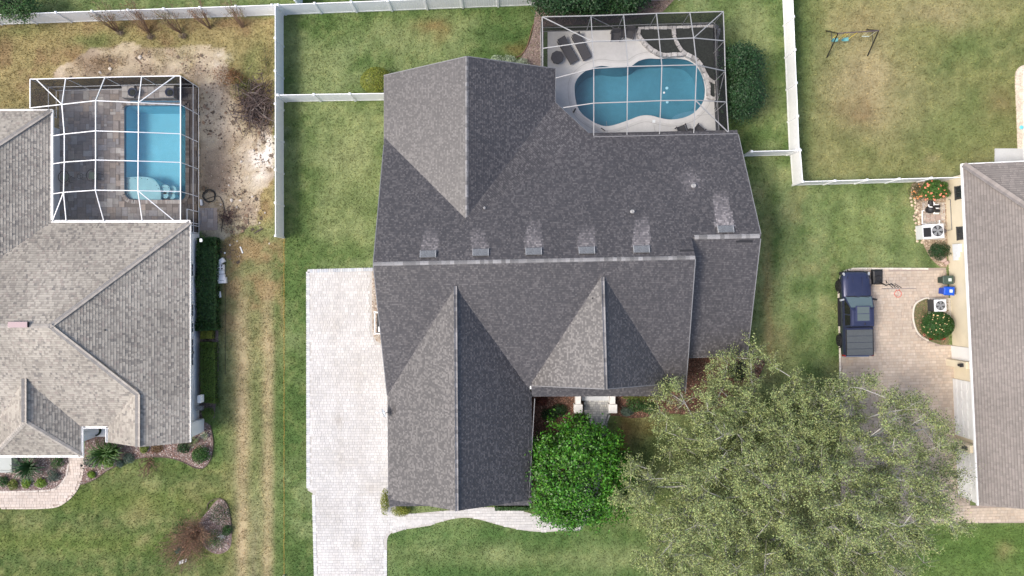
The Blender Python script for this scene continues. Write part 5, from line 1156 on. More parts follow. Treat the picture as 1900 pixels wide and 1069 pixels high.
MB().loft([[(x, (2.82 + .17 * math.cos(x * .9)) * k, z) for x, z in ((s_, .45), (s_, .64))] + [(s_, 2.72 * k, .64), (s_, 2.72 * k, .45)] for s_ in np.linspace(-.95, .95, 9)]).build('bumper', m_trim, t)
MB().box((0, -2.97 * k, .58), (1.8, .16, .2)).build('rear_bumper', m_chrome, t, bevel=.03)
def rr(x, y0, y1, z): return [(-x, y0 * k, z), (x, y0 * k, z), (x, y1 * k, z), (-x, y1 * k, z)]
MB().loft([rr(.95, -.98, 1.22, 1.16), rr(.93, -.97, 1.18, 1.22), rr(.79, -.86, .42, 1.80), rr(.74, -.82, .32, 1.86), rr(.60, -.70, .2, 1.885)]).build('cab', m_paint, t)
ws = lambda x, f: (x, (1.18 + (.42 - 1.18) * f) * k, 1.22 + .58 * f)
gq = lambda pts, nm, mt: MB().slab(pts, .01).build(nm, mt, t)
o_ = Vector((0, .012, .014))
gq([Vector(p) + o_ for p in (ws(-.86, .03), ws(.86, .03), ws(.74, .96), ws(-.74, .96))], 'windshield', m_glass_t)
gq([(-.80, -.992 * k, 1.30), (.80, -.992 * k, 1.30), (.72, -.892 * k, 1.78), (-.72, -.892 * k, 1.78)][::-1], 'rear_window', m_glass_d)
for s in (-1, 1):
    f = lambda y, z: (s * (.93 + (.79 - .93) * (z - 1.22) / .58 + .012), y * k, z)
    for y0, y1, y2, y3 in ((-.80, -.06, -.1, -.74), (.02, .98, .42, -.02)): gq([f(y0, 1.25), f(y1, 1.25), f(y2, 1.77), f(y3, 1.77)], 'side_window', m_glass_d)
    MB().box((s * 1.10, .98 * k, 1.22), (.26, .12, .18), rot=Matrix.Rotation(s * -.25, 3, 'Z')).box((s * .98, 1.02 * k, 1.18), (.14, .06, .06)).build('side_mirror', m_trim if s > 0 else m_lamp, t, bevel=.02)  # left mirror takes the pale lamp colour to paint in its highlight
    for y in (-.42, .5): MB().box((s * 1.015, y * k, 1.02), (.03, .18, .035)).build('door_handle', m_trim, t)
    MB().box((s * .99, .1 * k, .42), (.14, 2.0 * k, .07)).build('running_board', m_trim, t)
    for y in (-1.9, 1.95):
        ab = MB(); pts = [(s * 1.015, (y + .50 * math.cos(a)) * k, .42 + .48 * math.sin(a)) for a in np.linspace(0.05, math.pi - .05, 13)]; ab.tube(pts, .045, 6); ab.build('wheel_arch', m_trim, t)
MB().add([(s_ * .80, (1.20 + i * .10) * k, 1.205 + (.0 if i else .0)) for i in (0, 1) for s_ in (-1, 1)], [(0, 1, 3, 2)]).build('cowl', m_trim, t)
for x0, x1 in ((-.55, .05), (.1, .68)): MB().bar((x0, 1.22 * k, 1.225), (x1, 1.12 * k, 1.285), .025, .02).build('wiper', m_trim, t)
MB().box((0, .02 * k, 1.893), (.98, 1.06 * k, .012)).build('roof_panel', M('roof_inlay', (.032, .038, .085), .35, coat=.5), t)
for y, in ((.27,), (-.23,)): MB().box((.02, y * k, 1.903), (.80, .46 * k, .012)).build('sunroof', M('sunroof_glass', (.10, .125, .125), .12), t)
MB().box((.12, -.68 * k, 1.91), (.05, .16, .05)).build('antenna', m_trim, t)
MB().box((0, -1.0 * k, 1.27), (1.7, .10, .06)).build('bed_gap', m_trim, t)
for i in range(4):
    y0 = -1.10 - i * .447; MB().box((0, (y0 - .215) * k, 1.335), (1.72, .425 * k, .03)).build('tonneau_panel', m_tonn, t, bevel=.006)
for s in (-1, 1): MB().box((s * .90, -1.98 * k, 1.315), (.07, 1.85 * k, .045)).build('bed_rail', m_trim, t, bevel=.012)
for s in (-1, 1):
    for y in (-1.9, 1.95):
        c = (s * .93, y * k, .40); w_ = MB().lathe([(.30, -.13), (.39, -.12), (.405, -.06), (.405, .06), (.39, .12), (.30, .13)], c, 24, 'X').build('wheel', m_rub, t, smooth=False)
        r_ = MB().lathe([(.27, -.10), (.27, .10), (.1, .115)], c, 20, 'X')
        for q in range(6): an = q * math.pi / 3; r_.box((c[0] + s * .125, c[1] + .16 * math.cos(an), c[2] + .16 * math.sin(an)), (.02, .24, .05), rot=Matrix.Rotation(an, 3, 'X'))
        r_.build('rim', m_rim, w_)

# ------------------------------------------------------------------ basketball hoop
bx = thing('basketball_hoop', 'portable basketball hoop with black base leaning its arm over the pink driveway', 'basketball hoop', (*XY(1631, 514, .2), .042))
a, b = XY(1619.5, 500, .4), XY(1640, 528, .4)
MB().loft([[(a[0] + i, a[1] - i, z), (b[0] - i, a[1] - i, z), (b[0] - i, b[1] + i, z), (a[0] + i, b[1] + i, z)][::-1] for i, z in ((0, .045), (.0, .2), (.06, .32), (.14, .36))]).build('base', m_black, bx, bevel=.02)
cx, cy = (a[0] + b[0]) / 2, (a[1] + b[1]) / 2
MB().tube([(cx + .2 * math.cos(q), cy - .1 + .2 * math.sin(q), .37) for q in np.linspace(0, 6.28, 15)], .03, 6).build('ballast_ring', m_trim, bx)
p0 = Vector((b[0] - .2, b[1] + .12, .3)); p1 = P(1644, 529.5, 2.6); p2 = P(1655, 526.5, 2.85)
MB().tube([p0, p1], .05, 8).build('pole', m_black, bx)
MB().tube([p1, p2], .04, 6).tube([p2 + Vector((-.35, .2, -.1)), p2 + Vector((-.2, .05, -.25))], .03, 6).build('brace', m_black, bx)
bb = P(1665.5, 535.5, 3.0)
for d in (-.12, .12): MB().tube([p2 + Vector((d, 0, .1)), bb + Vector((d * 1.6, .05, .12))], .025, 6).tube([p2 + Vector((d, 0, -.3)), bb + Vector((d * 1.6, .05, -.22))], .025, 6).build('arm', m_black, bx)
MB().box((bb.x + .05, bb.y, bb.z + .05), (1.72, .04, 1.06)).build('backboard', M('board_edge', (.17, .15, .15), .4), bx)
rc = Vector((bb.x, bb.y - .34, 3.05))
m_rr = M('rim_red', (.62, .09, .06), .4)
MB().tube([rc + Vector((.225 * math.cos(q), .225 * math.sin(q), 0)) for q in np.linspace(0, 6.2832, 21)], .018, 6).tube([rc + Vector((-.12, .2, 0)), (bb.x - .1, bb.y - .03, 3.0)], .016, 5).tube([rc + Vector((.12, .2, 0)), (bb.x + .1, bb.y - .03, 3.0)], .016, 5).build('hoop_ring', m_rr, bx)
nt_ = MB()
for q in range(12):
    a0, a1, a2 = q * math.pi / 6, (q + .5) * math.pi / 6, (q + 1) * math.pi / 6
    for s in (a0, a2): nt_.tube([rc + Vector((.22 * math.cos(s), .22 * math.sin(s), -.01)), rc + Vector((.17 * math.cos(a1), .17 * math.sin(a1), -.18)), rc + Vector((.12 * math.cos(s), .12 * math.sin(s), -.4))], .008, 4)
nt_.build('net', M('net_pink', (.75, .55, .52), .8), bx)

# ------------------------------------------------------------------ bins
def bin_(label, px, py, mat, mat_lid, rot):
    x, y = XY(px, py, .55); t = lthing('wheelie_bin', label, 'bin', (x, y, .042), rot, 'wheelie bins by the cream wall')
    MB().loft([[(-.30 * q, -.24 * q, z), (.30 * q, -.24 * q, z), (.30 * q, .24 * q, z), (-.30 * q, .24 * q, z)] for q, z in ((.76, .06), (1.0, .92), (1.06, .93), (1.06, .97))]).build('body', mat, t)
    MB().loft([[(-.40 + i * .3, -.29 + i, z), (.33 - i, -.29 + i, z), (.33 - i, .29 - i, z), (-.40 + i * .3, .29 - i, z)] for i, z in ((0, .975), (0, 1.02), (.05, 1.07), (.14, 1.085))]).build('lid', mat_lid, t)
    MB().tube([(.40, -.22, .98), (.40, .22, .98)], .02, 6).build('handle', m_black, t)
    MB().box((.05, 0, 1.09), (.2, .2, .008)).build('label_plate', M('plate_pale', (.62, .70, .66), .5), t)
    for s in (-1, 1): MB().lathe([(.11, -.03), (.12, 0), (.11, .03)], (.26, s * .26, .12), 12, 'Y').build('wheel', m_rub, t)
bin_('dark green wheelie bin with pale lid plate beside the blue bin', 1752.5, 519.5, M('bin_green', (.020, .045, .034), .5), M('bin_green_lid', (.055, .085, .068), .45), math.radians(2))
bin_('bright blue wheelie bin against the cream wall', 1754.5, 540, M('bin_blue', (.008, .055, .40), .45), M('bin_blue_lid', (.012, .085, .52), .4), math.radians(-3))

# ------------------------------------------------------------------ air conditioners and pool pumps
m_case = M('case_white', (.70, .71, .72), .45, noise=[(6, .04)]); m_blade = M('fan_blade', (.26, .27, .28), .45); m_case_d = M('case_dark', (.05, .05, .052), .6)
def fan_unit(name, label, cat, x, y, z, d, rot, fan_c, fr, side=None):
    t = lthing(name, label, cat, (x, y, z), rot)
    MB().box((0, 0, d[2] / 2 - .02), (d[0], d[1], d[2] - .04)).build('casing', m_case_d if side == 'dark' else m_case, t, bevel=.03)
    MB().box((0, 0, d[2] - .015), (d[0] + .02, d[1] + .02, .05)).build('top_panel', m_case, t, bevel=.015)
    MB().lathe([(fr, d[2] + .012), (fr, d[2] + .02)], (fan_c[0], fan_c[1], 0), 24).build('fan_well', m_black, t)
    for q in range(5):
        an = q * 2 * math.pi / 5; u = Vector((math.cos(an), math.sin(an), 0)); v = Vector((-u.y, u.x, 0)); c = Vector((fan_c[0], fan_c[1], d[2] + .03))
        MB().slab([c + u * .06 - v * .03, c + u * fr * .92 - v * .02 + Vector((0, 0, .01)), c + u * fr * .85 + v * .17 * fr / .3 + Vector((0, 0, .02)), c + u * .07 + v * .05], .006).build('fan_blade', m_blade, t)
    gr = MB()
    for q in (.35, .68, 1.0): gr.tube([(fan_c[0] + fr * q * math.cos(a), fan_c[1] + fr * q * math.sin(a), d[2] + .06) for a in np.linspace(0, 6.2832, 25)], .007, 4, cap=False)
    for q in range(8): an = q * math.pi / 4; gr.bar((fan_c[0] + .06 * math.cos(an), fan_c[1] + .06 * math.sin(an), d[2] + .06), (fan_c[0] + fr * math.cos(an), fan_c[1] + fr * math.sin(an), d[2] + .06), .008, .008)
    gr.lathe([(.07, d[2] + .05), (.07, d[2] + .075)], (fan_c[0], fan_c[1], 0), 12); gr.build('fan_guard', m_blade, t); return t
x, y = XY(1744, 567, .9); fan_unit('air_conditioner', 'square air conditioner with top fan between the blue bin and the round flowering bush', 'air conditioner', x, y, .04, (.80, .80, .9), math.radians(2), (0, 0), .31, 'dark')
MB().prism(PX((1722, 553), (1764, 553), (1764, 590), (1722, 590)), .0, .05).build('equipment_pad', M('pad_grey', (.52, .48, .42), .9)); tag(bpy.data.objects['equipment_pad'], kind='structure')
MB().prism(PX((1711, 376), (1753, 376), (1753, 445), (1711, 445)), .0, .05).build('equipment_pad', M('pad_grey2', (.42, .39, .36), .9, noise=[(4, .15)])).__setitem__('kind', 'structure')
x, y = XY(1731, 429.5, .95); hp = fan_unit('heat_pump', 'white wide pool heat pump with round fan next to the pump plumbing', 'heat pump', x, y, .05, (1.42, .95, .95), math.radians(4), (.28, .02), .37)
MB().box((-.42, -.04, .975), (.50, .62, .03), 0).build('side_grille', m_black, hp)
x, y = XY(1727, 388, .4); pp = lthing('pool_pump', 'black pool pump and filter with white pipes beside the orange flowered bush', 'pump', (x, y, .05))
MB().lathe([(.02, .05), (.24, .06), (.28, .3), (.26, .5), (.12, .56), (.05, .6)], (0, -.02, 0), 16).build('filter_tank', m_black, pp, smooth=True); MB().lathe([(.15, -.35), (.17, -.3), (.17, .2), (.1, .25)], (.02, .35, .3), 14, 'Y').build('pump_motor', m_black, pp)
for p in ([(-.5, -1.0, .2), (-.5, -.1, .2), (-.5, -.1, .35)], [(.2, -.35, .4), (.2, .42, .4), (.1, .5, .4)], [(.2, -.3, .4), (.52, -.3, .4)], [(-.2, .3, .45), (-.2, .15, .5), (0, .1, .55)], [(.2, .3, .4), (.5, .3, .4)], [(.2, .05, .4), (.5, .05, .4)], [(.55, -.95, .3), (.62, -1.3, .3), (.62, -.75, .3)], [(-.5, -1.0, .2), (.1, -1.05, .2), (.35, -1.05, .25)]): MB().tube(p, .045, 8).build('pipe', m_white, pp)
for y_ in (.18, -.12): MB().lathe([(.1, -.2), (.1, .2)], (.38, y_, .38), 10, 'X').build('valve', m_black, pp)
for i, (px, py) in enumerate(((1722, 401), (1730, 401), (1741, 404), (1721, 409), (1730, 408))):
    x, y = XY(px, py, .1); o = MB().box((x, y, .085), (.26 if i != 2 else .38, .2 if i != 2 else .36, .065)).build('paver_block', M('block_pink', (.42, .33, .29), .9, obj=.15)); tag(o, ('loose pinkish paver block in the upper row beside the white pipe', 'loose pinkish paver block between two others in the upper row', 'largest loose paver block, on the wall side of the pump pad', 'loose pinkish paver block in the lower row beside the white pipe', 'loose pinkish paver block in the lower row next to the largest block')[i], 'paver', 'loose blocks on the pump pad')
for i in range(46):         # river stones edging the pump bed
    q = i / 45; px = 1694 + q * 14 + 5 * math.sin(i * 2.1); py = 350 + q * 100; x, y = XY(px + RNG.uniform(-3, 3), py)
    MB().lathe([(.02, -.02), (.09, .0), (.10, .04), (.06, .09), (.01, .10)], (x, y, .02), 7).build('edging_stone', M('stone_tan', (.52, .42, .31), .9, obj=.35), None); o = bpy.data.objects[-1] if False else None
for o in [o for o in COL.objects if o.name.startswith('edging_stone')]: tag(o, 'small tan river stone edging the bed by the pumps', 'stone', 'river stones edging the pump bed')
for px, py, r, lb_ in ((1750, 481, .24, 'larger pinkish rock at the foot of the cream wall'), (1742, 478, .17, 'smaller pinkish rock beside the low dark shrub'), (1756, 488, .15, 'rounded tan rock nearest the driveway corner')):
    x, y = XY(px, py, .1); mb = MB().lathe([(.3 * r, 0), (r, .08), (r * .95, .2), (r * .5, .3), (.05, .32)], (x, y, .0), 9); mb.v = [(a + RNG.uniform(-.05, .05), b + RNG.uniform(-.05, .05), c) for a, b, c in mb.v]; tag(mb.build('rock', M('rock_pink', (.45, .34, .30), .9, noise=[(9, .2)])), lb_, 'rock', 'rocks by the cream wall')
# red wagon half hidden under the flowering bush
x, y = XY(1738, 624, .3); t = lthing('wagon', 'red wagon with black wheels half hidden under the round flowering bush', 'wagon', (x, y, .042))
MB().loft([[(-.52 * q, -.22 * q, z), (.52 * q, -.22 * q, z), (.52 * q, .22 * q, z), (-.52 * q, .22 * q, z)] for q, z in ((.9, .2), (1, .38), (.94, .38), (.85, .24))]).build('tray', M('wagon_red', (.38, .035, .03), .4), t)
for sx in (-.34, .34):
    for sy in (-.24, .24): MB().lathe([(.11, -.03), (.13, 0), (.11, .03)], (sx, sy, .13), 12, 'Y').build('wheel', m_rub, t)
MB().tube([(-.5, 0, .28), (-.85, .1, .32), (-.9, -.05, .33), (-.9, .25, .33)], .018, 6).build('handle', M('wagon_red', (.5, .04, .035)), t)

# ------------------------------------------------------------------ swing set
t = thing('swing_set', 'black metal swing set with teal seats standing on the dry grass', 'swing set', (*XY(1570, 80), 0)); so = worldloc(t)
A_, B_ = P(1555, 62, 2.05), P(1630.5, 57, 2.05)
m_sw = M('swing_steel', (.015, .015, .016), .45); m_teal = M('seat_teal', (.10, .30, .30), .5); m_rope = M('rope_yellow', (.78, .58, .10), .6)
MB().tube([A_, B_], .035, 8).build('top_bar', M('swing_bar', (.10, .075, .085), .4), t)
for top, f1, f2 in ((A_, P(1534, 107), P(1532, 57)), (B_, P(1609.5, 104), P(1608, 55))):
    MB().tube([top, f1], .04, 8).build('leg', m_sw, t); MB().tube([top, f2], .04, 8).build('leg', m_sw, t); q = .52; MB().tube([top.lerp(f1, q), top.lerp(f2, q)], .018, 6).build('brace', m_sw, t)
for f, z, tl in ((.06, .55, 1), (.33, .52, 1), (.80, .95, 0)):
    c = A_.lerp(B_, f + .06)
    if tl:
        s0 = MB(); s0.loft([[(c.x + i, c.y - .12, z + .12 * (i / .24) ** 2), (c.x + i, c.y + .12, z + .12 * (i / .24) ** 2), (c.x + i, c.y + .12, z + .03 + .12 * (i / .24) ** 2), (c.x + i, c.y - .12, z + .03 + .12 * (i / .24) ** 2)] for i in np.linspace(-.24, .24, 7)]); s_ = s0.build('swing_seat', m_teal, t)
        for d in (-.24, .24): MB().tube([(c.x + d, c.y, 2.03), (c.x + d, c.y, z + .12)], .02, 5).build('rope', m_rope, s_)
    else:
        s_ = MB().tube([(c.x - .25, c.y, z), (c.x + .25, c.y, z)], .025, 6).build('trapeze_bar', M('bar_pale', (.55, .62, .55), .5), t)
        for d in (-.24, .24): MB().tube([(c.x + d, c.y, 2.03), (c.x + d, c.y, z)], .012, 5).build('rope', M('rope_pale', (.6, .62, .5), .6), s_)

# ------------------------------------------------------------------ odds and ends in the sandy yard
x, y = XY(389, 364); hs = thing('hose', 'black coiled hose lying on the sand beside the cage door', 'hose', (x, y, .02)); mb = MB(); pts = []
for i in range(64): q = i / 63; an = q * 6.2832 * 2.6; r = .40 + .05 * math.sin(q * 9); pts.append((x + r * math.cos(an) + .03 * math.sin(i), y + r * math.sin(an), .03 + .012 * (i % 3) + q * .05))
mb.tube(pts, .022, 6).build('coil', m_iron, hs); a = pts[-1]; MB().tube(smooth_open([a[:2], XY(404, 364), XY(412, 372), XY(416, 386), XY(414, 405), XY(411, 430)], 5) and [(*p, .035) for p in smooth_open([a[:2], XY(404, 364), XY(412, 372), XY(416, 386), XY(414, 405), XY(411, 430)], 5)], .022, 6).build('tail', m_iron, hs)
MB().box((*XY(374.5, 376), .1), (.12, .4, .16), .1).build('fitting', m_white, hs)
m_box = M('foam_white', (.82, .82, .81), .6)
for i, (px, py, dx, dy, h, r, lb_) in enumerate(((410, 484.5, .42, .30, .3, .6, 'white carton tilted at the top end of the row beside the dark hedge'), (409, 496, .42, .36, .34, .04, 'white crate with four dark holes in its lid beside the hedge'), (408.5, 505, .50, .24, .28, .05, 'white box between the holed crate and the flat box'), (409.5, 512, .52, .22, .26, .02, 'flat white box second from the lower end of the row'), (411, 520, .56, .42, .34, .05, 'largest white box at the lower end of the row by the hedge'), (407, 546.5, .18, .40, .12, .12, 'lone small white block lying apart on the ground below the box row'))):
    x, y = XY(px, py, h); t = lthing('white_box', lb_, 'box', (x, y, 0), r, 'white boxes beside the dark hedge'); MB().box((0, 0, h / 2), (dx, dy, h)).build('carton', m_box, t, bevel=.012)
    if i != 5: MB().box((0, 0, h + .008), (dx + .015, dy * .48, .015)).build('flap', m_box, t)
    if i == 1:
        for sx in (-.1, .1):
            for sy in (-.09, .09): MB().lathe([(.06, h + .016), (.06, h + .022)], (sx, sy, 0), 10).build('hole', m_black, t)
    if i == 4: MB().box((.02, -.02, h + .02), (.3, .02, .004)).build('tape', m_case_d, t)
x, y = XY(417.5, 469.5); tag(MB().lathe([(.06, 0), (.07, .05), (.02, .08)], (x, y, .0), 8).build('marker_cap', m_white), 'small white cap on a peg near the top of the hedge', 'cap')
pc_ = MB().tube([(*XY(446, 458), .03), (*XY(451, 470), .05)], .05, 6); tag(pc_.build('pipe_scrap', m_white), 'short white pipe scrap lying alone on the brown grass track', 'pipe')
x, y = XY(339, 1042, .1); t = thing('crumpled_sheet', 'crumpled white sheet lying on the grass below the dead shrub', 'litter', (x, y, 0)); mb = MB(); R2 = random.Random(2)
V_ = {(i, j): (x + (i - 3) * .09 + R2.uniform(-.03, .03), y + (j - 1.5) * .08 + (i - 3) * .035, .03 + R2.uniform(0, .13)) for i in range(7) for j in range(4)}; ks = list(V_); mb.add([V_[q] for q in ks], [tuple(ks.index(q) for q in ((i, j), (i + 1, j), (i + 1, j + 1), (i, j + 1))) for i in range(6) for j in range(3)]); mb.build('sheet', m_box, t)
x, y = XY(350, 979, .2); t = thing('garden_stake_light', 'small grey lamp head beside the dead shrub in the island bed', 'lamp', (x, y, 0)); MB().lathe([(.02, 0), (.02, .25), (.14, .26), (.12, .36), (.02, .4)], (x, y, 0), 10).build('lamp_head', M('lamp_slate', (.16, .18, .2), .5), t)
x, y = XY(153.5, 863, .2); t = thing('path_light', 'small dark path light where the front path meets the mulch', 'lamp', (x, y, 0)); MB().lathe([(.015, 0), (.015, .35), (.09, .36), (.02, .42)], (x, y, 0), 10).build('lamp_head', m_black, t)
for px, py in ((430, 293), (455, 308)): pass
a = [(XY(527.5, yy)[0] + .012 * math.sin(yy), XY(527.5, yy)[1], .06 + .02 * math.sin(yy * .1)) for yy in range(440, 1130, 15)]
o = thing('boundary_string', 'orange string stretched along the grass from the fence end to a pale peg', 'string', a[0]); MB().tube(a, .008, 5).build('string', M('string_orange', (.72, .36, .07), .7), o); MB().lathe([(.05, -.05), (.06, .3), (.03, .33)], (*XY(527.5, 1067), 0), 8).build('peg', M('peg_pale', (.75, .68, .52), .7), o)
rp = [(*XY(418.5, yy), .04) for yy in range(455, 700, 12)]; tag(MB().tube(rp, .012, 5).build('cable', m_iron), 'thin dark cable lying along the hedge bed edge', 'cable')
for nm, x0, y0, x1, y1, lb_ in (('board', 472, 433, 488, 424, 'short dark board lying on the brown track near the fence end'),): tag(MB().bar((*XY(x0, y0), .04), (*XY(x1, y1), .04), .08, .03).build(nm, M('board_dark', (.07, .055, .05), .9)), lb_, 'board')
rocks = [(430, 372, .12), (440, 385, .08), (446, 372, .1), (425, 344, .07), (468, 365, .08), (520, 378, .1), (492, 395, .07), (512, 290, .16), (498, 268, .14), (484, 300, .12), (506, 310, .1), (470, 280, .1), (427, 455, .07), (440, 448, .06), (500, 452, .06), (450, 405, .05), (410, 380, .08), (448, 300, .1), (205, 128, .12), (260, 107, .14), (186, 135, .1)]
for px, py, r in rocks:
    mb = MB().lathe([(.3 * r, 0), (r, .3 * r), (.8 * r, .8 * r), (.1 * r, r)], (*XY(px, py), -.01), 8); mb.v = [(a + RNG.uniform(-.3, .3) * r, b + RNG.uniform(-.3, .3) * r, c) for a, b, c in mb.v]
    tag(mb.build('lime_rock', M('lime_rock', (.55, .50, .44), .95, noise=[(9, .15)])), 'pale lump of lime rock scattered on the sandy yard', 'rock', 'lime rocks on the sandy yard')
# ------------------------------------------------------------------ plants
def leaf_mesh(name, pts, nrm, L, W, mat, parent, rng, jitter=.6, fold=0.0):
    n = len(pts); nrm = nrm + rng.normal(0, jitter, (n, 3)); nrm /= np.linalg.norm(nrm, axis=1, keepdims=True) + 1e-9
    r = rng.normal(0, 1, (n, 3)); d = r - nrm * (r * nrm).sum(1, keepdims=True); d /= np.linalg.norm(d, axis=1, keepdims=True) + 1e-9; s = np.cross(nrm, d)
    l = (L * rng.uniform(.65, 1.3, n))[:, None]; w = (W * rng.uniform(.7, 1.25, n))[:, None]
    V = np.stack([pts - d * l * .5, pts + s * w * .5 - d * l * .05, pts + d * l * .5, pts - s * w * .5 - d * l * .05], 1)
    return quads_mesh(name, V, mat, parent=parent)
def lumpy(rng, n, lumps=14, amp=.22, shell=.55, up=-.15, sharp=8):
    """points in a lumpy unit ball, denser towards its skin"""
    d = rng.normal(0, 1, (n, 3)); d /= np.linalg.norm(d, axis=1, keepdims=True)
    d[:, 2] = np.where(d[:, 2] < up, -d[:, 2], d[:, 2]); c = rng.normal(0, 1, (lumps, 3)); c /= np.linalg.norm(c, axis=1, keepdims=True)
    g = np.exp(sharp * (d @ c.T - 1)).max(1); R = 1 - amp + amp * 1.5 * g
    r = 1 - (1 - shell) * rng.random(n) ** 1.6 if shell < 1 else np.ones(n)
    return d * (R * r)[:, None], d
def bush(name, label, cat, px, py, h, rx, ry, mat, n, L, W, group=None, lumps=14, amp=.22, zc=None, shell=.45, seed=1, stem=True, jitter=.6, base=0.0, sharp=8, part='foliage'):
    rng = np.random.default_rng(seed); zc = h * .45 if zc is None else zc
    x, y = XY(px, py, h * .75); t = thing(name, label, cat, (x, y, base), 0, group)
    p, d = lumpy(rng, n, lumps, amp, shell, sharp=sharp); p = p * np.array([rx, ry, h - zc]); low = d[:, 2] < 0; p[low, 2] *= zc / (h - zc) * .9
    p += np.array([x, y, zc + base]); p[:, 2] = np.maximum(p[:, 2], base + .03)
    leaf_mesh(part, p, d + np.array([0, 0, .4]), L, W, mat, t, rng, jitter)
    if stem:
        s = MB(); R = random.Random(seed)
        for i in range(4 if h < 2 else 7):
            a = R.uniform(0, 6.28); s.tube([(x + .04 * math.cos(a), y + .04 * math.sin(a), base), (x + rx * .25 * math.cos(a), y + ry * .25 * math.sin(a), base + h * .4), (x + rx * .6 * math.cos(a), y + ry * .6 * math.sin(a), base + h * .75)], [.035 * h ** .5, .025 * h ** .5, .008], 5)
        s.build('stem', M('stem_brown', (.16, .12, .08), .9), t)
    return t
LF = lambda name, c, isl=.45, hue=.02, rough=.55, transl=.2, spec=.35: M(name, c, rough, island=isl, hue=hue, transl=transl, spec=spec, noise=[(1.6, .12)])
g_bright = LF('leaf_vivid', (.054, .165, .014), .8, .015, .4); g_dark = LF('leaf_dark', (.022, .060, .018), .5, .02, .5); g_mid = LF('leaf_mid', (.045, .105, .028), .5); g_lime = LF('leaf_lime', (.16, .26, .03), .4); g_yellow = LF('leaf_olive', (.19, .215, .030), .45, .02); g_box = LF('leaf_box', (.085, .145, .022), .45)
g_gold = LF('leaf_gold', (.15, .19, .04), .5, .04); g_grey = LF('leaf_grey', (.09, .13, .10), .4); g_palm = LF('leaf_palm', (.035, .085, .03), .4); g_white = LF('leaf_variegated', (.32, .38, .26), .5); m_twig = M('twig_grey', (.20, .165, .145), .9, island=.3); m_twig_b = M('twig_brown', (.27, .175, .115), .9, island=.4); m_bark = M('bark_grey', (.16, .145, .125), .95, noise=[(6, .3), (25, .3)], bump=(12, .8)); m_bark_p = M('bark_pale', (.46, .44, .41), .9, island=.25)
g_oak = LF('leaf_oak', (.25, .295, .115), .85, .03, .55, .2)

# the vivid green tree by the garage
def clump_tree(name, label, px, py, h, rx, ry, zc, mat, nc, per, cr, L, W, seed, trunk_r=.12, bark=None, flat=.75, group=None, low=-.1, amp=.25, lumps=12, sharp=7):
    rng = np.random.default_rng(seed); x, y = XY(px, py, h * .7); t = thing(name, label, 'tree', (x, y, 0), 0, group)
    p, d = lumpy(rng, nc, lumps, amp, .55, up=low, sharp=sharp); c = p * np.array([rx, ry, h - zc]) + np.array([x, y, zc]); c[:, 2] = np.maximum(c[:, 2], .5)
    pts = np.repeat(c, per, 0) + rng.normal(0, 1, (nc * per, 3)) * np.array([cr, cr, cr * flat]); nn = np.repeat(d, per, 0) * .6 + np.array([0, 0, .7])
    leaf_mesh('crown', pts, nn, L, W, mat, t, rng, .55)
    tr = MB(); R = random.Random(seed); tr.tube([(x, y, -.05), (x + .05, y, zc * .5), (x, y + .05, zc)], [trunk_r * 1.3, trunk_r, trunk_r * .8], 8); tr.build('trunk', bark or m_bark, t)
    br = MB()
    for i in range(0, nc, max(1, nc // 60)):
        q = c[i]; m_ = np.array([x, y, zc]) * .45 + q * .55 + np.array([0, 0, -.15]); br.tube([(x, y, zc * R.uniform(.5, .95)), tuple(m_), tuple(q)], [trunk_r * .4, trunk_r * .22, .012], 5)
    br.build('branch', bark or m_bark, t); return t
clump_tree('round_tree', 'dense vivid green round tree at the corner of the garage', 1075, 889, 4.6, 3.95, 3.9, 1.9, g_bright, 330, 74, .27, .21, .10, 5, amp=.16, lumps=26, sharp=22)
clump_tree('hedge_tree', 'dark leafy tree behind the cage, nearer the back fence end', 1036, -10, 3.6, 1.5, 1.0, 1.6, g_dark, 190, 46, .28, .17, .08, 6, group='dark trees behind the pool cage')
clump_tree('hedge_tree', 'dark leafy tree behind the cage, over the second screen bay', 1098, -12, 3.8, 1.6, 1.1, 1.6, g_dark, 190, 46, .28, .17, .08, 7, group='dark trees behind the pool cage')
clump_tree('hedge_tree', 'dark leafy tree behind the cage, last before the open lawn', 1165, -14, 3.6, 1.6, 1.1, 1.6, g_dark, 190, 46, .28, .17, .08, 8, group='dark trees behind the pool cage')
clump_tree('shrub_tree', 'tall dark shrub beside the cage wall, upper half of the pair', 1382, 118, 3.6, 1.25, 1.5, 1.4, g_dark, 210, 46, .26, .16, .07, 9, group='tall shrubs beside the cage wall')
clump_tree('shrub_tree', 'tall dark shrub beside the cage wall, lower half of the pair', 1384, 176, 3.6, 1.3, 1.5, 1.4, g_dark, 220, 46, .26, .16, .07, 10, group='tall shrubs beside the cage wall')
clump_tree('hedge_tree', 'green tree crown just showing over the far corner of the back fence', 18, 4, 3.5, 1.6, 1.0, 1.6, g_mid, 110, 40, .25, .15, .07, 21)

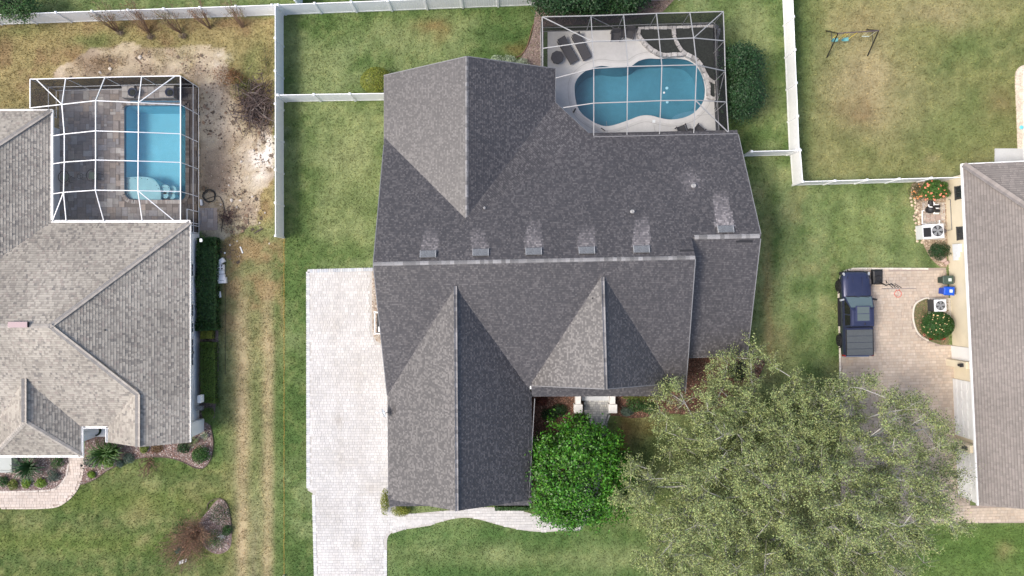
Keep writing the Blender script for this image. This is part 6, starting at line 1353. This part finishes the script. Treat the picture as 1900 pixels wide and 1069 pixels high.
# the great oak: clumps of twigs joined back to the trunk, thinner the fewer they carry
def oak(label, cx, cy, rx, ry, h, seed):
    rng = np.random.default_rng(seed); t = thing('oak_tree', label, 'tree', (cx, cy, 0)); base = np.array([cx, cy, 0.0])
    n = 760; d = rng.normal(0, 1, (n * 3, 3)); d /= np.linalg.norm(d, axis=1, keepdims=True); d = d[d[:, 2] > -.12][:n]; n = len(d)
    lob = rng.normal(0, 1, (30, 3)); lob[:, 2] = abs(lob[:, 2]) * .6; lob /= np.linalg.norm(lob, axis=1, keepdims=True); g = np.exp(16 * (d @ lob.T - 1)).max(1)
    R = (.62 + .46 * g) * (1 - .5 * rng.random(n) ** 1.9); c = d * R[:, None] * np.array([rx, ry, h * .62]) + base + np.array([0, 0, h * .40])
    nodes = [base + np.array([0, 0, 0]), base + np.array([.1, -.1, 1.2]), base + np.array([0, 0, 2.2])]; par = [-1, 0, 1]
    tp = nodes[2]; order = np.argsort(np.linalg.norm(c - tp, axis=1)); clump_node = []
    for i in order:
        q = c[i]; A = np.array(nodes[2:]); dist = np.linalg.norm(A - q, axis=1); dt = np.linalg.norm(A - tp, axis=1); j = int(np.argmin(dist * 1.0 + .42 * dt)) + 2; a = nodes[j]
        if np.linalg.norm(q - a) > 1.6:
            k = int(np.linalg.norm(q - a) / 1.0); prev = j
            for s in range(1, k):
                f = s / k; m = a * (1 - f) + q * f + rng.normal(0, .13, 3) + np.array([0, 0, -.22 * math.sin(math.pi * f)]); nodes.append(m); par.append(prev); prev = len(nodes) - 1
            j = prev
        nodes.append(q); par.append(j); clump_node.append(len(nodes) - 1)
    cnt = np.zeros(len(nodes))
    for i in clump_node:
        k = i
        while k >= 0: cnt[k] += 1; k = par[k]
    rad = .0115 * np.sqrt(cnt) + .006
    tr = MB(); tr.tube([tuple(base + np.array([0, 0, -.1])), tuple(nodes[1]), tuple(nodes[2])], [.52, .42, .36], 12); tr.build('trunk', m_bark, t)
    lb_, sb = MB(), MB()
    for i in range(3, len(nodes)):
        j = par[i]; (lb_ if cnt[i] > 12 else sb).tube([tuple(nodes[j]), tuple(nodes[i])], [max(rad[i], min(rad[j], rad[i] * 1.5)), rad[i]], 6 if cnt[i] > 12 else 4, cap=False)
    lb_.build('limb', m_bark_p, t); tag(sb.build('branch', m_bark_p, t), kind='stuff')
    tw = MB(); P_, Nn_ = [], []
    for i in clump_node:
        q = nodes[i]; out = q - (base + np.array([0, 0, h * .3])); out /= np.linalg.norm(out) + 1e-9; dens = rng.random() - .35 * max(0, (q[0] - base[0]) / rx)
        for k in range(rng.integers(8, 12)):
            v = out * .7 + rng.normal(0, .75, 3) + np.array([0, 0, .25]); v /= np.linalg.norm(v); ln_ = rng.uniform(.5, 1.15); mid = q + v * ln_ * .5 + rng.normal(0, .05, 3); e = q + v * ln_ + np.array([0, 0, .06])
            tw.tube([tuple(q), tuple(mid), tuple(e)], [.013, .010, .004], 3, cap=False); m = int((56 if dens > .12 else 10) * ln_)
            f = rng.uniform(.2, 1.08, m)[:, None]; pp_ = q * (1 - f) + e * f + rng.normal(0, .12, (m, 3)); P_.append(pp_); Nn_.append(np.tile(v * .3 + np.array([0, 0, .8]), (m, 1)))
    tag(tw.build('twig', M('oak_twig', (.34, .325, .29), .9, island=.4), t), kind='stuff'); tag(leaf_mesh('crown', np.concatenate(P_), np.concatenate(Nn_), .125, .052, g_oak, t, rng, .8), kind='stuff'); return t
oak('huge spreading live oak with pale twigs covering the front lawn and driveway edge', 17.75, -12.5, 10.3, 8.6, 9.5, 17)

# shrubs against the houses
bush('round_shrub', 'clipped olive round shrub at the back corner of the dark roofed house', 'shrub', 697, 147, 1.7, 1.12, .98, g_yellow, 4200, .09, .05, lumps=3, amp=.05, shell=.8, seed=31)
for i, (px, py, rx, lb_) in enumerate(((922, 114, .55, 'low white green shrub row, end away from the cage'), (945, 113, .6, 'low white green shrub row, middle plant'), (968, 118, .6, 'low white green shrub row, end beside the bare bed'))): bush('variegated_shrub', lb_, 'shrub', px, py, .8, rx, .5, g_white, 900, .08, .04, group='white green shrubs behind the dark roof', seed=40 + i)
# dark hedge, light hedge along the white wall
def hedge(label, x0, y0, x1, y1, h, mat, n, L, W, seed, group=None):
    a, b = XY(x0, y0, h), XY(x1, y1, h); rng = np.random.default_rng(seed); cx, cy = (a[0] + b[0]) / 2, (a[1] + b[1]) / 2; hx, hy = abs(a[0] - b[0]) / 2, abs(a[1] - b[1]) / 2; t = thing('hedge', label, 'hedge', (cx, cy, 0), 0, group)
    u = rng.uniform(-1, 1, (n, 3)); ax = rng.integers(0, 5, n); s = np.sign(u[:, 0])
    for k in range(n):
        if ax[k] < 3: u[k, 2] = 1 - .18 * rng.random() ** 1.5
        elif ax[k] == 3: u[k, 0] = np.sign(u[k, 0]) * (1 - .2 * rng.random() ** 2)
        else: u[k, 1] = np.sign(u[k, 1]) * (1 - .12 * rng.random() ** 2)
    nrm = np.sign(u) * (abs(u) > .8); wob = 1 + (fbm(u[:, 0] * hx + 50, u[:, 1] * hy + 50, .8, seed) - .5) * .35; pts = np.stack([cx + u[:, 0] * hx * wob, cy + u[:, 1] * hy * (1 + (wob - 1) * .2), np.maximum(.03, (h / 2 + u[:, 2] * h / 2) * (1 + (wob - 1) * .5))], -1)
    leaf_mesh('foliage', pts, nrm + np.array([0, 0, .3]), L, W, mat, t, rng, .6); MB().prism([(cx - hx * .8, cy - hy * .96), (cx + hx * .8, cy - hy * .96), (cx + hx * .8, cy + hy * .96), (cx - hx * .8, cy + hy * .96)], .02, h * .78).build('inner_growth', M('hedge_inner', (.022, .034, .012), 1.0), t); return t
hedge('long dark green hedge along the white wall below the cage door', 364, 441, 399, 612, .95, LF('leaf_hedge', (.038, .088, .022), .6, .02, .5), 9000, .17, .08, 51, 'hedges along the white wall')
hedge('long clipped light green hedge along the white wall', 371, 636, 398, 748, .85, g_box, 7500, .085, .045, 52, 'hedges along the white wall')
hedge('small square golden hedge shrub between the dark hedge and light hedge', 371, 614, 393, 629, .85, g_yellow, 1500, .085, .045, 53, 'hedges along the white wall')
bush('shrub', 'low light green shrub at the front end of the white wall', 'shrub', 383, 770, .95, .46, .5, g_box, 1600, .085, .045, seed=54)
# plants of the front mulch beds on the left
def fern(name, label, px, py, h, r, n, mat, seed, group=None, wid=.05, droop=.7, cat='plant'):
    rng = np.random.default_rng(seed); x, y = XY(px, py, h * .5); t = thing(name, label, cat, (x, y, 0), 0, group); V = []
    for i in range(n):
        a = rng.uniform(0, 6.2832); L = r * rng.uniform(.6, 1.1); hh = h * rng.uniform(.6, 1.05); pr = None; sd = np.array([-math.sin(a), math.cos(a), 0])
        for k in range(6):
            f = k / 5; p = np.array([x, y, 0.05]) + np.array([math.cos(a), math.sin(a), 0]) * L * f + np.array([0, 0, hh * (math.sin(f * math.pi * droop) * .95 + .05)]); w = wid * (1 - f * .85)
            if pr is not None: V.append([pr[0] - sd * pr[1], pr[0] + sd * pr[1], p + sd * w, p - sd * w])
            pr = (p, w)
    quads_mesh('frond', np.array(V), mat, parent=t); MB().lathe([(.05, 0), (.07, .12), (.03, .2)], (x, y, 0), 8).build('stem', M('stem_brown', (.16, .12, .08)), t); return t
fb = 'plants in the mulch beds of the pale roofed house'
fern('palm_shrub', 'large dark feathery cycad under the front gutter, behind the round path', 54, 866, 1.2, 1.15, 110, g_palm, 61, fb, .05)
fern('palm_shrub', 'large green spreading palm beside the porch column', 194, 842, 1.3, 1.15, 100, LF('leaf_palm_green', (.07, .145, .03), .4), 62, fb, .05)
fern('palm_shrub', 'second green palm half under the gabled roof edge', 212, 836, 1.1, .9, 70, LF('leaf_palm_green', (.07, .145, .03), .4), 63, fb, .045)
for i, (px, py, r, h, m_, lb_) in enumerate(((104, 858, .55, .6, g_mid, 'leafy shrub under the gutter close to the path curve'), (97, 884, .5, .5, g_grey, 'blue grey shrub in the bed inside the path curve'), (74, 897, .42, .4, g_lime, 'bright lime shrub nearest the path bend, inner bed'), (47, 897, .40, .4, g_lime, 'lime green shrub second along the inner bed edge'), (22, 900, .42, .4, g_gold, 'yellowish shrub third along the inner bed edge'), (2, 894, .45, .5, g_mid, 'green shrub at the frame side end of the inner bed'), (168, 881, .32, .35, g_lime, 'single bright lime shrub in the pink mulch outside the path curve'), (168, 857, .55, .55, g_grey, 'blue grey shrub just outside the path curve'), (199, 860, .40, .5, g_lime, 'lime fronded shrub at the tip of the green palm'), (237, 850, .45, .4, g_grey, 'grey shrub under the gable roof edge'), (266, 834, .32, .4, g_gold, 'small golden shrub in the mulch under the gable'), (290, 832, .45, .3, LF('leaf_rust', (.16, .10, .05), .5), 'rusty low ground shrub under the gable'), (338, 832, .5, .5, g_dark, 'dark shrub at the house corner'), (222, 860, .3, .3, g_grey, 'tiny grey shrub near the lawn edge'))):
    bush('bed_shrub', lb_, 'shrub', px, py, h, r, r * .92, m_, 650, .10, .045, group=fb, seed=70 + i, jitter=.8)
bush('bed_shrub', 'round green shrub ringed by mulch at the corner of the front bed', 'shrub', 369, 845, .8, .66, .62, LF('leaf_green2', (.05, .12, .025), .5), 1800, .11, .05, group=fb, seed=88, jitter=.8)
fern('yucca', 'spiky pale yucca in the red mulch beside the house corner', 358, 817, .7, .5, 46, LF('leaf_yucca', (.16, .2, .10), .4), 64, fb, .035, .35)
fern('yucca', 'small white striped spiky plant by the white corner pier', 380, 808, .5, .35, 40, g_white, 65, fb, .03, .35)

# bare, dying shrubs
def bare_shrub(name, label, px, py, h, r, n, mat, seed, leaves=None, lean=(0, 0), nl=0, group=None, cat='shrub', flatness=1.0):
    rng = np.random.default_rng(seed); x, y = XY(px, py); t = thing(name, label, cat, (x, y, 0), 0, group); mb = MB(); tips = []
    for i in range(n):
        a = rng.uniform(0, 6.2832); q = np.array([x + .08 * math.cos(a), y + .08 * math.sin(a), 0.0]); e = np.array([x + lean[0] + r * math.cos(a) * rng.uniform(.3, 1), y + lean[1] + r * math.sin(a) * rng.uniform(.3, 1), h * rng.uniform(.45, 1) * flatness]); m_ = (q + e) / 2 + rng.normal(0, .08, 3) + np.array([0, 0, h * .12])
        mb.tube([tuple(q), tuple(m_), tuple(e)], [.02, .014, .005], 4, cap=False); tips.append(e)
        for k in range(4):
            f = rng.uniform(.35, .95); b = m_ * (1 - f) + e * f; v = rng.normal(0, .22 * r + .05, 3); mb.tube([tuple(b), tuple(b + v)], [.009, .004], 3, cap=False); tips.append(b + v)
    mb.build('twig', mat, t)
    if leaves is not None:
        tp = np.array(tips); idx = rng.integers(0, len(tp), nl); leaf_mesh('foliage', tp[idx] + rng.normal(0, .07, (nl, 3)), np.tile([0, 0, 1.], (nl, 1)), .075, .045, leaves, t, rng, .8)
    return t
g_rust = LF('leaf_rusty', (.17, .085, .035), .6, .03); g_olive = LF('leaf_olive_dry', (.12, .125, .04), .5, .04)
for i, (px, py, r, lb_) in enumerate(((218, 58, .9, 'bare shrub in front of the back fence, first from the house side'), (277, 62, .9, 'bare leaning shrub in front of the back fence, second from the house side'), (336, 60, .9, 'bare shrub in front of the back fence, third along'), (390, 52, .85, 'bare reddish shrub in front of the back fence, fourth along'), (450, 50, .8, 'bare olive shrub in front of the back fence, nearest the corner post'))):
    bare_shrub('bare_shrub', lb_, px, py, 2.5, r, 24, m_twig_b, 100 + i, g_olive if i % 2 == 0 else g_rust, (-.3, .8), 260, 'bare shrubs along the back fence')
bare_shrub('dead_shrub', 'brown dead shrub with drooping twigs in the island bed', 372, 985, 1.5, 1.4, 110, m_twig_b, 110, LF('leaf_dead_rust', (.24, .13, .075), .6), (-.15, -.05), 1100)
bare_shrub('dead_shrub', 'dry fallen branches spilling from the island bed over the lawn', 350, 1008, .8, 1.8, 110, m_twig_b, 111, LF('leaf_dead_olive', (.17, .15, .07), .6), (-.3, -.3), 700)
bare_shrub('dead_shrub', 'thin leafless shrub at the lawn edge below the gabled roof', 277, 856, .9, .85, 26, m_twig_b, 112, None, (0, -.35))
for i, (px, py, r, h, m_, lb_) in enumerate(((396, 1004, .75, .9, LF('leaf_green2', (.05, .12, .025), .5), 'green leafy shrub beside the white flowers in the island bed'), (408, 955, .95, .9, g_dark, 'grey green feathery shrub at the top of the island bed'), (338, 985, .7, .6, g_mid, 'low green shrub on the house side of the island bed'), (330, 1020, .4, .4, g_grey, 'grey shrub under the fallen dry branches'), (420, 985, .4, .4, g_mid, 'small dark shrub near the tyre track'))): bush('island_shrub', lb_, 'shrub', px, py, h, r, r, m_, 900, .09, .035, group='shrubs in the island bed', seed=120 + i, jitter=.9)
bush('white_flowers', 'few white flowers at the edge of the island bed', 'flowers', 411, 996, .35, .25, .25, M('petal_white', (.8, .8, .78), .6), 60, .07, .06, seed=127, stem=False, part='petal')
bush('ground_shrub', 'rusty creeping shrub on the edge of the sand behind the cage', 'shrub', 424, 138, .7, 1.3, .75, g_rust, 900, .10, .05, seed=128, amp=.4)
bush('ground_shrub', 'olive creeping shrub running down towards the brush pile', 'shrub', 447, 158, .6, 1.0, 1.0, g_olive, 900, .10, .05, seed=129, amp=.4)
bush('ground_shrub', 'rusty weed patch by the corner of the back fence', 'shrub', 492, 110, .5, .6, 1.4, g_olive, 500, .09, .04, seed=130, amp=.5)
# brush pile
rng = np.random.default_rng(5); x, y = XY(478, 200); bp = thing('brush_pile', 'heap of dead brown branches dumped against the white fence', 'brush pile', (x, y, 0)); mb = MB(); mb2 = MB()
for i in range(430):
    a = rng.uniform(0, 6.28); p = np.array([x + rng.normal(0, .55), y + rng.normal(0, .85), rng.uniform(.05, .75)]); p[0] = min(p[0], -16.2); L = rng.uniform(.35, 1.3); v = np.array([math.cos(a), math.sin(a), rng.normal(0, .25)]) * L / 2; q = p + v; q[0] = min(q[0], -15.95)
    (mb2 if i % 9 == 0 else mb).tube([tuple(p - v), tuple(p + rng.normal(0, .06, 3)), tuple(q)], [.028, .02, .008], 4)
mb.build('branch', M('branch_dark', (.085, .062, .056), .95, island=.5), bp).__setitem__('kind', 'stuff'); mb2.build('pale_branch', m_twig, bp)
leaf_mesh('dead_leaf', np.stack([x + rng.normal(0, .6, 900), y + rng.normal(0, .9, 900), rng.uniform(.03, .5, 900)], -1) - np.array([.15, 0, 0]), np.tile([0, 0, 1.], (900, 1)), .09, .06, M('leaf_dead', (.13, .075, .05), .9, island=.5), bp, rng)
bare_shrub('root_clump', 'dark roots and dry vines spread on the sand beside the paver pad', 423, 400, .25, .85, 40, M('root_dark', (.10, .065, .06), .95, island=.4), 132, None, (.1, .05), cat='roots')
for i, (px, py) in enumerate(((222, 58), (278, 66), (338, 64))): bush('weed_clump', ('dark dead weed clump at the foot of the back fence, nearest the house side', 'dark dead weed clump at the foot of the back fence, middle one', 'dark dead weed clump at the foot of the back fence, nearest the corner')[i], 'weeds', px, py + 2, .3, .35, .25, LF('leaf_dead_grey', (.15, .115, .095), .5), 220, .1, .03, group='dead weed clumps', seed=134 + i, stem=False)

# entry beds of the dark roofed house
eb = 'shrubs in the entry beds'
for i, (px, py, r, h, m_, lb_) in enumerate(((1020, 770, .65, .6, g_dark, 'dark shrub in the red mulch between garage wall and porch'), (1038, 762, .6, .6, g_dark, 'dark shrub beside the western porch pedestal'), (1005, 745, .45, .4, LF('leaf_red', (.14, .05, .035), .5), 'dark red shrub in the shaded corner by the garage'), (1076, 778, .55, .55, g_dark, 'round dark shrub beside the curved entry walk'), (1180, 752, .75, .5, g_mid, 'broad green shrub east of the porch'), (1205, 757, .7, .5, g_mid, 'green shrub farther east of the porch'), (1163, 765, .5, .4, g_grey, 'grey green shrub at the mulch edge east of the porch'), (1225, 744, .5, .35, LF('leaf_red', (.14, .05, .035), .5), 'reddish ground plants at the eastern end of the porch bed'))): bush('entry_shrub', lb_, 'shrub', px, py, h, r, r * .75, m_, 1000, .10, .045, group=eb, seed=150 + i, jitter=.8)
bush('entry_grass', 'strip of clipped grass plants under the porch roof edge', 'plant', 1190, 738, .35, 1.5, .25, g_gold, 1400, .12, .02, seed=160, stem=False)
bush('corner_shrub', 'olive shrub wrapped round the garage corner by the walkway, on the driveway side', 'shrub', 714, 932, .8, .35, .95, g_yellow, 1500, .08, .04, seed=161)
bush('corner_shrub', 'low olive shrub at the foot of the garage front by the walkway', 'shrub', 744, 949, .7, .75, .4, g_yellow, 1500, .08, .04, seed=162)
hedge('thin low hedge along the garage front beside the round tree', 918, 941, 982, 948, .45, g_mid, 1500, .08, .04, 163)
bare_shrub('bare_shrub', 'leafless dark shrub at the eastern corner under the smaller roof', 1385, 672, 1.6, 1.2, 40, m_twig, 164, g_dark, (0, 0), 90)
bush('corner_shrub', 'dark shrub in the shaded bed at the eastern corner', 'shrub', 1372, 690, 1.0, .9, .8, g_dark, 1400, .1, .05, seed=165)

# flowering shrubs of the right hand house
def flowers(t, px, py, z0, rx, ry, n, mat, seed, r=.05):
    rng = np.random.default_rng(seed); x, y = XY(px, py, z0); mb = MB()
    for i in range(n):
        a = rng.uniform(0, 6.28); q = math.sqrt(rng.random()); cx_, cy_ = x + rx * q * math.cos(a), y + ry * q * math.sin(a); z = z0 * (1 - .35 * q * q) + .06; s = r * rng.uniform(.7, 1.3)
        mb.add([(cx_, cy_, z + .02)] + [(cx_ + s * math.cos(b) * (1 if k % 2 else .6), cy_ + s * math.sin(b) * (1 if k % 2 else .6), z + .035 * (k % 2)) for k, b in enumerate(np.linspace(0, 6.2832, 11)[:-1])], [(0, k + 1, (k + 1) % 10 + 1) for k in range(10)])
    tag(mb.build('flower', mat, t), kind='stuff')
g_hib = LF('leaf_hibiscus', (.062, .135, .022), .5)
t = bush('flowering_bush', 'big green bush with salmon flowers beside the pool pump', 'bush', 1738, 353, 1.7, 1.05, .80, g_hib, 4200, .13, .06, seed=170, amp=.3); flowers(t, 1738, 353, 1.6, .95, .75, 24, M('petal_salmon', (.80, .27, .17), .6), 171, .075)
t = bush('flowering_bush', 'thin brownish bush with orange buds at the fence side of the salmon flowered bush', 'bush', 1704, 355, 1.1, .55, .75, LF('leaf_brownish', (.13, .12, .05), .5), 900, .1, .04, seed=172, amp=.35); flowers(t, 1706, 356, 1.0, .5, .65, 20, M('petal_orange', (.75, .33, .12), .6), 173, .055)
t = bush('flowering_bush', 'round clipped dark green bush with pale yellow flowers beside the driveway', 'bush', 1748, 604, 1.8, 1.12, 1.0, LF('leaf_ixora', (.030, .088, .015), .5), 6500, .10, .05, seed=174, amp=.08, lumps=8, shell=.75); flowers(t, 1748, 604, 1.75, 1.0, .9, 30, M('petal_cream', (.80, .62, .34), .6), 175, .045)
t = bush('flowering_bush', 'straggly low shrub with coral buds in the half moon bed', 'bush', 1716, 604, .6, .4, .95, LF('leaf_brownish', (.13, .12, .05), .5), 500, .09, .04, seed=176, amp=.4); flowers(t, 1717, 606, .55, .35, .9, 24, M('petal_coral', (.78, .40, .30), .6), 177, .035)
bush('shrub', 'low dark juniper shrub below the white heat pump', 'shrub', 1745, 466, .75, .85, .62, g_dark, 2200, .12, .03, seed=178, amp=.3)
